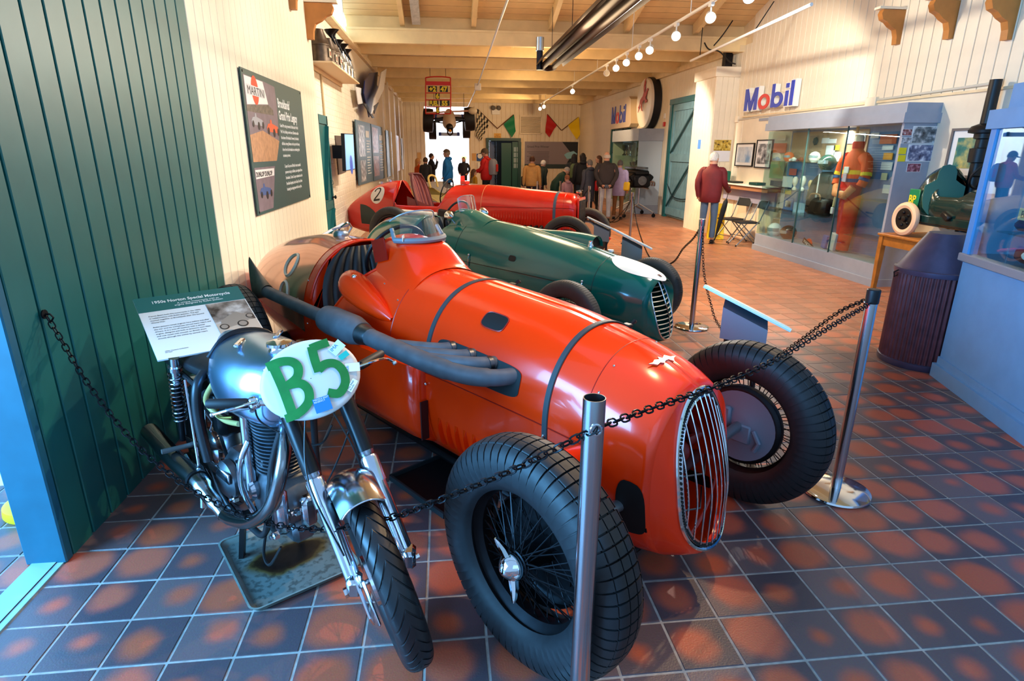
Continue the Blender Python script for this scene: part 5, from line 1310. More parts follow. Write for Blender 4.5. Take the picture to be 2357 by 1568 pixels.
def edge_sign(label,hi,lo,zh,zl,box,posts=2,along_view=True,W=.42,yaw=0.):
 A,B=fl(*hi,zh),fl(*lo,zl);mid=(A+B)/2;vd=(mid-C_).normalized();vd.z*=.90;vd.normalize();vd=Matrix.Rotation(yaw,3,'Z')@vd
 o=V((mid.x,mid.y,0));t=thing('information_sign',label,'sign',o,0,'tilted information signs')
 P=[A-vd*0,B-vd*0,B+vd*W,A+vd*W]
 n=(P[1]-P[0]).cross(P[3]-P[0]).normalized();n=n if n.z>0 else-n;vs=[p-o for p in P]+[p-o-n*.012 for p in P]
 MB().add(vs,[(0,1,2,3),(7,6,5,4),(0,4,5,1),(1,5,6,2),(2,6,7,3),(3,7,4,0)]).build('panel',SIGNW,t,smooth=0)
 vs=[p-o-n*.012 for p in P]+[p-o-n*.020 for p in P]
 MB().add(vs,[(0,1,2,3),(7,6,5,4),(0,4,5,1),(1,5,6,2),(2,6,7,3),(3,7,4,0)]).build('backing',M('sign_backing',(.62,.66,.72),.4,.3),t,smooth=0)
 C2=mid+vd*W*.5;a=atan2(vd.y,vd.x);Rz=Matrix.Rotation(a,3,'Z');d2=(B-A);d2.z=0;L2=d2.length*.26
 hx_=box[1];ct=C2-o;vh=V((vd.x,vd.y,0)).normalized();top1=lerp(A.z,B.z,.24)+vd.z*W*.5-.05;top2=lerp(A.z,B.z,.76)+vd.z*W*.5-.05;lat=d2.normalized();zb=ct.z-box[0]
 q=[(-L2,-hx_),(L2,-hx_),(L2,hx_),(-L2,hx_)]
 vs=[V((ct.x,ct.y,0))+lat*u+vh*v+V((0,0,zb))for u,v in q]+[V((ct.x,ct.y,0))+lat*u+vh*v+V((0,0,top1 if u<0 else top2))for u,v in q]
 MB().add(vs,[(3,2,1,0),(4,5,6,7),(0,1,5,4),(1,2,6,5),(2,3,7,6),(3,0,4,7)]).build('bracket_box',GB,t,smooth=0)
 for s in((-1,1)if posts==2 else(0,)):
  p=V((ct.x,ct.y,0))+lat*s*L2*.7;MB().bar(p+V((0,0,0)),p+V((0,0,zb+.01)),.025).build('post',BLACK,t,smooth=0)
 p=V((ct.x,ct.y,0));MB().box(p+V((0,0,.006)),(.36,.36,.012),Rz).build('foot_plate',BLACK,t,smooth=0)
 return t
edge_sign('tilted sign seen edge-on just behind the far front tyre of the orange red car',(1622,655),(1823,758),.98,.80,(.20,.13),W=.30)
edge_sign('farther tilted sign beside the red car with number 2, seen edge-on',(1352,498),(1420,530),.92,.78,(.22,.16),W=.30)
edge_sign('tilted grey-backed sign just beyond the green car\'s bonnet scoop',(1412,526),(1502,572),.92,.76,(.24,.16),W=.30)
edge_sign('edge-on tilted sign against the left wall behind the racing number tail',(790,512),(703,560),1.08,.94,(.16,.10),W=.26)
# people
SKIN=M('skin',(.82,.62,.52),.5)
def skinmesh(name,verts,edges,rad,mat,parent,sub=2):
 me=bpy.data.meshes.new(name);bm=bmesh.new();ly=bm.verts.layers.skin.verify();vs=[]
 for i,(v,r)in enumerate(zip(verts,rad)):
  b=bm.verts.new(v);b[ly].radius=r if isinstance(r,tuple)else(r,r);b[ly].use_root=(i==0);vs.append(b)
 for a,b in edges:bm.edges.new((vs[a],vs[b]))
 bm.to_mesh(me);bm.free();me.materials.append(mat)
 o=bpy.data.objects.new(name,me);COL.objects.link(o);o.parent=parent
 s=o.modifiers.new('skin','SKIN');s.use_smooth_shade=True;s.use_x_symmetry=False
 u=o.modifiers.new('subsurf','SUBSURF');u.levels=sub;u.render_levels=sub
 return o
def cloth_ring(c,rx,ry,tilt,n=20,wob=.0,yaw=0.):
 R=Matrix.Rotation(yaw,3,'Z')@Matrix.Rotation(tilt,3,'X');return[V(c)+R@V((rx*cos(q)*(1+wob*sin(3*q+c[2]*30)),ry*sin(q),0))for q in[2*pi*k/n for k in range(n)]]
def person(label,x,y,h,face,jacket,trousers,hair,group=None,lean=0.,arms='down',coat=.86,hairstyle='short',cap=None,extras=(),child=False,fat=1.,hood=False,step=0.,headdown=0.,headyaw=0.,shoes=(.06,.06,.07),skirt=False):
 k=h/1.75;t=thing('person',label,'person',(x,y,0),face,group)
 hs=1.12 if child else 1.0
 def bend(p):
  p=V(p);d=p-V((0,0,.95))
  if d.z<=0:return p*k
  a=lean*min(1,d.z/.25);return(V((0,0,.95))+Matrix.Rotation(-a,3,'X')@d)*k
 J={'pel':(0,0,.95),'ch':(0,.0,1.25),'nk':(0,-.01,1.46),'hd':(0,.015+.03*headdown,1.60-.02*headdown),'tp':(0,.01+.06*headdown,1.68-.03*headdown)}
 A={'down':[((.23,-.02,1.16),(.25,.04,.90),(.25,.07,.82))]*2,'fold':[((.24,.03,1.15),(.14,.22,1.10),(.05,.25,1.14))]*2,'back':[((.26,-.07,1.17),(.12,-.18,.93),(.03,-.21,.90))]*2,'stick':[((.24,.02,1.16),(.28,.26,1.02),(.28,.33,.99)),((.25,-.06,1.16),(.22,-.02,.92),(.20,.02,.86))],'face':[((.24,.08,1.18),(.13,.20,1.42),(.06,.18,1.52)),((.23,-.02,1.16),(.25,.04,.90),(.25,.07,.82))],'fwd':[((.22,.08,1.16),(.18,.30,1.08),(.16,.38,1.07))]*2,'pocket':[((.27,-.06,1.16),(.20,.06,.96),(.17,.10,.93))]*2}[arms]
 V_=[bend(J['pel']),bend(J['ch']),bend(J['nk']),bend(J['hd']),bend(J['tp'])];E=[(0,1),(1,2),(2,3),(3,4)];Rr=[(.12*k,.10*k),(.13*k,.10*k),(.055*k,.055*k),(.083*k*hs,.095*k*hs),(.062*k*hs,.07*k*hs)]
 HANDS=[]
 for s,a in((1,A[0]),(-1,A[1])):
  n=len(V_);sh=bend((s*.17,0,1.40));el,wr,hn=[bend((s*p[0],p[1],p[2]))for p in a]
  V_+=[sh,el,wr];E+=[(1,n),(n,n+1),(n+1,n+2)];Rr+=[.05*k,.04*k,.028*k];HANDS.append((wr,hn,s))
  d=(hn-wr);d=d.normalized()if d.length>0 else V((0,0,-1));sd=d.cross(V((0,1,.2))).normalized()if abs(d.y)<.9 else V((1,0,0))
  m0=len(V_);V_.append(wr+d*.07*k);E.append((n+2,m0));Rr.append((.032*k,.018*k))
  for f in range(4):
   b=V_[m0]+sd*(f-1.5)*.018*k+d*.03*k;m1=len(V_);V_+=[b,b+d*(.055-.008*abs(f-1.4))*k+V((0,.01,0))*k];E+=[(m0,m1),(m1,m1+1)];Rr+=[.0095*k,.007*k]
  m1=len(V_);V_+=[wr+d*.04*k+sd*s*.035*k,wr+d*.075*k+sd*s*.05*k];E+=[(n+2,m1),(m1,m1+1)];Rr+=[.012*k,.009*k]
 LEG=[]
 for s in(1,-1):
  n=len(V_);st=step*s;hp=V((s*.09,0,.90))*k;kn=V((s*.10,.02+st*.5,.50))*k;an=V((s*.105,-.02+st,.10))*k;toe=V((s*.12,.12+st,.03))*k
  V_+=[hp,kn,an,toe];E+=[(0,n),(n,n+1),(n+1,n+2),(n+2,n+3)];Rr+=[.075*k,.052*k,.036*k,.03*k];LEG.append((hp,kn,an,toe,s))
 skinmesh('body',V_,E,Rr,SKIN,t,1)
 Rl=Matrix.Rotation(headyaw,3,'Z')@Matrix.Rotation(-(lean*.8+headdown*.5),3,'X');hc=V_[3]
 m=MB();m.ball(hc+Rl@V((0,.0,.02*k*hs)),(.077*k*hs,.092*k*hs,.108*k*hs),18,14,Rl);m.ball(hc+Rl@V((0,.045,-.045))*k*hs,(.05*k*hs,.05*k*hs,.05*k*hs),12,8,Rl)
 m.tube([hc+Rl@V((0,.085,.03))*k*hs,hc+Rl@V((0,.112,-.008))*k*hs,hc+Rl@V((0,.09,-.018))*k*hs],[.008*k,.015*k,.012*k],8)
 for s in(1,-1):m.ball(hc+Rl@V((s*.079,-.005,.0))*k*hs,(.012*k,.02*k,.032*k),8,6,Rl)
 hd=m.build('face',SKIN,t,smooth=60);m=MB()
 for s in(1,-1):m.ball(hc+Rl@V((s*.03,.083,.028))*k*hs,(.011*k,.006*k,.006*k),8,6,Rl)
 m.box(hc+Rl@V((0,.092,-.045))*k*hs,(.04*k,.008*k,.006*k),Rl);m.build('eyes_and_mouth',M('feature_dark',(.25,.14,.12),.5),hd)
 HM=M('hair_%02d%02d%02d'%tuple(int(c*99)for c in hair),hair,.6,noise=.25,nscale=60)
 if hairstyle!='bald' or True:
  m=MB();rows=[];r_=V((.088,.104,.118))*k*hs
  for i in range(9):
   th=pi*(.62 if hairstyle!='bald' else .6)*i/8;row=[]
   for j in range(20):
    q=2*pi*j/20;fr=max(0,sin(q));th2=th*(1-.52*fr**.7)
    if hairstyle=='bald':th2=(.40+.22*i/8)*pi*(1-.0*fr);
    p=V((sin(th2)*cos(q)*r_.x,sin(th2)*sin(q)*r_.y-.008*k,cos(th2)*r_.z+.02*k))
    if hairstyle=='bald' and sin(q)>.3:p*=.9
    row.append(hc+Rl@p)
   rows.append(row)
  m.grid(rows,closev=True)
  if hairstyle in('long','pony'):
   rows=[]
   for i in range(8):
    u=i/7;wv=(.10-.02*u)if hairstyle=='long' else .035;z=.02-.30*u
    rows.append([hc+Rl@(V((wv*cos(q),-.05-.02*u+(.055 if hairstyle=='long' else .03)*sin(q),z))*k*hs)for q in[2*pi*j/14 for j in range(14)]])
   m.grid(rows,closev=True)
  m.build('hair',HM,t,smooth=60)
 if cap:
  CM=M('cap_%d'%int(sum(cap)*99),cap,.7);m=MB();rows=[]
  for i in range(7):
   th=pi*.47*i/6;rows.append([hc+Rl@(V((sin(th)*cos(q)*.095,sin(th)*sin(q)*.112,cos(th)*.105+.045))*k*hs)for q in[2*pi*j/20 for j in range(20)]])
  m.grid(rows,closev=True);m.box(hc+Rl@V((0,.13,.045))*k*hs,(.13*k,.09*k,.01*k),Rl,bev=.004);m.build('cap',CM,t,smooth=60)
 JM=M('cloth_%02d%02d%02d'%tuple(int(c*99)for c in jacket),jacket,.7,noise=.14,nscale=9,bump=.3);m=MB();rows=[]
 prof=[(coat,.175,.125),(coat+.01,.19,.14),(.95,.195*fat,.145*fat),(1.08,.195*fat,.145*fat),(1.22,.205*fat,.145),(1.33,.215,.135),(1.40,.20,.115),(1.45,.13,.085),(1.48,.075,.068),(1.515,.072,.066)]
 if coat>.95:prof=[(coat,.165,.12),(coat+.01,.18,.135)]+[p for p in prof if p[0]>coat+.04]
 for z,rx,ry in sorted(prof):
  c=bend((0,0,z));a=lean*min(1,max(0,z-.95)/.25);rows.append(cloth_ring(c,rx*k,ry*k,-a,22,.02))
 m.grid(rows,closev=True);m.add(rows[0],[tuple(range(22))])
 for s,a in((1,A[0]),(-1,A[1])):
  sh0=bend((s*.13,0,1.39));sh=bend((s*.20,0,1.37));el,wr=[bend((s*p[0],p[1],p[2]))for p in a[:2]]
  P=crv([sh0,sh,el,wr],5);n=len(P);m.tube(P,[lerp(.075,.046,i/(n-1))*k*(1+.05*sin(i*2.3))for i in range(n)],12)
  m.lathe([(.048*k,0),(.05*k,.012)],c=P[-1],axis=P[-1]-P[-2],seg=12)
 if hood:m.ball(bend((0,-.07,1.47)),(.11*k,.075*k,.06*k),14,8)
 m.build('jacket',JM,t,smooth=70)
 TM=M('cloth_%02d%02d%02d'%tuple(int(c*99)for c in trousers),trousers,.75,noise=.12,nscale=9,bump=.2);m=MB()
 m.grid([cloth_ring(V((0,0,z))*k,rx*k,ry*k,0)for z,rx,ry in((.84,.15,.11),(.92,.165,.125),(1.0,.155,.12))],closev=True)
 for hp,kn,an,toe,s in LEG:
  P=crv([hp+V((0,0,.03))*k,kn,an+V((0,0,.02))*k],6);n=len(P);m.tube(P,[lerp(.088,.056,min(1,i/(n*.6)))*k*(1+.03*sin(i*1.9))for i in range(n)],12)
 m.build('trousers',TM,t,smooth=70)
 SM=M('shoe_dark',shoes,.5)
 for hp,kn,an,toe,s in LEG:
  MB().ball(V((an.x*1.02,an.y+.06*k,.045*k)),(.045*k,.125*k,.045*k),14,8).box(V((an.x*1.02,an.y+.055*k,.010)),(.085*k,.24*k,.02),bev=.008).build('shoe',SM,t,smooth=60)
 for e in extras:e(t,k,bend,HANDS)
 return t
def strapbag(col,side=1,z=.98,w=.24,hgt=.22,y=-.12,sname='shoulder_bag',strap=True):
 def f(t,k,bend,H):
  mt=M('bag_%d'%int(sum(c*31*(i+1)for i,c in enumerate(col))),col,.5);o=MB().box(V((side*.20,y,z))*k,(w*k,.10*k,hgt*k),bev=.03).build(sname,mt,t)
  if strap:MB().tube(crv([V((side*.20,y,z+hgt*.5))*k,V((side*.26,-.03,1.2))*k,bend((side*.12,.0,1.47)),bend((-side*.0,.12,1.35))],5),.012*k,6).build('bag_strap',mt,o)
 return f
def backpack(col,tr):
 def f(t,k,bend,H):
  mt=M('pack_%d'%int(sum(c*31*(i+1)for i,c in enumerate(col))),col,.6);m2=M('pack_trim_%d'%int(sum(tr)*99),tr,.6)
  rows=[]
  for z,w,d in((1.0,.10,.05),(1.02,.14,.10),(1.2,.15,.12),(1.38,.13,.10),(1.44,.08,.05)):
   c=bend((0,-.21,z));rows.append([c+V((w*math.copysign(abs(cos(q))**.6,cos(q)),d*math.copysign(abs(sin(q))**.6,sin(q)),0))*k for q in[2*pi*j/20 for j in range(20)]])
  m=MB().grid(rows,closev=True);m.add(rows[0],[tuple(range(20))]);m.add(rows[-1],[tuple(range(20))]);o=m.build('backpack',mt,t,smooth=60)
  for s in(-1,1):MB().tube(crv([bend((s*.1,-.14,1.42)),bend((s*.12,.02,1.46)),bend((s*.13,.12,1.3)),bend((s*.16,-.05,1.08))],5),.016*k,6).build('pack_strap',m2,o)
  MB().box(bend((0,-.335,1.2)),(.16*k,.01,.2*k),bev=.004).build('pack_pocket',m2,o)
 return f
def pp(px,top,y):
 p=ony(px,top,y);return p.x,y,p.z
def PP(label,px,top,y,face,*a,**kw):
 x,y,z=pp(px,top,y);return person(label,x,y,z/.998,face,*a,**kw)
GV='visitors looking at the exhibits'
BKJ=(.07,.08,.11)
PP('child in a bright orange coat with long fair hair by the bright doorway',961,364,22.2,-1.2,(.86,.34,.08),(.12,.12,.16),(.80,.58,.34),GV,hairstyle='long',child=True,coat=.80)
PP('boy in a dark grey jacket beside the child in orange',979,362,21.6,-.5,(.20,.22,.25),(.10,.10,.13),(.28,.20,.15),GV,child=True)
PP('dark-haired person in navy with a hand raised to the face',992,352,22.8,-1.3,(.07,.09,.15),(.06,.07,.10),(.20,.13,.10),GV,arms='face')
PP('man in a bright blue waterproof jacket and brown cap',1029,343,19.2,1.35,(.10,.52,.86),(.14,.15,.2),(.6,.55,.5),GV,cap=(.40,.33,.26),fat=1.12,coat=.78,arms='pocket',hood=True)
PP('dark hooded figure standing in the bright annex beyond the doorway',1067,361,26.5,2.9,(.10,.12,.17),(.08,.09,.12),(.06,.06,.08),GV,hairstyle='long',arms='pocket')
PP('small child in a mustard yellow coat',1090,389,17.6,-1.2,(.72,.52,.06),(.12,.13,.18),(.35,.22,.12),GV,child=True,hairstyle='long',coat=.7)
PP('man in a red and grey jacket with a patterned cap and a red rucksack',1119,340,18.6,1.1,(.80,.10,.10),(.10,.11,.14),(.35,.28,.22),GV,cap=(.34,.28,.22),extras=(backpack((.55,.56,.60),(.80,.16,.12)),),arms='fwd',headdown=.6,fat=1.1)
PP('person in a tan hooded coat and navy trousers, seen from behind',1225,358,17.2,-.2,(.80,.60,.34),(.10,.13,.22),(.30,.17,.10),GV,hood=True,extras=(strapbag((.10,.14,.14),-1,1.0,.26,.30,0.05),))
PP('white-haired person in dark green bending beside the tan coat',1243,366,18.4,-.9,(.07,.15,.15),(.08,.09,.12),(.86,.84,.82),GV,lean=.25)
PP('grey-haired man in a dark green coat leaning forward over a display',1278,372,16.9,-1.45,(.05,.22,.18),(.45,.34,.24),(.62,.60,.58),GV,lean=.62,arms='fwd',headdown=.6,coat=.78)
PP('dark-haired visitor with an olive green rucksack',1322,353,18.6,-.1,(.12,.15,.20),(.10,.12,.16),(.10,.08,.08),GV,hairstyle='long',extras=(backpack((.34,.42,.28),(.2,.26,.18)),))
PP('visitor with very long dark hair and a black padded coat',1342,351,17.1,.1,BKJ,(.12,.18,.26),(.10,.07,.06),GV,hairstyle='long',fat=1.12,hood=True)
PP('small child in a dusty pink hooded coat',1306,402,15.6,.5,(.55,.42,.47),(.2,.18,.22),(.45,.26,.16),GV,child=True,hood=True,coat=.75)
PP('grey-haired woman in a slate grey padded coat with a red bag',1358,366,15.7,.5,(.24,.26,.31),(.10,.11,.14),(.42,.41,.40),GV,coat=.55,hood=True,extras=(strapbag((.72,.08,.10),1,1.0,.16,.30,-.14),))
PP('brown-haired visitor mostly hidden behind the bald man',1380,357,17.8,1.2,(.10,.10,.12),(.12,.12,.14),(.32,.20,.13),GV,hairstyle='long')
PP('bald man in a dark brown jacket and pale grey trousers, hands behind his back',1398,348,15.4,-.15,(.20,.18,.19),(.68,.70,.74),(.75,.73,.70),GV,hairstyle='bald',arms='back',fat=1.2,coat=.84,extras=(lambda t,k,bend,H:[MB().ball(wr+(hn-wr)*1.2,(.045,.035,.05),10,8).build('glove',M('blue_grey_glove',(.34,.38,.44),.8),t)for wr,hn,s in H],))
PP('woman in a lilac padded coat with a yellow handbag and brown trousers',1428,367,15.9,-.4,(.68,.63,.78),(.52,.33,.16),(.36,.34,.34),GV,coat=.70,extras=(strapbag((.88,.68,.06),1,.98,.26,.26,-.04),))
bx_=fl(1625,562,0)
def brolly(t,k,bend,H):
 wr,hn,s=H[0];top=hn+V((0,.02,.05));u=bpy.data.objects.new('umbrella',None);COL.objects.link(u);u.parent=t
 tip=V((.10,.40,.02));d=tip-top
 MB().tube(crv([top+V((0,.05,-.03)),top+V((0,.05,.03)),top+V((0,0,.05)),top],5),.012,8).build('umbrella_handle',BLACK,u)
 MB().tube([top,tip],.006,8).tube([top+d*.18,top+d*.24,top+d*.40,top+d*.7,top+d*.97],[.012,.045,.055,.038,.010],12).build('umbrella_canopy',M('umbrella_cloth',(.06,.09,.10),.6),u)
bman=person('white-haired man in a burgundy jacket and blue jeans holding a closed umbrella',bx_.x+.03,bx_.y+.1,1.77,-.62,(.40,.08,.11),(.28,.36,.46),(.78,.77,.76),GV,arms='stick',coat=.80,fat=1.05,step=.03,headyaw=-.45,extras=(brolly,))
# left wall
pnm=M('panel_slate_green',(.20,.32,.31),.45)
def wallpanel(name,label,y0,y1,z0,z1,mat,x=LX+.012,th=.012,cat='panel',group=None,side=1):
 o=V((x,y0,z0));t=thing(name,label,cat,o,0,group)
 MB().box((side*th/2,(y1-y0)/2,(z1-z0)/2),(th,y1-y0,z1-z0)).build('board',mat,t,smooth=0)
 return t
def LR(rz=pi/2):return(pi/2,0,rz)
a_=onx(551,153,LX+.02);b_=onx(714,452,LX+.02);c_=onx(593,497,LX+.02)
pY0,pY1,pZ0,pZ1=a_.y,b_.y,c_.z,a_.z
p1=wallpanel('information_board','large dark green panel with racing photographs and white text on the cream wall',pY0,pY1,pZ0,pZ1,pnm)
W1,H1=pY1-pY0,pZ1-pZ0
def pq(parent,poly,mat,name,d=.0135,t=None):
 P=[V((d,u*W1,H1*(1-v)))for u,v in poly];n=len(P)
 return MB().add(P+[p-V((.001,0,0))for p in P],[tuple(range(n)),tuple(range(n,2*n))[::-1]]+[(i,i+n,(i+1)%n+n,(i+1)%n)for i in range(n)]).build(name,mat,parent,smooth=0)
ASPH=M('photo_asphalt',(.47,.41,.44),.5,noise=.12,nscale=10)
ph=pq(p1,[(.02,.04),(.30,.04),(.465,.05),(.475,.20),(.455,.45),(.37,.625),(.02,.625)],ASPH,'photograph')
pq(ph,[(.03,.045),(.28,.045),(.33,.20),(.03,.235)],M('photo_white',(.90,.88,.86),.5),'photo_banner',.0142)
pq(ph,[(.02,.44),(.20,.40),(.45,.47),(.37,.625),(.02,.625)],M('photo_grass',(.72,.53,.38),.6,noise=.2,nscale=20),'photo_grass',.0142)
pq(ph,[(.02,.24),(.335,.205),(.40,.235),(.40,.275),(.02,.28)],M('photo_crowd',(.42,.38,.33),.6,noise=.4,nscale=40),'photo_crowd',.0140)
MB().add([V((.0150,(.155+.048*cos(q))*W1,H1*(1-.125)+.10*H1*sin(q)))for q in[2*pi*k/24 for k in range(24)]],[tuple(range(24))]).build('photo_disc',M('photo_red',(.85,.28,.16),.5),ph,smooth=0)
pq(ph,[(.045,.095),(.28,.10),(.285,.165),(.045,.165)],M('photo_band',(.80,.80,.80),.5),'photo_band',.0156)
text('MARTINI',.10,M('photo_ink',(.15,.14,.16),.5),ph,depth=.0002,loc=(.0162,.05*W1,H1*(1-.160)),rot=LR(),sx=1.35)
def minicar(parent,u,v,s,col,org=p1):
 cm=M('photo_car_%d'%int(sum(col)*99),col,.5);dk=M('photo_dark',(.12,.11,.12),.5)
 o=pq(parent,[(u,v),(u+.02*s,v-.025*s),(u+.05*s,v-.03*s),(u+.055*s,v-.055*s),(u+.07*s,v-.055*s),(u+.075*s,v-.03*s),(u+.15*s,v-.015*s),(u+.17*s,v+.01*s),(u+.16*s,v+.03*s),(u+.01*s,v+.025*s)],cm,'photo_car',.0150)
 for(du,dv,r)in((.02,.02,.013),(.095,.03,.016),(.155,.022,.014)):
  MB().add([V((.0158,(u+du*s+r*s*cos(q))*W1,H1*(1-v-dv*s)+r*s*W1*sin(q)))for q in[2*pi*k/14 for k in range(14)]],[tuple(range(14))]).build('photo_wheel',dk,o,smooth=0)
minicar(ph,.06,.34,1.0,(.62,.62,.64));minicar(ph,.27,.375,1.15,(.86,.36,.20))
ph2=pq(p1,[(.02,.665),(.33,.665),(.23,.98),(.025,.98)],ASPH,'photograph')
pq(ph2,[(.03,.68),(.31,.68),(.30,.735),(.03,.745)],M('photo_white',(.90,.88,.86),.5),'photo_banner',.0142)
text('DUNLOP DUNLOP',.06,M('photo_ink',(.15,.14,.16),.5),ph2,depth=.0002,loc=(.0150,.035*W1,H1*(1-.730)),rot=LR(),sx=1.05,bold=.002)
minicar(ph2,.06,.84,1.05,(.25,.35,.55))
TW=M('panel_text_white',(.92,.93,.92),.5)
text("Brooklands'\nGrand Prix Legacy",.125,TW,p1,depth=.0004,loc=(.0135,.49*W1,H1*.80),rot=LR(),bold=.003,sx=.86,line=.95)
text("Grand Prix racing returned to Britain after World\nWar Two, finding a new home at Silverstone after\nthe closure of Brooklands. However, Brooklands\nstill had a strong influence on the sport with many\ndrivers from the Brooklands era continuing their\nsuccesses post-war.",.046,TW,p1,depth=.0003,loc=(.0135,.493*W1,H1*.645),rot=LR(),sx=.86,line=1.30,bold=.0008)
text("Cooper Cars, one of Britain's most successful\npost-war racing car builders, also originated from\nBrooklands. Charles Cooper maintained cars for\nBrooklands legends, such as Kaye Don, before\nfounding the racing team with his son John.",.046,TW,p1,depth=.0003,loc=(.0135,.50*W1,H1*.315),rot=LR(),sx=.86,line=1.30,bold=.0008)
for u,v in((.02,.98),(.98,.98),(.02,.02),(.98,.02)):
 MB().lathe([(.012,0),(.010,.004),(.001,.005)],c=(.0125,u*W1,v*H1),axis=(1,0,0),seg=12).build('screw',IRON,p1)
a_=onx(728,262,LX-.05);b_=onx(750,285,LX-.05)
d1=snode('door_1',(LX-.085,9.05,0));dh=a_.z
dm=MB().box((.02,.35,dh/2),(.05,.74,dh));dm.build('door_leaf',DGREEN,d1,smooth=0)
fr_=MB().box((.05,.02,dh/2),(.03,.08,dh)).box((.05,.70,dh/2),(.03,.08,dh)).box((.05,.36,dh-.06),(.03,.72,.12)).box((.05,.36,.95),(.03,.66,.12)).box((.05,.36,.12),(.03,.66,.24));fr_.build('door_frame',DGREEN,d1,smooth=0)
MB().bar((.06,.10,.4),(.06,.60,.88),.02,.08,up=(1,0,0)).bar((.06,.10,1.05),(.06,.60,dh-.15),.02,.08,up=(1,0,0)).build('door_brace',DGREEN,d1,smooth=0)
MB().lathe([(.012,0),(.012,.03),(.028,.035),(.03,.05),(.015,.06)],c=(.06,.66,1.05),axis=(1,0,0),seg=16).build('door_knob',BLACK,d1)
MB().tube(crv([(.06,.62,1.32),(.09,.62,1.30),(.10,.62,1.26),(.08,.62,1.24),(.07,.62,1.26)],4),.004,6).build('door_hook',CHROME,d1)
struct(MB().tube([(LX-.07,9.86,0),(LX-.07,9.86,2.86)],.016,10).build('trim_11',M('pipe_cream',(.80,.70,.52),.5),smooth=60))
s0,s1=onx(720,147,LX-.08),onx(795,205,LX-.08)
shy0,shy1,shz=9.02,11.75,2.90
shf=thing('wall_shelf','long pale wooden shelf high on the left wall carrying old oil cans','shelf',(LX-.08,shy0,shz))
MB().box((.16,(shy1-shy0)/2,-.012),(.34,shy1-shy0,.024),bev=.004).build('shelf_board',M('shelf_paint',(.90,.78,.60),.5),shf,smooth=0)
MB().box((.012,(shy1-shy0)/2,-.05),(.024,shy1-shy0,.06)).build('shelf_batten',M('shelf_paint',(.90,.78,.60),.5),shf,smooth=0)
CAN=M('old_tin',(.36,.30,.24),.45,.6,noise=.3,nscale=14);CAN2=M('bright_tin',(.66,.67,.66),.3,.8,noise=.15,nscale=10)
def oilcan(x,y,label,mat,h=.34,r=.10,spout=True,tag_='B'):
 t=thing('oil_can',label,'oil can',(x,y,shz+.001),0,'old conical oil cans on the wall shelf')
 MB().lathe([(r,0),(r,h*.10),(r*.98,h*.12),(r*.98,h*.50),(r*1.03,h*.51),(r*1.03,h*.55),(r*.98,h*.56),(r*.82,h*.70),(r*.48,h*.95),(r*.50,h),(.001,h)],seg=28).build('can_body',mat,t)
 MB().tube(crv([(-r*.5,0,h*.95),(-r*1.0,0,h*.97),(-r*1.2,0,h*.90),(-r*.7,0,h*.86)],6),.007,6).build('can_handle',BLACK,t)
 if spout:
  rows=[[V((x1+rr*cos(q),.02+0*q,z1))+V((0,rr*sin(q),0))for q in[2*pi*k/16 for k in range(16)]]for x1,z1,rr in((.09,h*.80,.012),(.05,h*1.02,.022),(.03,h*1.1,.03),(.02,h*1.18,.05),(.03,h*1.30,.085),(.035,h*1.31,.088))]
  MB().grid(rows,closev=True).build('funnel',IRON,t,smooth=60)
 lb=MB().box((r*.99,0,h*.3),(.01,r*1.0,h*.26)).build('paper_label',M('paper_label',(.86,.80,.68),.6),t,smooth=0)
 text(tag_,h*.2,M('label_red',(.62,.25,.15),.6)if mat is CAN else BLACK,lb,depth=.0005,loc=(r*.99+.0065,-r*.4,h*.22),rot=LR())
oilcan(LX+.06,9.24,'brown tin oil can at the near end of the shelf',CAN,.42,.13,False,'BR')
oilcan(LX+.12,9.62,'brown tin can with a black funnel, second along the shelf',CAN,.37,.09,True,'BE')
oilcan(LX+.10,9.98,'pale tin can with a black funnel, third along the shelf',CAN,.42,.12,True,'BR')
oilcan(LX+.10,10.38,'pale tin can with a black funnel, fourth along the shelf',CAN2,.36,.10,True,'BB')
oilcan(LX+.12,10.74,'bright tin can with a black letter E near the middle of the shelf',CAN2,.36,.09,True,'E')
oilcan(LX+.12,11.10,'bright tin can lettered B, second from the far end of the shelf',CAN2,.34,.09,True,'B')
oilcan(LX+.12,11.46,'bright tin can at the far end of the shelf',CAN2,.34,.09,False,'E')
def bracket(label,x,y,z,s,side):
 t=thing('wall_bracket',label,'bracket',(x,y,z),0,'carved wooden brackets near the ceiling')
 poly=[(0,0),(.34,0),(.36,-.05),(.33,-.12),(.26,-.15),(.20,-.20),(.12,-.24),(.09,-.32),(.08,-.42),(0,-.42)]
 MB().prism([(side*u*s,v*s)for u,v in poly],.09,(0,-.045,0),(1,0,0),(0,0,1),(0,1,0)).build('bracket_wood',M('bracket_wood',(.72,.47,.22),.5,noise=.1),t,smooth=0)
 MB().box((side*.2*s,0,.02),(.42*s,.12,.03)).build('bracket_cap',CREAM,t,smooth=0)
p=onx(697,3,LX);bracket('carved wooden bracket on the left cream wall, above the oil can shelf',LX,8.75,p.z,1.0,1)
p=onx(655,0,LX);bracket('carved wooden bracket nearer the camera on the left cream wall',LX,7.9,p.z+.33,.9,1)
for(px,py,lb)in((2068,24,'carved wooden bracket above the big display case on the right wall'),(2190,2,'carved wooden bracket above the framed picture on the right wall'),(2328,-6,'carved wooden bracket above the blue cabinet on the right wall')):
 p=onx(px,py,RX-.1);bracket(lb,RX,p.y,p.z,1.0,-1)
ws=thing('bodywork_display','blue and white racing car wing panels hanging on the left wall','bodywork',(LX-.09,14.2,0))
NAVY=M('wing_navy',(.05,.13,.33),.35)
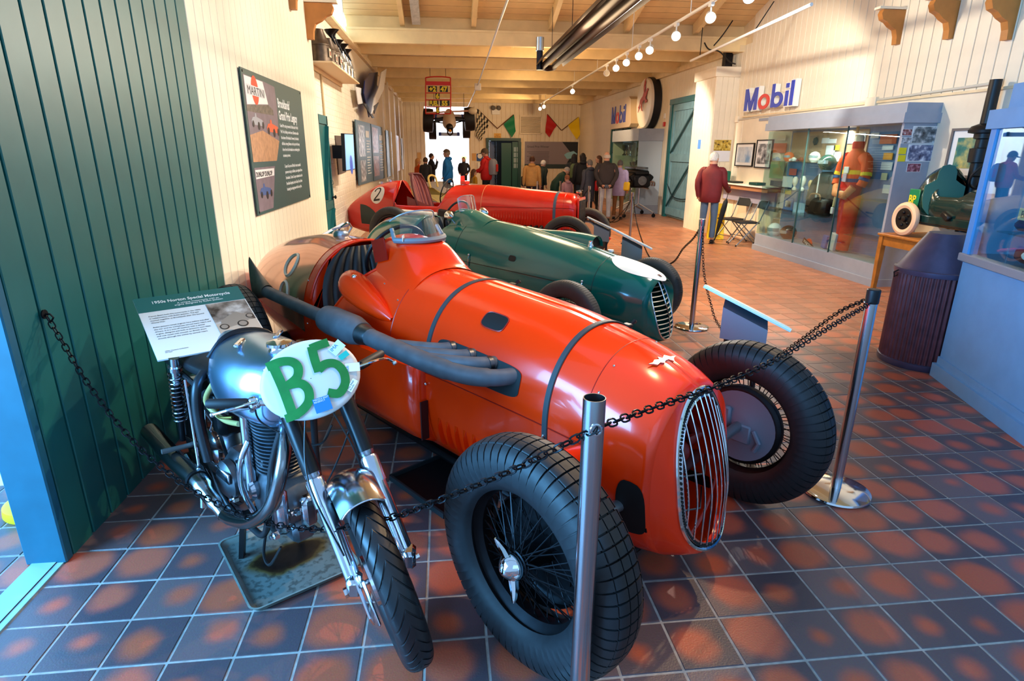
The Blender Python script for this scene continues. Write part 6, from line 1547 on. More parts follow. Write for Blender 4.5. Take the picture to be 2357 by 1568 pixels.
def wquad(pxs,x,mat,name,parent,th=.02,dx=0):
 P=[onx(a,b,x)-V((LX-.09,14.2,0))for a,b in pxs];n=len(P)
 return MB().add(P+[p-V((th,0,0))for p in P],[tuple(range(n)),tuple(range(n,2*n))[::-1]]+[(i,i+n,(i+1)%n+n,(i+1)%n)for i in range(n)]).build(name,mat,parent,smooth=0)
wquad([(852,168),(870,166),(868,195),(876,215),(850,270),(838,215),(840,186)],LX+.12,NAVY,'wing_plate',ws)
wquad([(878,166),(890,158),(884,205),(856,262),(862,225),(872,200)],LX+.25,WHITE,'wing_endplate',ws)
wquad([(820,200),(836,204),(850,222),(842,236),(826,240)],LX+.05,WHITE,'nose_panel',ws)
wquad([(838,240),(844,238),(862,272),(858,272)],LX+.14,M('panel_dark',(.14,.16,.20),.4),'lower_plate',ws)
wquad([(861,244),(872,236),(862,262)],LX+.26,BLACK,'black_flash',ws)
ty0=onx(789,350,LX+.12)
tv=thing('wall_television','wall television showing a bluish picture on the left wall','television',(LX-.09,11.0,0))
TVX=LX+.20
a_=[onx(*p,TVX)for p in((792,307),(813,308),(817,390),(796,394))]
P=[q-V((LX-.09,11.0,0))for q in a_]
MB().add(P+[p-V((.05,0,0))for p in P],[(0,1,2,3),(7,6,5,4),(0,4,5,1),(1,5,6,2),(2,6,7,3),(3,7,4,0)]).build('television_case',BLACK,tv,smooth=0)
c0=sum(P,V())/4
P2=[c0+(p-c0)*.95+V((.003,0,0))for p in P]
scm=MB().add(P2,[(0,1,2,3)]).build('screen',M('tv_picture',(.42,.62,.82),.3,emit=.9),tv,smooth=0)
MB().add([c0+V((.005,(cos(q))*.16+.05,sin(q)*.15-.20))for q in[2*pi*k/20 for k in range(20)]],[tuple(range(20))]).build('picture_figure',M('tv_figure',(.05,.22,.62),.3,emit=.5),scm,smooth=0)
q=[onx(*p,LX-.07)-V((LX-.09,11.0,0))for p in((772,312),(790,313),(797,396),(780,402))]
MB().add(q+[p-V((.02,0,0))for p in q],[(0,1,2,3),(7,6,5,4),(0,4,5,1),(1,5,6,2),(2,6,7,3),(3,7,4,0)]).build('mounting_board',M('mount_brown',(.34,.28,.24),.6),tv,smooth=0)
MB().box((.15,c0.y-.1,c0.z),(.2,.2,.2)).build('mount_arm',BLACK,tv,smooth=0)
def farpanel(label,pts,mat,details=0,x=LX-.02):
 q=[onx(*p,x)for p in pts];o=V((x,q[0].y,0));q=[p-o for p in q];t=thing('information_board',label,'panel',o,0,'wall panels beyond the television')
 MB().add(q+[p-V((.02,0,0))for p in q],[(0,1,2,3),(7,6,5,4),(0,4,5,1),(1,5,6,2),(2,6,7,3),(3,7,4,0)]).build('board',mat,t,smooth=0)
 def uv(u,v,d=.003):return q[0].lerp(q[1],u).lerp(q[3].lerp(q[2],u),v)+V((d,0,0))
 def qq(name,u0,v0,u1,v1,m_,d=.003):return MB().add([uv(u0,v0,d),uv(u1,v0,d),uv(u1,v1,d),uv(u0,v1,d)],[(0,1,2,3)]).build(name,m_,t,smooth=0)
 return t,uv,qq
PB=M('panel_blue_grey',(.27,.38,.42),.4);PW=M('photo_bw',(.82,.80,.78),.5)
BWP=photo_mat('black_white_photo',[(.12,.12,.13),(.5,.5,.5),(.92,.91,.9)],9,3.)
COP=photo_mat('colour_photo',[(.2,.26,.3),(.72,.45,.38),(.86,.84,.82)],8,5.)
t,uv,qq=farpanel('blue grey information panel with black and white photographs, nearest beyond the television',[(818,275),(852,284),(859,417),(827,427)],PB)
qq('photograph',.12,.07,.52,.56,BWP);qq('photograph',.14,.62,.50,.96,BWP)
for i in range(13):
 if i not in(5,):qq('text_line',.62,.30+i*.045,.90-(i%3)*.05,.315+i*.045,TW)
qq('title_block',.60,.14,.85,.25,TW)
t,uv,qq=farpanel('blue grey panel with colour photographs, second beyond the television',[(854,285),(882,294),(886,410),(861,417)],PB)
qq('photograph',.05,.05,.48,.50,COP);qq('photograph',.06,.56,.50,.92,COP)
for i in range(11):qq('text_line',.58,.32+i*.05,.92-(i%3)*.05,.34+i*.05,TW)
qq('title_block',.58,.16,.86,.26,TW)
t,uv,qq=farpanel('pale blue panel, third beyond the television',[(888,299),(901,304),(906,402),(893,408)],M('panel_pale_blue',(.42,.52,.60),.4))
for i in range(9):qq('text_line',.5,.3+i*.06,.9,.32+i*.06,TW)
t,uv,qq=farpanel('pale pink and white panel near the far end of the left wall',[(908,310),(920,314),(922,392),(912,396)],M('panel_pink',(.88,.72,.62),.4))
qq('white_column',.1,.05,.4,.9,PW)
t,uv,qq=farpanel('small white panel beside the far left corner',[(924,318),(929,320),(932,388),(927,390)],M('panel_white_blue',(.80,.85,.92),.4))
# ceiling fittings
lt=thing('light_track','long white lighting track with spotlights along the ceiling','light track',(3.55,14.5,3.60))
tA,tB=V((3.40,5.0,3.60)),V((3.97,25.6,3.58));o_=V((3.55,14.5,3.60))
MB().bar(tA-o_,tB-o_,.035,.03).build('track',WHITE,lt,smooth=0)
m=MB()
for y in range(6,26,3):
 p=tA.lerp(tB,(y-5)/20.6)-o_;m.tube([p,p+V((0,0,.45+(.3*max(0,13-y)if y<13 else 0)))],.006,6)
m.build('hanger_rods',WHITE,lt)
LENS=M('lamp_lens',(1,.93,.80),.4,emit=30)
def tspot(label,px,py,aim,on=True,s=1.):
 best=None
 for i in range(400):
  p=tA.lerp(tB,i/399)-V((0,0,.18));d=p-C_;X=1178.5+FPX*d.dot(R_)/d.dot(F_)
  if best is None or abs(X-px)<best[0]:best=(abs(X-px),p)
 p=best[1];t=thing('spotlight',label,'spotlight',p+V((0,0,.18)),0,'white track spotlights');d=(V(aim)-p).normalized();c=V((0,0,-.18))
 MB().box((0,0,-.03),(.05,.10,.05),bev=.006).tube([(0,0,-.05),c],.012,8).build('adapter',WHITE,t)
 MB().lathe([(.03,-.11),(.05,-.10),(.058,0),(.07,.03),(.066,.032),(.05,.0)],c=c,axis=d,seg=24,cap=False).lathe([(.001,-.115),(.03,-.11)],c=c,axis=d,seg=24,cap=False).build('lamp_housing',WHITE,t)
 MB().lathe([(.055,.012),(.001,.014)],c=c,axis=d,seg=24,cap=False).build('lens',LENS if on else M('lens_off',(.8,.78,.7),.3),t)
tspot('glowing spotlight at the top of the frame, nearest on the track',1725,5,(2.2,3.2,.6))
tspot('bright spotlight, second nearest on the track',1636,45,(2.0,3.2,.8));tspot('bright spotlight, third nearest on the track',1556,90,(2.0,4.2,.9))
tspot('spotlight angled left, fourth nearest on the track',1495,122,(1.3,6.4,.5));tspot('white spotlight in the cluster, nearest of four',1470,140,(2.0,5.0,.5))
tspot('white spotlight in the cluster, second of four',1443,150,(1.0,7.4,.5));tspot('white spotlight in the cluster, third of four',1418,158,(2.0,6.5,.8));tspot('white spotlight in the cluster, farthest of four',1396,172,(1.5,8.0,.8),False)
tspot('lone glowing spotlight halfway along the track',1318,210,(2.4,9.0,.9));tspot('small far spotlight, nearest of the last three',1252,243,(2.2,11.0,1.0));tspot('small far spotlight, middle of the last three',1236,255,(2.2,12.0,1.0));tspot('small far spotlight, last on the track',1225,259,(2,12.0,1.0))
ht=thing('radiant_heater','long dark brown radiant heater tube hanging under the ceiling','heater',(1.95,8.5,3.30))
HM_=M('heater_brown',(.17,.11,.10),.5,.4,noise=.2,nscale=6)
hA,hB=V((.0,-5.0,.02)),V((.09,3.6,0))
m=MB().tube([hA+V((-.10,0,0)),hB+V((-.10,0,0))],.055,16).tube([hA+V((.10,0,0)),hB+V((.10,0,0))],.055,16);m.build('burner_tube',HM_,ht)
rows=[[p+V((x,0,z))for x,z in((-.26,-.02),(-.20,.09),(-.08,.13),(.08,.13),(.20,.09),(.26,-.02))]for p in(hA,hB)]
MB().grid(rows).build('reflector',HM_,ht,smooth=0)
MB().tube(crv([hB+V((-.1,0,0)),hB+V((-.1,.12,-.02)),hB+V((0,.2,-.03)),hB+V((.1,.12,-.02)),hB+V((.1,0,0))],6),.055,12).build('return_bend',HM_,ht)
MB().tube([hB+V((-.18,.05,-.08)),hB+V((-.18,.05,.3))],.06,14).build('elbow',M('dark_blue_duct',(.10,.13,.20),.4,.6),ht)
MB().lathe([(.075,.25),(.075,.48)],c=hB+V((-.18,.05,0)),seg=18).build('flue_collar',ALU,ht)
for u in(.35,.75,.97):
 p=hA.lerp(hB,u);MB().tube([p+V((0,0,.1)),p+V((0,0,.9+.9*(1-u)))],.005,6).build('hanger_chain',IRON,ht)
pr=thing('conduit_pole','slim pale conduit running along the ceiling with a small white box','conduit',(.95,16,3.5));o_=V((.95,16,3.5))
MB().tube([V((.78,5.5,3.5))-o_,V((1.01,18,3.5))-o_,V((1.08,27.6,3.5))-o_],.016,8).build('conduit',M('conduit_pale',(.75,.76,.78),.4,.4),pr)
MB().box(V((1.01,18,3.46))-o_,(.18,.14,.18),bev=.01).build('junction_box',WHITE,pr)
rp=thing('ceiling_rail','white tube rail below the ceiling near the right wall','rail',(5.1,10.5,3.6));o_=V((5.1,10.5,3.6));
A_,B_=ony(1590,140,12.6),ony(1868,10,7.6)
MB().tube([A_-o_,B_-o_],.022,10).build('tube',WHITE,rp);MB().tube([B_.lerp(A_,.35)-o_,B_.lerp(A_,.35)-o_+V((.25,0,.4))],.008,6).tube([A_.lerp(B_,.12)-o_,A_.lerp(B_,.12)-o_+V((0,0,.5))],.008,6).build('rail_stay',IRON,rp)
cb=thing('black_cable','loop of black cable above the boxed pillar','cable',(6.0,12.9,3.5))
MB().tube(crv([(-.7,-.2,.35),(-.55,-.1,.25),(-.3,-.05,.22),(-.05,0,.05),(.1,0,.0)],6),.014,8).tube(crv([(-.2,-.3,.75),(-.35,-.25,.5),(-.5,-.2,.3)],6),.012,8).build('cable',CAB,cb)
# right wall
def rpl(px,py,x=RX-.03):return onx(px,py,x)
cd=thing('wall_conduit','pale conduit pipe running along the right wall above the display case','conduit',(RX-.05,9,2.5))
o_=V((RX-.05,9,2.5));A_,B_=rpl(1700,276),rpl(2300,190)
MB().tube([A_-o_,B_-o_],.017,8).build('pipe',M('conduit_cream',(.80,.78,.72),.5),cd)
p=rpl(2008,236)-o_;MB().box(p,(.08,.22,.14),bev=.006).build('junction_box',CREAM,cd)
pa,pb=rpl(1700,205)-o_,rpl(1697,272)-o_;MB().tube([pa,pb],.01,8).box(pb+V((0,0,-.02)),(.05,.12,.12)).build('drop_pipe',CREAM,cd)
sb=thing('wall_strip_box','narrow grey vent strip below the blue and red wall letters','vent',rpl(1758,275));MB().box((0,0,0),(.02,.34,.05)).build('vent_strip',GREY,sb,smooth=0)
mb=thing('wall_letters','large blue and red raised letters above the counter on the right wall','sign',(RX-.05,0,0))
MBL=M('letter_blue',(.05,.22,.72),.35);MRD=M('letter_red',(.85,.12,.10),.35);LW=M('letter_white_side',(.93,.92,.88),.5)
pL,pR=rpl(1706,256,RX-.2),rpl(1816,238,RX-.2);wtot=pL.y-pR.y;capH=rpl(1708,207,RX-.2).z-pL.z
def ring2(cx,cy,r,w,n=28,a0=0,a1=2*pi):
 P=[(cx+(r)*cos(q),cy+r*sin(q))for q in frange(a0,a1,n)]+[(cx+(r-w)*cos(q),cy+(r-w)*sin(q))for q in frange(a1,a0,n)]
 return[[P[i],P[i+1],P[-2-i],P[-1-i]]for i in range(n)]
SW=.17
LETTERS=[('m',0,[[(0,0),(SW,0),(SW,1),(0,1)],[(SW,1),(SW*.9,.62),(.40-SW*.4,0),(.40,0),(.40,.36)],[(.80-SW,1),(.80-SW*.9,.62),(.40+SW*.4,0),(.40,0),(.40,.36)],[(.80-SW,0),(.80,0),(.80,1),(.80-SW,1)]]),('o',.90,ring2(.33,.31,.34,.15)),('b',1.66,[[(0,0),(.15,0),(.15,1),(0,1)]]+ring2(.32,.31,.33,.15)),('i',2.42,[[(0,0),(.15,0),(.15,.62),(0,.62)],[(0,.74),(.15,.74),(.15,.92),(0,.92)]]),('l',2.68,[[(0,0),(.15,0),(.15,1),(0,1)]])]
def sign_letters(par,x,ytop,z0,wt,ch,dep,back=True):
 sx=wt/2.83
 for nm,u0,polys in LETTERS:
  f=lambda q,g:[(ytop-(u0+a)*sx,z0+b*ch)for a,b in q]
  bd=MB()
  for q in polys:
   if back:
    c=(sum(p[0]for p in q)/len(q),sum(p[1]for p in q)/len(q));g=.05
    bd.prism([(ytop-(u0+a+g*(1 if a>c[0]else-1))*sx,z0+(b+g*(1 if b>c[1]else-1))*ch)for a,b in q]if len(polys)<6 else[(ytop-(u0+a)*sx,z0+b*ch)for a,b in q],-dep,(x+dep,0,0),(0,1,0),(0,0,1),(1,0,0))
  o=bd.build('letter_body',LW,par,smooth=0)if back else par
  fc=MB()
  for i_,q in enumerate(polys):fc.prism([(ytop-(u0+a)*sx,z0+b*ch)for a,b in q],-.012-.0006*(i_>0),(x,0,0),(0,1,0),(0,0,1),(1,0,0))
  fc.build('letter_face',MRD if nm=='o' else MBL,o,smooth=0)
sign_letters(mb,-.09,pL.y,pL.z,wtot,capH,.10)
def rbox(name,label,pts,x,th,mat,cat,parent_only=False):
 q=[onx(*p,x)for p in pts];o=V((x,q[0].y,0));q=[p-o for p in q];t=thing(name,label,cat,o);n=len(q)
 MB().add(q+[p+V((th,0,0))for p in q],[tuple(range(n))[::-1],tuple(range(n,2*n))]+[(i,(i+1)%n,(i+1)%n+n,i+n)for i in range(n)]).build('board',mat,t,smooth=0)
 return t,q,o
SGC=M('sign_box_cream',(.86,.78,.66),.4)
t,q,o=rbox('letter_sign_box','cream box sign with blue and red letters near the far end of the right wall',[(1404,236),(1448,222),(1452,228),(1452,284),(1448,292),(1404,298)],RX-.30,.26,SGC,'sign')
y0=onx(1407,286,RX-.31);y1=onx(1441,240,RX-.31);y2=onx(1407,248,RX-.31)
sign_letters(t,-.004,y0.y-o.y,y0.z,y0.y-y1.y,y2.z-y0.z,.1,False)
hc_=onx(1484,238,RX-.3);dsc=thing('winged_horse_disc','large white disc sign with a red winged horse on the right wall','sign',(RX-.3,hc_.y,hc_.z))
rz_=(onx(1484,182,RX-.3).z-onx(1484,296,RX-.3).z)/2
MB().lathe([(.001,.0),(rz_*.7,-.05),(rz_*.97,-.03),(rz_,.0),(rz_,.08)],axis=(1,0,0),seg=56).build('disc',M('disc_white',(.90,.87,.82),.35),dsc)
MB().lathe([(rz_+.004,.05),(rz_+.02,.06),(rz_+.02,.26)],axis=(1,0,0),seg=56).build('disc_rim',M('disc_rim_dark',(.08,.10,.14),.5),dsc)
horse=[(-.42,-.30),(-.30,-.22),(-.26,-.08),(-.12,-.02),(-.02,.02),(.06,.12),(.02,.30),(.10,.46),(.20,.52),(.14,.40),(.22,.42),(.15,.30),(.22,.26),(.14,.16),(.20,.10),(.30,.18),(.40,.22),(.46,.16),(.40,.12),(.34,.04),(.26,-.04),(.34,-.12),(.42,-.10),(.40,-.18),(.28,-.20),(.18,-.10),(.04,-.12),(-.06,-.20),(-.02,-.34),(.04,-.42),(-.06,-.40),(-.14,-.26),(-.22,-.14),(-.30,-.32),(-.40,-.44),(-.36,-.32)]
MB().prism([(-u*.95,v*.95+.18)for u,v in horse],.012,(-.062,0,0),(0,1,0),(0,0,1),(-1,0,0)).build('winged_horse',M('horse_red',(.70,.25,.18),.5),dsc,smooth=0)
al=thing('fire_alarm','small red fire alarm box beside the tall blue-green door','alarm',rpl(1529,286,RX-.03));MB().box((0,0,0),(.05,.13,.12),bev=.008).build('alarm_box',M('alarm_red',(.80,.10,.08),.4),al);MB().box((0,.02,.22),(.04,.10,.14),bev=.006).build('alarm_light',WHITE,al)
def bigdoor(n,y0,y1,h,open_=.0):
 d=snode('door_%d'%n,(RX,0,0));w_=y1-y0;yc=(y0+y1)/2
 MB().box((-.03,y0+.04,h/2),(.16,.16,h)).box((-.03,y1-.04,h/2),(.16,.16,h)).box((-.03,yc,h-.05),(.18,w_+.12,.14)).build('door_frame',DGREEN,d,smooth=0)
 k=9;me=MB().box((0,0,(h-.14)/2),(.04,(w_-.1)/k-.008,h-.16)).mesh('board',PALEDOOR if n==2 else M('door_mid_green',(.22,.42,.43),.6),0)
 for i in range(k):inst('board',me,d,(-.022,y0+.05+(w_-.1)*(i+.5)/k,.02))
 fr=MB().box((-.055,y0+.17,h/2),(.04,.14,h-.2)).box((-.055,y1-.17,h/2),(.04,.14,h-.2)).box((-.055,yc,.18),(.045,w_-.2,.2)).box((-.055,yc,h*.52),(.045,w_-.2,.2)).box((-.055,yc,h-.2),(.045,w_-.2,.18));fr.build('door_ledges',PALEDOOR if n==2 else M('door_mid_green',(.22,.42,.43),.6),d,smooth=0)
 m=MB().bar((-.09,y1-.2,h*.56),(-.09,y0+.3,h-.34),.045,.03,up=(1,0,0)).bar((-.09,y1-.2,.3),(-.09,y0+.3,h*.46),.045,.03,up=(1,0,0));m.build('door_brace',M('brace_dark_green',(.10,.27,.28),.5),d,smooth=0)
 for zz in(h*.47,h*.75):MB().box((-.085,y0+.22,zz),(.02,.05,.35),bev=.005).build('door_latch',IRON,d,smooth=0)
 MB().tube(crv([(-.06,y1-.05,.95),(-.10,y1-.6,.62),(-.10,yc-.3,.56),(-.08,y0+.1,.62)],8),.015,6).build('door_chain',M('door_rope',(.07,.16,.18),.6),d)
bigdoor(2,DR[0],DR[1],DR[3]);bigdoor(3,DR2[0],DR2[1],DR2[3])
def vitrine(label,x0,x1,y0,y1,zb,zt,hh,lbname='display_case',th=.03,mats=GREY,posts=()):
 t=thing(lbname,label,'display case',((x0+x1)/2,(y0+y1)/2,0));W_,D_=(x1-x0),(y1-y0)
 MB().box((0,0,zb/2),(W_,D_,zb)).box((0,0,.05),(W_+.03,D_+.03,.10)).build('plinth',mats,t,smooth=0)
 MB().box((0,0,zt+(hh-zt)/2),(W_+.06,D_+.06,hh-zt)).build('pelmet',mats,t,smooth=0)
 return t
vc2=vitrine('far glass display case of trophies with a grey top on the right wall',5.55,RX-.02,17.3,20.0,.25,2.05,2.38)
MB().box((-.355,0,1.15),(.008,2.66,1.8)).build('glass_front',GLASS,vc2,smooth=0)
MB().box((.33,0,1.15),(.02,2.66,1.8)).box((0,1.33,1.15),(.7,.02,1.8)).build('back_panel',M('case_cream_back',(.80,.78,.72),.5),vc2,smooth=0)
MB().box((0,-1.33,1.15),(.70,.03,1.8)).build('end_panel',M('case_pale_grey',(.68,.73,.77),.45),vc2,smooth=0)
m=MB()
for z in(.75,1.2,1.62):m.box((0,0,z),(.60,2.6,.012))
m.build('glass_shelf',GLASS,vc2,smooth=0)
GOLD=M('gold_cup',(.75,.58,.28),.25,1);k_=0
for z in(.26,.757,1.207,1.627):
 for y in(-1.05,-.62,-.2,.25,.7,1.1):
  k_+=1;s=random.uniform(.7,1.1);hgt=min(.3*s,.36)
  t=thing('trophy','trophy cup inside the far glass display case','trophy',(vc2.location.x+random.uniform(-.18,.1),vc2.location.y+y+random.uniform(-.06,.06),z+.006),0,'trophies in the far display case')
  MB().lathe([(.06*s,0),(.06*s,hgt*.12),(.02*s,hgt*.2),(.015*s,hgt*.4),(.05*s,hgt*.55),(.075*s,hgt*.8),(.08*s,hgt)],seg=16).build('cup',[GOLD,CHROME,M('dark_trophy',(.25,.20,.16),.4)][k_%3],t)
et=fl(1478,497,0)
eg=thing('engine_on_trolley','large black and silver racing engine on a wheeled trolley beside the blue-green door','engine',(5.35,16.75,0))
m=MB().box((0,0,.98),(.5,1.15,.34),bev=.05);m.box((0,0,1.20),(.42,1.1,.14),bev=.04);m.build('engine_block',M('engine_black',(.09,.09,.10),.35,.6),eg)
for s in(-1,1):
 m=MB().box((s*.24,0,1.08),(.18,1.08,.16),Matrix.Rotation(s*.6,3,'Y'),bev=.03);m.build('cylinder_bank',M('engine_black',(.09,.09,.10),.35,.6),eg)
 for k in range(6):MB().tube(crv([(s*.30,-.45+k*.18,1.0),(s*.40,-.45+k*.18,.95),(s*.42,-.40+k*.18,.85)],4),.025,8).build('exhaust_port',ALU,eg)
MB().box((0,0,1.32),(.36,1.0,.06),bev=.01).lathe([(.12,-.62),(.12,-.56)],c=(0,0,1.0),axis=(0,1,0),seg=20).build('engine_cover',STEEL,eg)
m=MB().tube([(-.25,-.5,.78),(-.25,.5,.78)],.02,8).tube([(.25,-.5,.78),(.25,.5,.78)],.02,8)
for s in(-1,1):m.tube([(0,s*.4,.78),(0,s*.4,.38)],.025,8).tube([(-.42,s*.5,.14),(0,s*.4,.38),(.42,s*.5,.14)],.022,8)
m.build('trolley_frame',ALU,eg)
for sx in(-1,1):
 for sy in(-1,1):MB().lathe([(.05,-.02),(.055,0),(.05,.02)],c=(sx*.42,sy*.5,.055),axis=(0,1,0),seg=16).tube([(sx*.42,sy*.5,.06),(sx*.42,sy*.5,.15)],.012,6).build('castor',IRON,eg)
def frame(name,label,pts,x,mat,inner,cat='picture',d=.03,mgn=.08,group=None,mount=True,pic=None,th=.03):
 q=[onx(*p,x)for p in pts];ys=[p.y for p in q];zs=[p.z for p in q];y0,y1,z0,z1=min(ys),max(ys),min(zs),max(zs)
 if len(pts)==2:pass
 t=thing(name,label,cat,(x,(y0+y1)/2,(z0+z1)/2),0,group);w_,h_=y1-y0,z1-z0
 m=MB()
 for s in(-1,1):m.box((0,s*(w_/2-mgn*.15),0),(th,mgn*.3,h_));m.box((0,0,s*(h_/2-mgn*.15)),(th*.96,w_-mgn*.6,mgn*.3))
 m.build('frame',mat,t,smooth=0)
 MB().box((.004,0,0),(.01,w_-mgn*.3,h_-mgn*.3)).build('mount',WHITE,t,smooth=0)
 MB().box((-.003,0,0),(.006,w_-mgn*2.2,h_-mgn*2.2)).build('picture',inner,t,smooth=0)
 return t,w_,h_
SEA=photo_mat('sea_print',[(.45,.62,.78),(.80,.84,.86),(.60,.66,.72)],3,9.)
frame('framed_print','black-framed pale seascape print above the counter, left of the display case',[(1697,330),(1731,384)],RX-.05,BLACK,SEA,mgn=.07)
frame('framed_photo','narrow black-framed photograph half hidden by the display case edge',[(1744,322),(1772,388)],RX-.05,BLACK,BWP,mgn=.07)
q=[ony(*p,12.965)for p in((1645,322),(1678,372))]
cal=thing('wall_calendar','racing motorcycle calendar hanging on the boxed pillar','calendar',(q[0].x,12.965,q[1].z));w_,h_=q[1].x-q[0].x,q[0].z-q[1].z
MB().box((w_/2,0,h_*.75),(w_,.006,h_*.5)).build('picture_page',photo_mat('calendar_photo',[(.10,.10,.12),(.75,.62,.20),(.85,.80,.5)],16,2.),cal,smooth=0);MB().box((w_/2,0,h_*.25),(w_,.006,h_*.5)).build('date_page',M('date_page',(.86,.87,.90),.5),cal,smooth=0)
bs=thing('blue_notice','small blue and white notice on the boxed pillar above the man in burgundy','notice',(5.76,13.55,onx(1617,332,5.76).z));MB().box((0,0,0),(.006,.16,.20)).build('notice',M('notice_blue',(.35,.58,.86),.5),bs,smooth=0)
ct=thing('wall_counter','white wall counter with a grey fascia between the pillar and the display case','counter',(RX-.17,11.85,0));zc=1.12
MB().box((0,0,zc),(.32,2.2,.03),bev=.004).build('counter_top',WHITE,ct,smooth=0);MB().box((.02,0,zc-.06),(.28,2.16,.07)).build('counter_edge',M('counter_brown',(.68,.48,.34),.5),ct,smooth=0);MB().box((.10,0,zc-.22),(.10,2.16,.25)).build('counter_fascia',M('fascia_grey',(.62,.62,.72),.5),ct,smooth=0)
fa_=thing('first_aid_box','green first aid box standing on the white counter','first aid box',(RX-.2,12.75,zc+.016));MB().box((0,0,.12),(.12,.28,.22),bev=.02).build('case',M('first_aid_green',(.05,.42,.34),.4),fa_);MB().box((-.062,0,.13),(.003,.03,.10)).box((-.062,0,.13),(.003,.10,.03)).build('cross',WHITE,fa_,smooth=0)
tr_=thing('black_tray','black folder lying on the white counter','folder',(RX-.2,12.3,zc+.016));MB().box((0,0,.02),(.22,.36,.035),bev=.008).build('folder',M('folder_black',(.08,.13,.12),.4),tr_)
tr_=thing('green_folder','dark green folder on the counter beside the display case','folder',(RX-.2,11.35,zc+.016));MB().box((0,0,.03),(.2,.3,.055),bev=.008).build('folder',M('folder_green',(.08,.26,.24),.4),tr_)
def fchair(x,y,rz,label):
 t=thing('folding_chair',label,'chair',(x,y,0),rz,'grey folding chairs');FM=M('chair_frame_grey',(.50,.52,.54),.35,.7);PM=M('chair_plastic',(.13,.15,.17),.5)
 MB().box((0,.02,.45),(.40,.40,.03),bev=.012).build('seat',PM,t)
 rows=[[V((x_,-.27-.02*abs(x_/.2)**2*-1,z))for x_ in frange(-.20,.20,8)]for z in(.70,.76,.82,.86)]
 b=MB().box((0,-.285,.78),(.42,.022,.16),Matrix.Rotation(.2,3,'X'),bev=.01).build('backrest',PM,t)
 for s in(-1,1):
  MB().tube([(s*.20,-.30,.88),(s*.20,-.17,.50),(s*.20,.24,.01)],.011,8).build('front_leg',FM,t);MB().tube([(s*.185,.18,.45),(s*.185,-.26,.01)],.011,8).build('rear_leg',FM,t)
  for y_ in(.24,-.26):MB().lathe([(.014,0),(.014,.03)],c=(s*(.20 if y_>0 else .185),y_,0),seg=10).build('leg_cap',BLACK,t)
 MB().tube([(-.20,.15,.12),(.20,.15,.12)],.008,6).tube([(-.185,-.18,.11),(.185,-.18,.11)],.008,6).build('stretcher',FM,t)
p=fl(1690,560,0);fchair(5.85,11.75,pi/2+.25,'grey folding chair nearest the man in burgundy');fchair(5.86,11.15,pi/2-.1,'grey folding chair tucked against the end of the display case')
wfp=thing('wet_floor_sign','yellow plastic wet floor warning board behind the burgundy man','warning sign',(5.68,12.1,0),-.35);wfp.scale=(1.1,1.1,1.15);YL=M('sign_yellow',(.97,.85,.05),.4)
for s in(-1,1):
 Rx_=Matrix.Rotation(s*.16,3,'X');MB().prism([(-.15,0),(.15,0),(.13,.64),(-.13,.64)],.015,(0,s*.12-.008,0.004),(1,0,0),Rx_@V((0,0,1))).build('panel',YL,wfp,smooth=0)
text('CAUTION',.05,M('caution_red',(.75,.12,.08),.5),wfp,depth=.001,loc=(-.11,-.115,.42),rot=(pi/2-.16,0,0));MB().prism([(-.06,.2),(.06,.2),(0,.32)],.002,(0,-.135,0),(1,0,0),(0,.16,1)).build('warning_triangle',M('caution_red',(.75,.12,.08),.5),wfp,smooth=0)
# big display case
CX0,CX1,CY0,CY1=5.80,RX-.03,7.36,10.66
def cpx(px,py,x=CX0):return onx(px,py,x)
zt_=cpx(2075,283).z;zh=cpx(2086,236).z;zb_=.30
vc=thing('display_case','large grey glass-fronted display case holding an orange and red race suit','display case',((CX0+CX1)/2,(CY0+CY1)/2,0));W_,D_=CX1-CX0,CY1-CY0;cc=vc.location.copy()
MB().box((0,0,.15),(W_,D_,.30)).box((-.015,0,.05),(W_+.03,D_+.03,.10)).build('plinth',GREY,vc,smooth=0)
MB().box((0,0,(zt_+zh)/2),(W_+.04,D_+.04,zh-zt_)).box((-.01,0,zt_+.06),(W_+.08,D_+.08,.12)).build('pelmet',GREY,vc,smooth=0)
MB().box((0,-D_/2+.02,(zb_+zt_)/2),(W_,.04,zt_-zb_)).build('end_panel',GREY,vc,smooth=0)
BBK=M('case_back_blue',(.42,.54,.70),.6,noise=.1);MB().box((W_/2-.01,0,(zb_+zt_)/2),(.02,D_-.08,zt_-zb_)).build('back_panel',BBK,vc,smooth=0)
MB().box((W_/2-.03,.55,zt_-.28),(.012,2.0,.50)).build('top_back_panel',M('case_back_tan',(.66,.55,.44),.6),vc,smooth=0)
gy=[-D_/2+.05,-D_/6,D_/6,D_/2]
ypan=[cpx(px,400).y-cc.y for px in(1759,1845,1952,2068)]
ysp=[D_/2,cpx(1846,400).y-cc.y,cpx(1935,400).y-cc.y,-D_/2+.05]
for i in range(3):
 a,b=ysp[i],ysp[i+1];MB().box((-W_/2+.012,(a+b)/2,(zb_+zt_)/2),(.008,abs(a-b)-.01,zt_-zb_-.02)).build('glass_pane',GLASS,vc,smooth=0)
for y in ysp[1:3]:MB().box((-W_/2+.006,y,(zb_+zt_)/2),(.018,.014,zt_-zb_)).build('pane_edge',M('glass_edge_green',(.20,.32,.30),.3),vc,smooth=0)
MB().box((0,D_/2-.004,(zb_+zt_)/2),(W_-.03,.008,zt_-zb_-.02)).build('glass_side',GLASS,vc,smooth=0)
MB().box((-W_/2+.02,-D_/2+.03,(zb_+zt_)/2),(.03,.03,zt_-zb_)).build('front_post',M('post_alu',(.78,.80,.83),.3,.6),vc,smooth=0)
MB().box((.02,cpx(1938,300).y-cc.y,(zb_+zt_)/2),(.02,.04,zt_-zb_)).build('wood_upright',M('upright_wood',(.74,.55,.34),.5),vc,smooth=0)
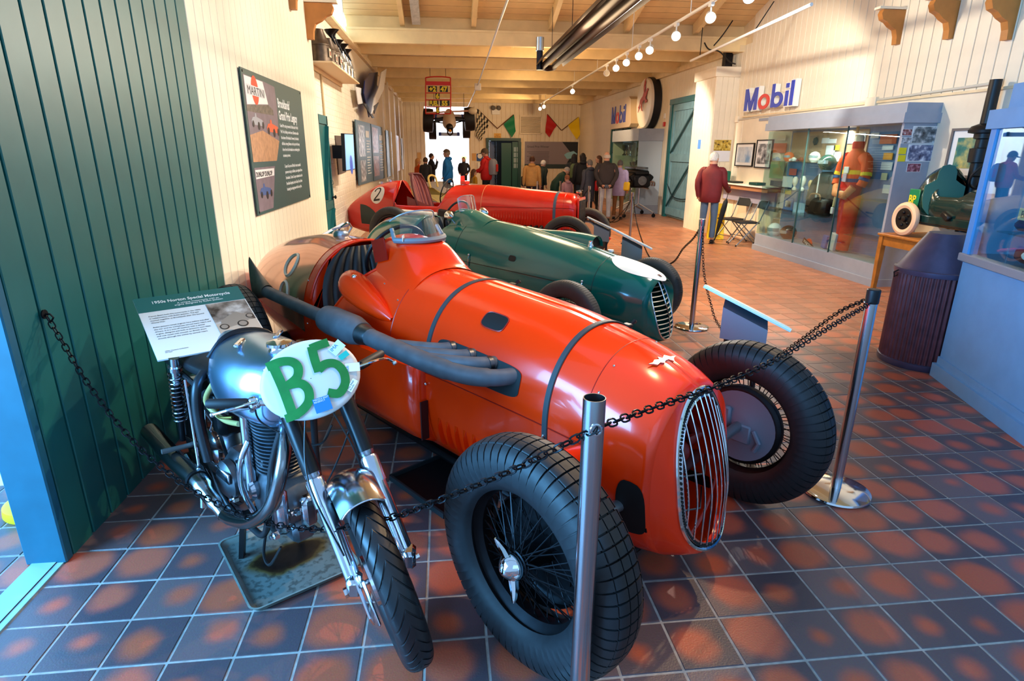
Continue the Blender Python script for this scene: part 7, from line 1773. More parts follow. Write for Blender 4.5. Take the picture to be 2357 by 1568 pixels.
SHV=glass('shelf_glass',(.82,.92,.90),.0,.3)
def shelf(px0,px1,pz):
 y0,y1=cpx(px0,400,CX0+.1).y-cc.y,cpx(px1,400,CX0+.1).y-cc.y;MB().box((.02,(y0+y1)/2,pz),(W_-.10,abs(y1-y0),.010)).build('glass_shelf',SHV,vc,smooth=0)
zs1,zs2,zs3=1.62,1.08,.72
D2=D_/2
shelf(1768,1890,1.60);shelf(1768,1925,1.13);shelf(1768,1875,.74);shelf(1985,2062,1.12);shelf(1970,2062,.60)
su=thing('race_suit','orange and red race suit on a headless form inside the display case','race suit',(CX0+.24,cpx(1965,400,CX0+.24).y,.31),pi/2)
OR=M('suit_orange',(.92,.32,.08),.7,noise=.08,bump=.2);RDD=M('suit_red',(.82,.10,.05),.75,noise=.15,nscale=12,bump=.4);YS=M('suit_yellow',(.95,.80,.12),.6);BS=M('suit_blue',(.10,.28,.50),.6)
tz=1.62
def tor(z,wx,wy,cx_=0.):return[V((cx_+wx*cos(q),wy*sin(q),z))for q in[2*pi*k/28 for k in range(28)]]
K=[(.78,.16,.10),(.90,.17,.11),(1.02,.19,.12),(1.12,.205,.125),(1.22,.215,.125),(1.30,.215,.12),(1.38,.20,.11),(1.44,.15,.09),(1.48,.085,.075),(1.54,.075,.07)]
m=MB();m.grid([tor(z,a,b)for z,a,b in K],closev=True);m.build('torso',OR,su,smooth=70)
for z0,z1,mt,nm in((1.14,1.20,YS,'yellow_band'),(1.08,1.14,OR,'orange_band'),(1.03,1.08,BS,'blue_band'),(.80,1.03,RDD,'red_waist')):
 def wd(z):
  for i in range(len(K)-1):
   if K[i][0]<=z<=K[i+1][0]:u=(z-K[i][0])/(K[i+1][0]-K[i][0]);return lerp(K[i][1],K[i+1][1],u)+.004,lerp(K[i][2],K[i+1][2],u)+.004
  return .17,.11
 MB().grid([tor(z,*wd(z))for z in frange(z0,z1,3)],closev=True).build(nm,mt,su,smooth=70)
MB().grid([tor(z,a,b)for z,a,b in((1.50,.082,.078),(1.57,.088,.082),(1.60,.080,.075))],closev=True).build('collar',RDD,su,smooth=70);MB().lathe([(.06,1.52),(.06,1.66),(.03,1.70),(.001,1.70)],seg=20).build('neck_form',M('neck_white',(.90,.82,.72),.5),su)
for s in(-1,1):
 MB().tube(crv([(s*.16,0,1.38),(s*.26,.01,1.30),(s*.30,.02,1.12),(s*.28,.06,.98)],6),[.085]*6+[.075]*6+[.065]*7,14).build('sleeve',OR,su,smooth=70)
 MB().tube(crv([(s*.295,.015,1.17),(s*.302,.022,1.12)],2),.076,14,cap=False).build('sleeve_band',YS,su);MB().tube([(s*.298,.03,1.10),(s*.292,.04,1.06)],.074,14,cap=False).build('sleeve_band',BS,su)
MB().tube([(.20,.10,.96),(.10,.17,.86),(-.1,.16,.83),(-.18,.10,.96)],.055,12).build('lower_sleeve',M('suit_pale_orange',(.95,.58,.34),.7),su)
m=MB();m.grid([tor(z,a,b,-.02)for z,a,b in((.02,.13,.07),(.25,.15,.08),(.5,.17,.10),(.72,.185,.115),(.84,.175,.115))],closev=True);m.build('trousers',RDD,su,smooth=70)
MB().tube(crv([(-.12,.13,.82),(-.02,.15,.88),(.08,.16,.84),(.12,.15,.66)],6),.022,8).build('belt',M('belt_cream',(.90,.82,.60),.6),su);MB().box((.125,.16,.60),(.06,.03,.10),bev=.008).build('buckle_tag',WHITE,su)
MB().box((-.01,-.135*-1+.0,1.20),(.11,.012,.09),bev=.004).build('chest_patch',WHITE,su,smooth=0);MB().box((.0,.138,1.09),(.09,.012,.12),bev=.004).build('chest_pass',M('pass_pink',(.80,.72,.80),.5),su,smooth=0)
y_=cpx(1900,400,CX0+.25).y
jk=thing('racing_jacket','dark racing jacket on a form left of the orange race suit','jacket',(CX0+.28,y_,.88),pi/2)
m=MB();m.grid([tor(z,a,b)for z,a,b in((.0,.15,.09),(.2,.16,.10),(.42,.19,.11),(.52,.17,.10),(.58,.09,.07))],closev=True)
for s in(-1,1):m.tube(crv([(s*.13,0,.50),(s*.24,.03,.38),(s*.26,.07,.12)],5),.06,12)
m.build('jacket_body',M('jacket_dark_green',(.14,.20,.20),.6),jk,smooth=70);MB().box((.02,.115,.35),(.02,.01,.4)).build('zip',WHITE,jk,smooth=0)
def helmet(x,y,z,rz,label,col,vis=(.05,.06,.07),r=.125):
 t=thing('crash_helmet',label,'helmet',(x,y,z),rz,None);HM2=M('helmet_%d'%int(sum(c*(i+3)*17 for i,c in enumerate(col))),col,.15,coat=.6)
 rows=[]
 for i in range(12):
  th=pi*.82*i/11;rows.append([V((sin(th)*cos(q)*r*.95,sin(th)*sin(q)*r*1.12,cos(th)*r+r*.80))for q in[2*pi*j/28 for j in range(28)]])
 MB().grid(rows,closev=True).tube(rows[-1],r*.05,6,closed=True).build('shell',HM2,t,smooth=60)
 MB().grid([[V((sin(q)*r*.985,cos(q)*r*1.16,r*(.80+zz)))for q in frange(-1.15,1.15,14)]for zz in(-.12,.1,.32)]).build('visor',M('visor_dark',vis,.1,coat=.5),t,smooth=60)
 return t
ins=CX0+.16
helmet(ins+.05,cpx(1902,345,ins).y,1.50,pi/2,'green and silver crash helmet above the dark jacket',(.18,.30,.26),(.55,.60,.60))
helmet(ins,cpx(1780,545,ins).y,.31,pi/2+.6,'white open-face crash helmet on the floor of the display case',(.90,.90,.88))
helmet(ins+.04,cpx(1806,560,ins).y,.31,pi/2-.3,'black crash helmet on the floor of the display case',(.06,.06,.07))
helmet(ins+.04,cpx(1872,345,ins).y,1.61,pi/2+.5,'white cap-like helmet on the top glass shelf',(.92,.90,.84),r=.09)
helmet(ins+.04,cpx(1812,350,ins).y,1.61,pi/2+.2,'orange and white helmet on the top glass shelf',(.90,.45,.25),r=.085)
def paper(px0,py0,px1,py1,col,label,x=CX1-.05,name='paper_exhibit',mat=None,frm=False):
 a,b=onx(px0,py0,x),onx(px1,py1,x);t=thing(name,label,'exhibit',(x,(a.y+b.y)/2,(a.z+b.z)/2),0,'papers and photographs in the big display case')
 mt=mat or M('paper_%d'%int(sum(c*(i+3)*37 for i,c in enumerate(col))),col,.6)
 MB().box((0,0,0),(.008,abs(a.y-b.y),abs(a.z-b.z))).build('sheet',mt,t,smooth=0)
 if frm:MB().box((-.006,0,0),(.004,abs(a.y-b.y)*.6,abs(a.z-b.z)*.5)).build('picture',BWP,t,smooth=0)
PW2=(.85,.86,.88)
for(a,b,c,d,col,lb)in((1790,312,1808,324,(.90,.82,.74),'small pale card at the top left of the display case'),(1782,330,1808,352,(.92,.42,.22),'orange bell-shaped exhibit at the top left of the display case'),(1775,372,1802,412,(.52,.68,.46),'pale green sheet in the left of the display case'),(1803,405,1822,432,(.82,.84,.84),'white sheet beside the pale green one'),(1774,415,1800,430,(.16,.26,.30),'dark certificate below the pale green sheet'),(1764,440,1802,480,(.78,.76,.76),'framed poster at the lower left of the display case'),(1806,454,1823,485,(.20,.42,.66),'blue leaflet beside the framed poster'),(1828,465,1850,495,(.62,.78,.90),'pale blue leaflet in the middle of the display case'),(1818,388,1832,404,(.80,.36,.22),'red diamond emblem card'),(1893,318,1907,330,PW2,'white caption near the hexagonal plaque'),(1909,320,1924,330,PW2,'white caption right of the plaque'),(1903,335,1920,358,PW2,'white leaflet beneath the captions'),(1921,334,1931,346,(.86,.78,.25),'small yellow note in the display case'),(1920,350,1933,372,PW2,'white card under the yellow note'),(1952,308,1990,330,(.80,.84,.90),'wide pale caption above the race suit'),(2006,306,2022,318,(.90,.84,.80),'small cream caption at the upper right of the case'),(2028,310,2062,331,(.80,.34,.18),'orange racing photograph at the upper right of the case'),(2032,335,2055,345,PW2,'white caption under the orange photograph'),(2035,352,2053,368,(.90,.60,.18),'orange card at the right of the case'),(2030,373,2052,392,PW2,'white sheet under the orange card'),(2030,398,2040,415,(.85,.82,.66),'cream ticket at the right of the case'),(2034,425,2046,446,(.90,.90,.90),'white stub at the lower right of the case'),(1808,435,1820,448,(.85,.75,.42),'yellowed card in the middle of the display case')):
 paper(a,b,c,d,col,lb,frm='poster' in lb)
paper(2028,308,2063,332,PW2,'orange tinted photo of cars at the top right of the case',x=CX1-.065,mat=photo_mat('orange_photo',[(.15,.08,.08),(.85,.35,.15),(.95,.7,.5)],30,1.))if False else None
hx_=thing('hexagonal_plaque','dark hexagonal plaque in the display case','plaque',onx(1877,325,CX1-.06));MB().lathe([(.07,0),(.06,.012),(.001,.012)],axis=(-1,0,0),seg=6).build('plaque',M('plaque_dark',(.16,.22,.22),.4),hx_,smooth=0)
mt_=thing('name_badge','black lettered name badge over an orange disc on the floor of the display case','badge',onx(1862,562,ins-.02));Rm=Matrix.Rotation(.35,3,'X')
MB().lathe([(.09,.0),(.09,.01)],axis=(-1,0,0),seg=28).build('orange_disc',M('badge_orange',(.90,.30,.15),.5),mt_)
MB().box((-.02,0,.0),(.01,.30,.085),Rm).build('name_board',BLACK,mt_,smooth=0)
text('MARTIN',.075,WHITE,mt_,depth=.001,loc=(-.027,.125,.018),rot=(Rm@Matrix.Rotation(-pi/2,3,'Z')@Matrix.Rotation(pi/2,3,'X')).to_euler(),sx=.88)
for(px,py,x,z,s,col,lb,nm)in((1830,420,ins,1.14,.11,(.86,.80,.72),'cream ornament on the middle glass shelf','shelf_ornament'),(1848,420,ins,1.14,.12,(.84,.82,.78),'white ornament on the middle glass shelf','shelf_ornament'),(1866,420,ins+.05,1.14,.09,(.72,.60,.42),'tan ornament on the middle glass shelf','shelf_ornament'),(1790,350,ins,1.61,.05,(.55,.60,.66),'small grey model car on the top shelf','model_car'),(1828,352,ins,1.61,.05,(.90,.88,.84),'small white model car on the top shelf','model_car'),(1845,350,ins,1.61,.05,(.55,.30,.20),'small brown model car on the top shelf','model_car'),(1896,575,ins,.31,.10,(.18,.42,.72),'blue box on the floor of the display case','blue_box'),(1915,575,ins,.31,.13,(.80,.83,.84),'white programme standing on the case floor','programme'),(1926,580,ins+.04,.31,.10,(.16,.28,.22),'dark green bag on the case floor','bag')):
 p=onx(px,py,x);t=thing(nm,lb,'exhibit',(x,p.y,z));m=MB()
 if 'model' in nm:m.box((0,0,.03),(.06,.16,.03),bev=.012).box((0,-.01,.05),(.04,.07,.03),bev=.012);m.lathe([(.018,-.04),(.018,.04)],c=(0,.05,.018),axis=(1,0,0),seg=12).lathe([(.018,-.04),(.018,.04)],c=(0,-.05,.018),axis=(1,0,0),seg=12)
 elif'orna' in nm:m.lathe([(s*.3,0),(s*.35,s*.2),(s*.15,s*.5),(s*.4,s*1.1),(s*.42,s*1.6),(s*.2,s*2.0)],seg=16)
 else:m.box((0,0,s),(s*.5,s*1.1,s*2),Matrix.Rotation(.15,3,'X'),bev=.006)
 m.build('exhibit_body',M('exhibit_%d'%int(sum(c*(i+2)*29 for i,c in enumerate(col))),col,.5),t)
bg_=thing('dark_kit_bag','black kit bag resting on the middle shelf below the dark jacket','bag',(ins,onx(1885,480,ins).y,.80));MB().box((0,0,.13),(.22,.52,.26),bev=.05).build('bag_body',BLACK,bg_);MB().tube(crv([(-.1,-.15,.24),(-.1,-.1,.32),(-.1,.1,.32),(-.1,.15,.24)],5),.012,8).build('bag_handle',M('bag_tan',(.50,.38,.24),.5),bg_)
MB().box((.02,onx(1885,480,ins).y-cc.y,.795),(W_-.1,.7,.01)).build('glass_shelf',SHV,vc,smooth=0)
def onend(px,py):return ony(px,py,CY0-.004)
for(a,b,c,d,mt,lb)in((2078,297,2098,312,photo_mat('strip_photo',[(.2,.2,.22),(.6,.3,.3),(.86,.84,.86)],30,4),'small photo strip at the top of the case end panel'),(2076,316,2096,331,photo_mat('strip_photo2',[(.25,.25,.28),(.6,.6,.62),(.9,.9,.92)],30,6),'second small photo strip on the case end panel'),(2103,290,2162,331,photo_mat('race_photo_a',[(.10,.12,.14),(.42,.46,.48),(.86,.86,.86)],14,8),'large black and white race start photograph on the case end'),(2092,332,2152,372,photo_mat('race_photo_b',[(.18,.20,.32),(.45,.48,.60),(.92,.92,.95)],16,12),'bluish team photograph below the race start photograph'),(2089,376,2117,396,photo_mat('maroon_photo',[(.25,.08,.14),(.55,.28,.36),(.8,.6,.66)],24,2),'maroon tinted photograph lowest on the case end'),(2070,340,2084,355,M('sticky_yellow',(.95,.85,.12),.6),'upper yellow note on the case end'),(2068,357,2082,372,M('sticky_yellow',(.95,.85,.12),.6),'lower yellow note on the case end')):
 p,q=onend(a,b),onend(c,d);t=thing('wall_photograph' if 'note' not in lb else 'sticky_note',lb,'photograph' if 'note' not in lb else 'note',((p.x+q.x)/2,CY0-.004,(p.z+q.z)/2))
 w2,h2=abs(q.x-p.x),abs(p.z-q.z)
 if 'note' not in lb:MB().box((0,.001,0),(w2,.003,h2)).build('photo_border',WHITE,t,smooth=0)
 MB().box((0,-.002,0),(w2*.92 if 'note' not in lb else w2,.003,h2*.92 if 'note' not in lb else h2)).build('photo_print',mt,t,smooth=0)
tl=fl(2016,528,.76)
TBX0,TBX1,TBY1,TBY0=5.50,6.18,7.08,5.35
tb=thing('wooden_table','honey-coloured wooden table standing against the right wall under the pedal car','table',((TBX0+TBX1)/2,(TBY0+TBY1)/2,0))
tw,td=TBX1-TBX0,TBY1-TBY0
MB().box((0,0,.765),(tw,td,.03),bev=.006).build('table_top',WOOD,tb,smooth=0)
m=MB()
for s in(-1,1):m.box((s*(tw/2-.05),0,.69),(.022,td-.12,.12));m.box((0,s*(td/2-.05),.69),(tw-.12,.022,.12))
m.build('apron',WOOD,tb,smooth=0)
for sx in(-1,1):
 for sy in(-1,1):
  c=(sx*(tw/2-.05),sy*(td/2-.05));hw=.03
  rows=[[V((c[0]+a*h_,c[1]+b*h_,z))for a,b in((-1,-1),(1,-1),(1,1),(-1,1))]for z,h_ in((0,.022),(.5,.032),(.75,.032))]
  MB().grid(rows,closev=True).add(rows[0],[(3,2,1,0)]).build('leg',WOOD,tb,smooth=0)
pc_=thing('paper_sheet','white sheet of paper at the edge of the wooden table','paper',(TBX0+.12,5.75,.7815));MB().box((0,0,0),(.21,.30,.001)).build('sheet',WHITE,pc_,smooth=0)
pcx=5.86;zT=.785
wF=onx(2090,498,5.66)
pd=thing('pedal_car','dark green pedal racing car with cream tyres on the wooden table','pedal car',(5.90,6.22,zT));pd.scale=(1.3,1.3,1.3)
PG2=M('pedal_green',(.03,.17,.16),.18,coat=.7,noise=.1)
KP=[(-.75,.34,.27,.20,.10,2,2),(-.65,.42,.28,.16,.15,2,2.4),(-.3,.47,.29,.13,.19,2,3),(-.12,.47,.30,.13,.20,2,3),(.15,.46,.30,.13,.20,2,3),(.30,.64,.34,.13,.19,2,3),(.42,.60,.33,.14,.16,2,2.6),(.53,.46,.29,.17,.11,2,2),(.60,.30,.25,.20,.03,2,2)]
def openp(y):
 if y<=-.14 or y>=.24:return 0.
 t=(y+.14)/.38;return .34*smoothstep(0,.2,t)*(1-smoothstep(.9,1,t))
BP=Body(KP,openp);BP.shell(frange(-.75,-.14,12)+frange(-.12,.24,16)+frange(.26,.62,12),24).build('body',PG2,pd,weld=1e-4,smooth=50)
MB().box((0,0,.14),(.36,1.15,.05),bev=.01).box((-.185,.0,.17),(.02,1.1,.07),bev=.006).build('chassis',PG2,pd)
bd_=[(-.17,.44),(-.17,.30),(-.15,.22),(-.10,.16),(0,.13),(.10,.16),(.15,.22),(.17,.30),(.17,.44),(.12,.47),(.08,.50),(.075,.58),(.05,.63),(0,.645),(-.05,.63),(-.075,.58),(-.08,.50),(-.12,.47)]
Rs_=Matrix.Rotation(-.55,3,'Z')
MB().prism([(a_*.88,b_*.9+.06)for a_,b_ in bd_],.03,(-.10,.21,.01),Rs_@V((1,0,0)),(0,0,1)).build('seat_back',M('pedal_seat_green',(.16,.36,.32),.5),pd,smooth=0)
for sx in(-1,1):
 for y,nm in((.42,'rear'),(-.55,'front')):
  w_=bpy.data.objects.new('wheel',None);COL.objects.link(w_);w_.parent=pd;w_.location=(sx*.24,y,.155)
  MB().lathe([(.10,-.02),(.125,-.03),(.15,-.02),(.155,0),(.15,.02),(.125,.03),(.10,.02)],axis=(1,0,0),seg=36,cap=False).build('tyre',M('cream_tyre',(.90,.76,.62),.6),w_)
  MB().lathe([(.105,-.015),(.105,.015),(.09,.02),(.03,.005),(.025,.025),(.001,.03)],axis=(-1,0,0),seg=28).build('wheel_disc',BLACK,w_)
  for k in range(5):q=2*pi*k/5;MB().box((sx*.012,.06*cos(q),.06*sin(q)),(.03,.03,.03),Matrix.Rotation(q,3,'X'),bev=.008).build('wheel_lug',IRON,w_)
MB().tube([(-.24,.42,.155),(.24,.42,.155)],.012,8).tube([(-.24,-.55,.155),(.24,-.55,.155)],.012,8).build('axle',IRON,pd)
bpb=MB().box((-.178,.44,.33),(.012,.13,.19),Matrix.Rotation(.0,3,'X'),bev=.02).build('shield_badge',M('bp_green',(.03,.48,.30),.4),pd)
text('BP',.10,YS,bpb,depth=.001,loc=(-.186,.495,.30),rot=LR(-pi/2),bold=.002,sx=.82)
w_=bpy.data.objects.new('steering_wheel',None);COL.objects.link(w_);w_.parent=pd;w_.location=(0,-.06,.56);w_.rotation_euler=(radians(-65),0,0)
MB().tube([(.11*cos(q),.11*sin(q),0)for q in[2*pi*k/28 for k in range(28)]],.010,8,closed=True).build('wheel_rim',BLACK,w_);MB().bar((-.1,0,0),(.1,0,0),.016,.006).bar((0,-.1,0),(0,.1,0),.016,.006).tube([(0,0,0),(0,0,-.15)],.01,8).build('wheel_spokes',IRON,w_)
MB().grid([[V((u*.10,-.22-.04*(1-abs(u)**2),.46+.09*v))for u in frange(-1,1,10)]for v in(0,.5,1)]).build('aero_screen',PERSPEX,pd,smooth=70)
MB().box((-.20,.0,.22),(.06,.10,.05),Matrix.Rotation(.5,3,'X'),bev=.01).build('side_step',BLACK,pd)
SCN=photo_mat('racing_print',[(.08,.30,.30),(.25,.50,.45),(.85,.78,.45),(.10,.28,.40)],3.5,7)
frame('framed_print','grey-framed racing car print on the right wall above the pedal car',[(2195,296),(2262,412)],RX-.05,M('frame_grey_wood',(.45,.42,.40),.5),SCN,mgn=.10,th=.04)
stv=thing('corrugated_stove','purple-brown corrugated cylindrical stove with a conical hood','stove',(4.13,4.50,0))
BRN=M('stove_brown',(.36,.20,.22),.45,.3,noise=.25,nscale=12,bump=.2);PUR=M('stove_hood',(.30,.27,.36),.35,.4,noise=.2,nscale=8)
rows=[]
for z in frange(.03,.80,6):rows.append([V(((.315+.007*cos(52*q))*cos(q),(.315+.007*cos(52*q))*sin(q),z))for q in[2*pi*k/312 for k in range(312)]])
MB().grid(rows,closev=True).build('corrugated_drum',BRN,stv,smooth=60)
MB().lathe([(.325,0),(.33,.01),(.33,.05),(.322,.055)],seg=64).build('bottom_band',PUR,stv);MB().lathe([(.33,.79),(.332,.80),(.332,.83),(.32,.835)],seg=64,cap=False).build('top_band',PUR,stv)
MB().lathe([(.322,.83),(.305,.85),(.14,1.12),(.135,1.125),(.001,1.126)],seg=64,cap=False).build('hood',PUR,stv);MB().tube([(-.33,.06,.81),(-.36,.07,.79),(-.35,.07,.75),(-.33,.06,.77)],.006,6).build('hood_latch',IRON,stv)
flu=thing('black_flue_pipe','black stove pipe with a round cowl standing behind the pedal car','flue pipe',(6.12,6.5,.785))
MB().lathe([(.06,0),(.06,1.75)],seg=24).build('flue',BLACK,flu);MB().lathe([(.06,.86),(.095,.87),(.10,1.02),(.06,1.03)],seg=24).build('flue_collar',BLACK,flu);MB().lathe([(.06,1.12),(.09,1.13),(.09,1.18),(.15,1.19),(.155,1.22),(.13,1.26),(.06,1.29)],seg=28).build('flue_cowl',BLACK,flu)
# blue cabinet at the right edge
BLC=M('cabinet_blue_grey',(.43,.60,.74),.5,noise=.04)
bc0,bc1=V((3.97,4.16,0)),V((3.56,2.86,0));ax_=(bc1-bc0).normalized();nx_=V((ax_.y,-ax_.x,0))
if nx_.x>0:nx_=-nx_
LN=2.6;DP=.55;ang=atan2(ax_.y,ax_.x);RC=Matrix((ax_,-nx_,V((0,0,1)))).transposed()
bcab=thing('blue_display_cabinet','tall blue-grey glass-fronted cabinet at the right edge','display case',bc0,0)
def lc(u,w,z):return ax_*u-nx_*w+V((0,0,z))
def lbx(m,u0,u1,w0,w1,z0,z1,bev=0.):return m.box(lc((u0+u1)/2,(w0+w1)/2,(z0+z1)/2),(u1-u0,w1-w0,z1-z0),RC,bev)
zg0,zg1,zc_=1.02,1.92,2.22
lbx(lbx(lbx(MB(),0,LN,.02,DP,0,zg0-.06),-.015,LN,-.02,DP+.01,0,.11),0,LN,.005,DP,.11,.17).build('base',BLC,bcab,smooth=0)
lbx(MB(),-.01,LN,-.02,DP,zg0-.06,zg0,.006).build('sill',M('sill_alu',(.62,.66,.70),.35,.5),bcab,smooth=0)
lbx(lbx(MB(),-.02,LN,-.03,DP,zg1,zg1+.13),.03,LN,.06,DP-.03,zg1+.13,zc_).build('pelmet',BLC,bcab,smooth=0)
lbx(MB(),.0,.07,.0,.07,zg0,zg1).build('corner_post',M('post_blue',(.36,.58,.78),.4),bcab,smooth=0)
lbx(MB(),0,LN,DP-.02,DP,zg0,zg1).build('back_panel',M('cabinet_back_blue',(.16,.34,.48),.6),bcab,smooth=0);lbx(MB(),0,.02,.07,DP,zg0,zg1).build('side_panel',BLC,bcab,smooth=0)
for u0,u1 in((.075,.52),(.53,1.5)):lbx(MB(),u0,u1,.012,.020,zg0,zg1).build('glass_pane',GLASS,bcab,smooth=0)
sz_=1.50;lbx(MB(),.45,LN,.08,DP-.03,sz_,sz_+.01).build('glass_shelf',SHV,bcab,smooth=0)
def inc(u,w,z):return bc0+lc(u,w,z)
gb=thing('green_book','pale green open poster standing inside the blue cabinet','book',inc(.55,.36,zg0+.01),ang);MB().box((0,0,.17),(.62,.02,.34),Matrix.Rotation(.2,3,'X')).build('cover',M('cover_green',(.30,.46,.42),.5),gb,smooth=0)
wbk=thing('model_car_brown','brown wooden model car body with a white oval in the blue cabinet','model car',inc(.62,.14,zg0+.004),ang);rows=[]
for t_ in frange(0,1,12):rows.append([V((-.22+.7*t_,.07*sin(pi*min(1,t_*1.3+.05))*cos(q)*.9,.055+.055*sin(q)*(sin(pi*min(.98,t_+.12))**.5)))for q in[2*pi*k/18 for k in range(18)]])
MB().grid(rows,closev=True).build('model_body',M('model_brown',(.40,.14,.09),.3),wbk,smooth=60);MB().ball((.0,-.055,.07),(.06,.01,.028),16,8).build('white_oval',WHITE,wbk)
bcar=thing('reflected_racing_car','blue and white lettered racing car, a reflection built as a solid shape in the blue cabinet','model car',inc(.30,.25,1.22),ang);MB().box((.3,0,.05),(.7,.2,.08),bev=.03).box((.2,0,.14),(.3,.12,.10),bev=.03).build('model_body',M('reflection_navy',(.12,.20,.36),.3),bcar);o=MB().box((.28,-.115,.13),(.5,.008,.08)).build('side_panel',M('reflection_cream',(.82,.76,.60),.5),bcar,smooth=0)  # solid car shape stands in for a reflection in the cabinet glass
text('BARCLAY',.07,M('reflection_ink',(.25,.28,.34),.5),o,depth=.001,loc=(.06,-.12,.105),rot=(pi/2,0,0));MB().tube([(.25,-.1,.2),(.3,-.1,.3),(.42,-.1,.32)],.012,8).build('roll_hoop',YS,bcar)
lbx(MB(),.15,1.2,.12,.42,1.20,1.21).build('glass_shelf',SHV,bcab,smooth=0)
rc_=thing('red_glove','red driving garment hanging in the blue cabinet','garment',inc(.62,.30,1.30),ang);MB().box((0,0,.08),(.10,.05,.17),Matrix.Rotation(.2,3,'Y'),bev=.02).build('garment',M('garment_red',(.55,.18,.14),.7),rc_)
tp_=thing('crystal_plate','etched glass plate on the upper shelf of the blue cabinet','plate',inc(.70,.25,sz_+.012),ang);MB().lathe([(.001,0),(.11,.004),(.13,.012)],c=(0,0,.14),axis=(0,-1,.2),seg=32).tube([(0,.02,0),(0,.05,.1)],.006,6).build('plate',CHROME,tp_)
yf=thing('yellow_cone_base','yellow rounded floor weight half hidden behind the green wall end','floor weight',(-2.10,2.86,0));MB().lathe([(.14,0),(.145,.01),(.14,.05),(.12,.062),(.001,.065)],seg=36).build('weight',M('weight_yellow',(.92,.76,.08),.45),yf)
# far wall
def flagpole(label,px0,py0,px1,py1,fl_pts,mat,checker=False):
 a,b=ony(px0,py0,FY-.1),ony(px1,py1,FY-.12);t=thing('wall_flag',label,'flag',a,0,'racing flags on the far wall')
 MB().tube([V(),b-a],.018,8).build('flagstick',DWOOD,t)
 P=[ony(*p,FY-.12)-a for p in fl_pts];top,bot,bl,tl_=P
 if not checker:
  rows=[]
  for v in frange(0,1,8):rows.append([top.lerp(tl_,v).lerp(bot.lerp(bl,v),u)+V((0,-.05*sin(u*7+v*2),0))for u in frange(0,1,8)])
  MB().grid(rows).build('cloth',mat,t,smooth=70)
 else:
  for i in range(6):
   for j in range(8):
    q=[top.lerp(tl_,v).lerp(bot.lerp(bl,v),u)+V((0,-.05*sin(u*6+v*2),0))for u,v in((i/6,j/8),((i+1)/6,j/8),((i+1)/6,(j+1)/8),(i/6,(j+1)/8))]
    MB().add(q,[(0,1,2,3)]).build('check_square',BLACK if(i+j)%2==0 else M('flag_cream',(.85,.80,.68),.6),t,smooth=0)
flagpole('black and cream chequered flag on the far wall',1100,252,1145,296,[(1099,250),(1094,312),(1107,324),(1128,282)],BLACK,True)
flagpole('green flag on the far wall',1182,264,1145,296,[(1183,264),(1187,302),(1178,317),(1159,286)],M('flag_green',(.02,.50,.33),.6))
flagpole('red flag on the far wall',1260,263,1292,300,[(1259,263),(1255,305),(1264,316),(1281,289)],M('flag_red_cloth',(.74,.08,.08),.6))
flagpole('yellow flag on the far wall',1331,270,1293,300,[(1332,269),(1336,308),(1327,322),(1307,289)],M('flag_yellow_cloth',(.93,.80,.05),.6))
def fbox(name,label,x0,y0,x1,y1,th,mat,cat,y=FY-.02):
 a,b=ony(x0,y0,y),ony(x1,y1,y);t=thing(name,label,cat,((a.x+b.x)/2,y,(a.z+b.z)/2));w2,h2=b.x-a.x,a.z-b.z
 MB().box((0,-th/2,0),(w2,th,h2)).build('panel',mat,t,smooth=0);return t,w2,h2
t,w2,h2=fbox('emergency_light','twin-headed white emergency light on the far wall',1132,252,1150,264,.12,WHITE,'emergency light')
for s in(-1,1):MB().lathe([(.09,0),(.10,.08),(.08,.12)],c=(s*w2*.36,-.10,h2*.75),axis=(0,-1,0),seg=18).build('lamp_head',M('lamp_dark',(.25,.20,.14),.4),t)
t,w2,h2=fbox('wall_vent','square slatted cream vent high on the far wall',1197,267,1245,308,.03,M('vent_back',(.42,.36,.26),.6),'vent')
for k in range(14):MB().box((0,-.05,-h2/2+h2*(k+.5)/14),(w2,.03,h2/14*.62),Matrix.Rotation(.5,3,'X')).build('slat',CREAM,t,smooth=0)
MB().box((0,-.05,h2/2),(w2+.06,.05,.05)).box((0,-.05,-h2/2),(w2+.06,.05,.05)).box((-w2/2,-.05,0),(.05,.05,h2)).box((w2/2,-.05,0),(.05,.05,h2)).build('vent_frame',CREAM,t,smooth=0)
t,w2,h2=fbox('exit_sign','small yellow sign above the green doorway on the far wall',1137,307,1153,318,.02,M('sign_amber',(.90,.68,.25),.5),'sign');text('EAST\nMUSEUM',h2*.34,M('amber_ink',(.45,.22,.05),.5),t,depth=.002,loc=(0,-.022,.0),rot=(pi/2,0,0),align='CENTER')
t,w2,h2=fbox('information_board','wide lilac panel with a blue racing car picture on the far wall',1208,326,1328,388,.03,M('panel_lilac',(.55,.51,.55),.5),'panel')
MB().prism([(-.02,.5),(.5,.5),(.5,-.28),(.30,-.28),(.48-.06,.05)][0:0]or[(.20*w2,.5*h2),(.5*w2,.5*h2),(.5*w2,-.28*h2),(.30*w2,-.28*h2),(.40*w2,.02*h2)],.004,(0,-.034,0),(1,0,0),(0,0,1)).build('dark_corner',M('corner_navy',(.08,.12,.16),.5),t,smooth=0)
MB().box((0,-.033,-.42*h2),(w2,.004,.16*h2)).build('lower_band',M('band_dark',(.16,.24,.26),.5),t,smooth=0)
MB().prism([(.24*w2,.02*h2),(.30*w2,.10*h2),(.42*w2,.16*h2),(.49*w2,.06*h2),(.44*w2,-.10*h2),(.30*w2,-.14*h2)],.004,(0,-.042,0),(1,0,0),(0,0,1)).build('picture_car',M('car_pale_blue',(.55,.78,.86),.4),t,smooth=0)
text('Grand Prix Winner',.13,TXT,t,depth=.002,loc=(-.46*w2,-.032,.28*h2),rot=(pi/2,0,0))
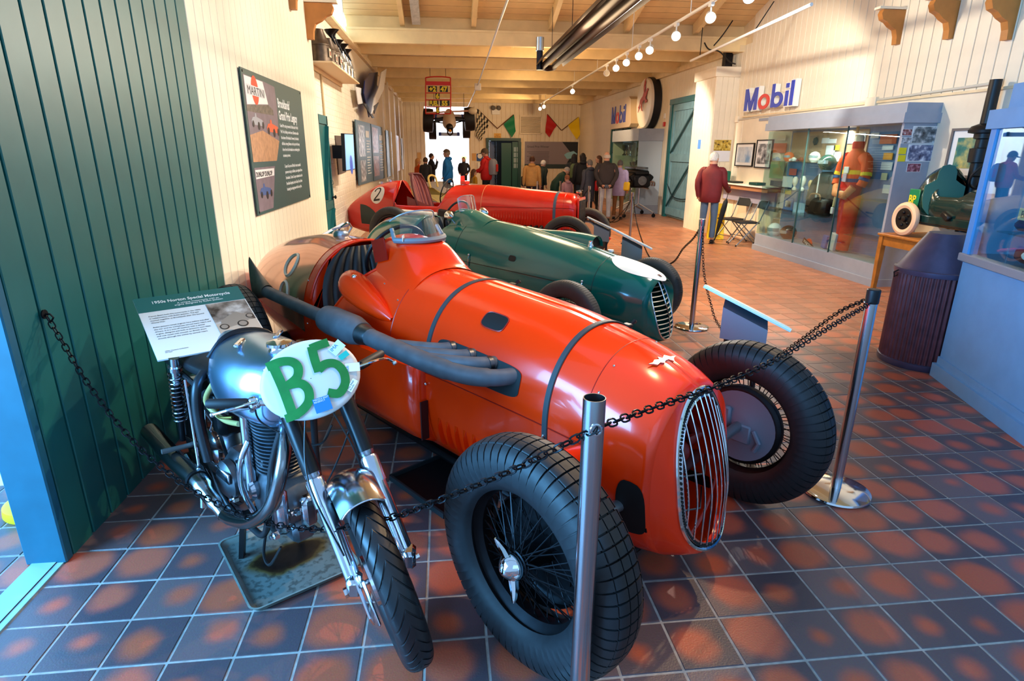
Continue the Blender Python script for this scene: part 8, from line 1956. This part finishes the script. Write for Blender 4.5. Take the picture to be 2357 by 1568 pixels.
for k in range(9):MB().box(((-.25 if k<99 else 0)*w2+.04*(k%3),-.032,(.12-k*.055)*h2),(.42*w2-.1*(k%3),.003,.018*h2)).build('text_line',M('text_mid',(.36,.33,.38),.6),t,smooth=0)
t,w2,h2=fbox('framed_notice','dark framed notice beside the far right corner',1337,321,1354,386,.03,M('notice_dark',(.16,.19,.21),.4),'notice')
for k in range(5):MB().box((0,-.032,(.3-k*.12)*h2),(w2*.6,.003,.02*h2)).build('text_line',TW,t,smooth=0)
t,w2,h2=fbox('small_notice','small orange-brown notice left of the bright doorway',960,351,969,366,.02,M('notice_tan',(.85,.66,.40),.5),'notice')
t,w2,h2=fbox('small_notice','tan notice to the right of the bright doorway',1086,353,1096,370,.02,M('notice_tan',(.85,.66,.40),.5),'notice')
t,w2,h2=fbox('safety_notice','blue round-symbol notice beside the man with the red rucksack',1097,354,1112,371,.02,M('notice_royal',(.08,.30,.58),.4),'notice');MB().lathe([(.11,0),(.11,.006)],c=(0,-.02,.06),axis=(0,-1,0),seg=20).build('symbol',WHITE,t)
t,w2,h2=fbox('hand_sanitiser','white wall dispenser behind the man with the red rucksack',1099,374,1108,388,.10,WHITE,'dispenser')
t,w2,h2=fbox('yellow_notice','yellow and white notice on the annex wall',1062,360,1074,366,.02,M('notice_yellow',(.95,.85,.35),.5),'notice',y=33.5)
d4=snode('door_4',(0,FY,0))
MB().box((GD[0]+.05,-.04,GD[3]/2),(.12,.16,GD[3])).box((GD[1]-.05,-.04,GD[3]/2),(.12,.16,GD[3])).box(((GD[0]+GD[1])/2,-.04,GD[3]-.05),(GD[1]-GD[0]+.02,.18,.12)).build('door_frame',M('door_frame_green',(.05,.26,.24),.4),d4,smooth=0)
cxl=lerp(GD[0],GD[1],.70);hw=.30
lf=MB().box((cxl-.22+.05,.06,1.05),(.46,.04,2.1)).box((cxl+.30,.0,1.08),(.42,.05,2.14));lf.build('door_leaf',M('door_leaf_green',(.06,.32,.28),.4),d4,smooth=0)
m=MB()
for i in range(2):
 for j in range(4):m.box((cxl+.22+i*.15,-.03,1.1+j*.24),(.12,.01,.20))
m.build('door_panes',M('door_pane',(.60,.70,.72),.15),d4,smooth=0)
MB().box((GD[0]+.30,.5,1.1),(.02,.9,2.1),Matrix.Rotation(-.35,3,'Z')).build('open_leaf',M('open_leaf_pale',(.60,.66,.80),.4),d4,smooth=0)
m=MB()
for k in range(9):m.box((GD[0]+.18,.9,.25+k*.24),(.5,.3,.04))
sl=thing('lobby_shelving','dark shelving seen through the green doorway','shelving',(GD[0]+.3,FY+.95,0))
for k in range(9):MB().box((-.02,0,.25+k*.24),(.5,.3,.03)).build('shelf',M('shelf_dark',(.12,.15,.18),.5),sl,smooth=0)
MB().box((-.28,0,1.15),(.03,.3,2.3)).box((.25,0,1.15),(.03,.3,2.3)).build('shelf_side',M('shelf_dark',(.12,.15,.18),.5),sl,smooth=0)
# pit board
pby=17.5;A_=ony(979,177,pby);o_=V((A_.x,pby,0))
pbd=thing('pit_board','hanging red-framed pit board reading +2 47, 6, FUEL 55, 6','pit board',o_)
def pbp(px,py):return ony(px,py,pby)-o_
PR=M('pit_red',(.78,.12,.08),.45);PYL=M('pit_yellow',(.93,.86,.10),.5);PBK=M('pit_black',(.09,.08,.05),.5)
c1_,c2_,c3_,c4_=pbp(980,262),pbp(980,190),pbp(1037,190),pbp(1037,262);tp1,tp2=pbp(985,178),pbp(1031,178)
MB().tube(crv([c1_,c2_,tp1,tp2,c3_,c4_],6),.016,8).build('frame',PR,pbd)
MB().tube([c1_,c4_],.014,8).tube([pbp(980,214),pbp(1037,214)],.012,6).tube([pbp(981,230),pbp(1037,230)],.012,6).tube([pbp(982,246),pbp(1037,246)],.012,6).build('rails',PR,pbd)
a,b=pbp(981,187),pbp(1036,197);MB().box((a+b)/2,(b.x-a.x,.02,a.z-b.z)).build('top_plate',PR,pbd,smooth=0)
def tile_(px0,py0,px1,py1,s):
 a,b=pbp(px0,py0),pbp(px1,py1);w2,h2=b.x-a.x,a.z-b.z;o=MB().box((a+b)/2,(w2,.014,h2)).build('number_plate',PBK,pbd,smooth=0);n=max(1,len(s))
 text(s,h2*1.15,PYL,o,depth=.002,loc=((a.x+b.x)/2,a.y-.010,b.z+h2*.10),rot=(pi/2,0,0),align='CENTER',bold=.008,sx=min(1.,w2/(h2*1.15*.62*n)))
for q in((985,198,1006,212,'+2'),(1012,198,1031,212,'47'),(1002,214,1012,228,'6'),(987,231,1010,244,'FUEL'),(1012,231,1035,244,'55'),(1003,246,1012,261,'6')):tile_(*q)
MB().tube([pbp(990,178),pbp(990,178)+V((0,0,.6))],.006,6).tube([pbp(1026,178),pbp(1026,178)+V((0,0,.6))],.006,6).build('hanging_cord',IRON,pbd)
# formula car hung nose-down-ish over the doorway
fy=23.5
def fp(px,py,y=fy):return ony(px,py,y)
fc_=fp(1034,282);fcar=thing('suspended_formula_car','white single-seater with blue and red stripes hanging above the bright doorway','racing car',fc_)
def F3(px,py,dy=0):return fp(px,py)-fc_+V((0,dy,0))
FWH=M('formula_white',(.90,.84,.80),.3);FBK=M('formula_black',(.06,.06,.07),.4)
rows=[]
for(px,py,w_,h_,dy)in((1034,252,.10,.10,1.9),(1034,258,.16,.18,1.0),(1034,268,.22,.22,.2),(1034,285,.25,.24,-.6),(1034,293,.15,.16,-1.0),(1034,300,.12,.08,-1.3)):
 c=F3(px,py,dy);rows.append([c+V((w_*cos(q),0,h_*sin(q)))for q in[2*pi*k/20 for k in range(20)]])
MB().grid(rows,closev=True).add(rows[-1],[tuple(range(20))]).build('fuselage',FWH,fcar,smooth=60)
MB().ball(F3(1034,296,-1.25),(.13,.1,.13),16,10).build('nose_opening',FBK,fcar);MB().ball(F3(1035,304,-1.4),(.055,.05,.055),12,8).build('driver_helmet',M('helmet_orange',(.85,.55,.12),.3),fcar)
m=MB();m.tube([F3(1030,298,-1.3),F3(1030,310,-1.45),F3(1035,314,-1.5),F3(1040,310,-1.45),F3(1040,298,-1.3)],.03,8);m.build('nose_hoop',FBK,fcar)
for s,(wx,wy)in((-1,(986,278)),(1,(1080,275))):
 MB().lathe([(.30,-.19),(.40,-.17),(.42,0),(.40,.17),(.30,.19)],c=F3(wx,wy,-.2),axis=(1,0,.05*s),seg=32).build('front_tyre',RUBBER,fcar)
 MB().lathe([(.30,-.15),(.36,-.14),(.36,.14),(.30,.15)],c=F3(wx+(8 if s<0 else-3),wy+18,1.6),axis=(1,0,0),seg=28).build('rear_tyre',RUBBER,fcar)
 MB().tube([F3(1034+s*12,270,0),F3(wx-s*8,wy-2,-.2)],.022,6).tube([F3(1034+s*12,285,-.5),F3(wx-s*8,wy+2,-.2)],.022,6).tube([F3(1034+s*14,278,-.2),F3(wx-s*8,wy+6,-.2)],.018,6).box(F3(1034+s*22,276,-.2),(.35,.3,.12),bev=.03).build('suspension',FBK,fcar)
 wg=MB().prism([(F3(1034+s*10,268).x,F3(1034,262).z),(F3(1034+s*42,268).x,F3(1034,262).z),(F3(1034+s*38,268).x,F3(1034,275).z),(F3(1034+s*12,268).x,F3(1034,272).z)],.5,(0,.2,0),(1,0,0),(0,0,1),(0,1,0)).build('side_wing',FWH,fcar,smooth=0)
 for dx,mt in((30,M('stripe_blue',(.10,.22,.58),.4)),(35,M('stripe_red',(.80,.12,.12),.4))):
  MB().prism([(F3(1034+s*dx,268).x-.03,F3(1034,262).z),(F3(1034+s*dx,268).x+.03,F3(1034,262).z),(F3(1034+s*(dx+2),268).x+.03,F3(1034,275).z),(F3(1034+s*(dx+2),268).x-.03,F3(1034,275).z)],.02,(0,.17,0),(1,0,0),(0,0,1),(0,1,0)).build('stripe',mt,wg,smooth=0)
a,b=F3(1009,305,.4),F3(1059,312,.4);MB().box((a+b)/2,(b.x-a.x,.3,.12)).build('rear_wing',M('wing_pale',(.78,.84,.94),.4),fcar,smooth=0)
for px in(1013,1055):c=F3(px,308,.22);MB().box(c,(.08,.02,.13)).build('wing_stripe',M('stripe_blue',(.10,.22,.58),.4),fcar,smooth=0)
MB().tube([F3(982,262,-.6),F3(1090,257,-.6)],.03,8).build('lifting_beam',M('beam_pinkish',(.80,.62,.55),.5),fcar)
MB().ball(F3(1086,258,-.6),(.16,.14,.12),14,8).tube([F3(1086,256,-.6),F3(1091,250,-.6)],.05,8).build('winch',M('winch_cream',(.85,.80,.70),.5),fcar)
for px in(1000,1068):MB().tube([F3(px,262,0),F3(px,262,0)+V((0,0,.85))],.008,6).build('suspension_cable',IRON,fcar)
# cars beyond the number 2 car
BYK=M('cream_body',(.86,.80,.52),.3,coat=.4)
c4=car_root('cream_racing_car','cream yellow single-seater racing car behind the red car with number 2',(1.35,14.2),1.15)
K4=[(-3.0,.6,.45,.35,.05,2,2),(-2.6,.80,.5,.25,.28,2,2.6),(-1.9,.92,.52,.2,.36,2,3),(-1.2,.88,.52,.18,.38,2,3),(-.6,.80,.5,.18,.34,2,3),(.0,.66,.44,.2,.26,2,2.6),(.5,.5,.40,.25,.12,2,2),(.62,.42,.38,.3,.03,2,2)]
B4=Body(K4,lambda y:.30*smoothstep(-1.95,-1.75,y)*(1-smoothstep(-1.35,-1.15,y)))
B4.shell(frange(-3.0,.62,50),20).build('body',BYK,c4,weld=1e-4,smooth=50)
MB().tube(crv([(-.2,-1.75,.9),(-.2,-1.8,1.12),(0,-1.82,1.18),(.2,-1.8,1.12),(.2,-1.75,.9)],6),.025,10).build('roll_hoop',M('hoop_yellow',(.93,.84,.50),.4),c4)
MB().grid([[V((u*.17,-1.18-.05*(1-abs(u)**2),.90+.2*v*(1-.3*u*u)))for u in frange(-1,1,12)]for v in frange(0,1,4)]).build('aero_screen',PERSPEX,c4,smooth=70)
for sx in(-1,1):
 for y,r in((0,.30),(-2.3,.34)):MB().lathe([(r*.6,-.09),(r*.95,-.09),(r,-.04),(r,.04),(r*.95,.09),(r*.6,.09)],c=(sx*.72,y,r),axis=(1,0,0),seg=36,cap=False).lathe([(r*.58,.06),(.05,.08),(.001,.09)],c=(sx*.72,y,r),axis=(sx,0,0),seg=24).build('wheel',RUBBER2,c4)
 MB().tube([(sx*.3,0,.35),(sx*.72,0,.30)],.02,8).tube([(sx*.3,-2.3,.4),(sx*.72,-2.3,.34)],.02,8).build('suspension_arm',IRON,c4)
 MB().tube([(sx*.36,-2.6,.75),(sx*.40,-1.9,.82),(sx*.36,-1.5,.6)],.02,8).build('side_frame',BYK,c4)
c5=car_root('white_racing_car','low white racing car with a perspex screen farthest along the row',(1.75,16.2),1.2)
K5=[(-3.2,.62,.5,.35,.05,2,2),(-2.8,.85,.5,.25,.3,2,2.6),(-1.9,.95,.52,.2,.42,2,3),(-1.0,.9,.5,.18,.42,2,3),(0,.78,.46,.2,.36,2,2.6),(.5,.6,.42,.25,.2,2,2),(.65,.45,.4,.32,.03,2,2)]
Body(K5,lambda y:.28*smoothstep(-1.95,-1.75,y)*(1-smoothstep(-1.3,-1.1,y))).shell(frange(-3.2,.65,44),18).build('body',M('white_body',(.88,.88,.86),.3,coat=.4),c5,weld=1e-4,smooth=50)
MB().grid([[V((u*.19,-1.12-.06*(1-abs(u)**2),.92+.26*v*(1-.35*u*u)))for u in frange(-1,1,12)]for v in frange(0,1,4)]).build('aero_screen',PERSPEX,c5,smooth=70)
for sx in(-1,1):
 for y,r in((0,.30),(-2.3,.34)):MB().lathe([(r*.6,-.09),(r*.95,-.09),(r,-.04),(r,.04),(r*.95,.09),(r*.6,.09)],c=(sx*.74,y,r),axis=(1,0,0),seg=36).lathe([(r*.58,.06),(.05,.08),(.001,.09)],c=(sx*.74,y,r),axis=(sx,0,0),seg=24).build('wheel',RUBBER2,c5)
 MB().tube([(sx*.3,0,.35),(sx*.74,0,.30)],.02,8).tube([(sx*.3,-2.3,.4),(sx*.74,-2.3,.34)],.02,8).build('suspension_arm',IRON,c5)
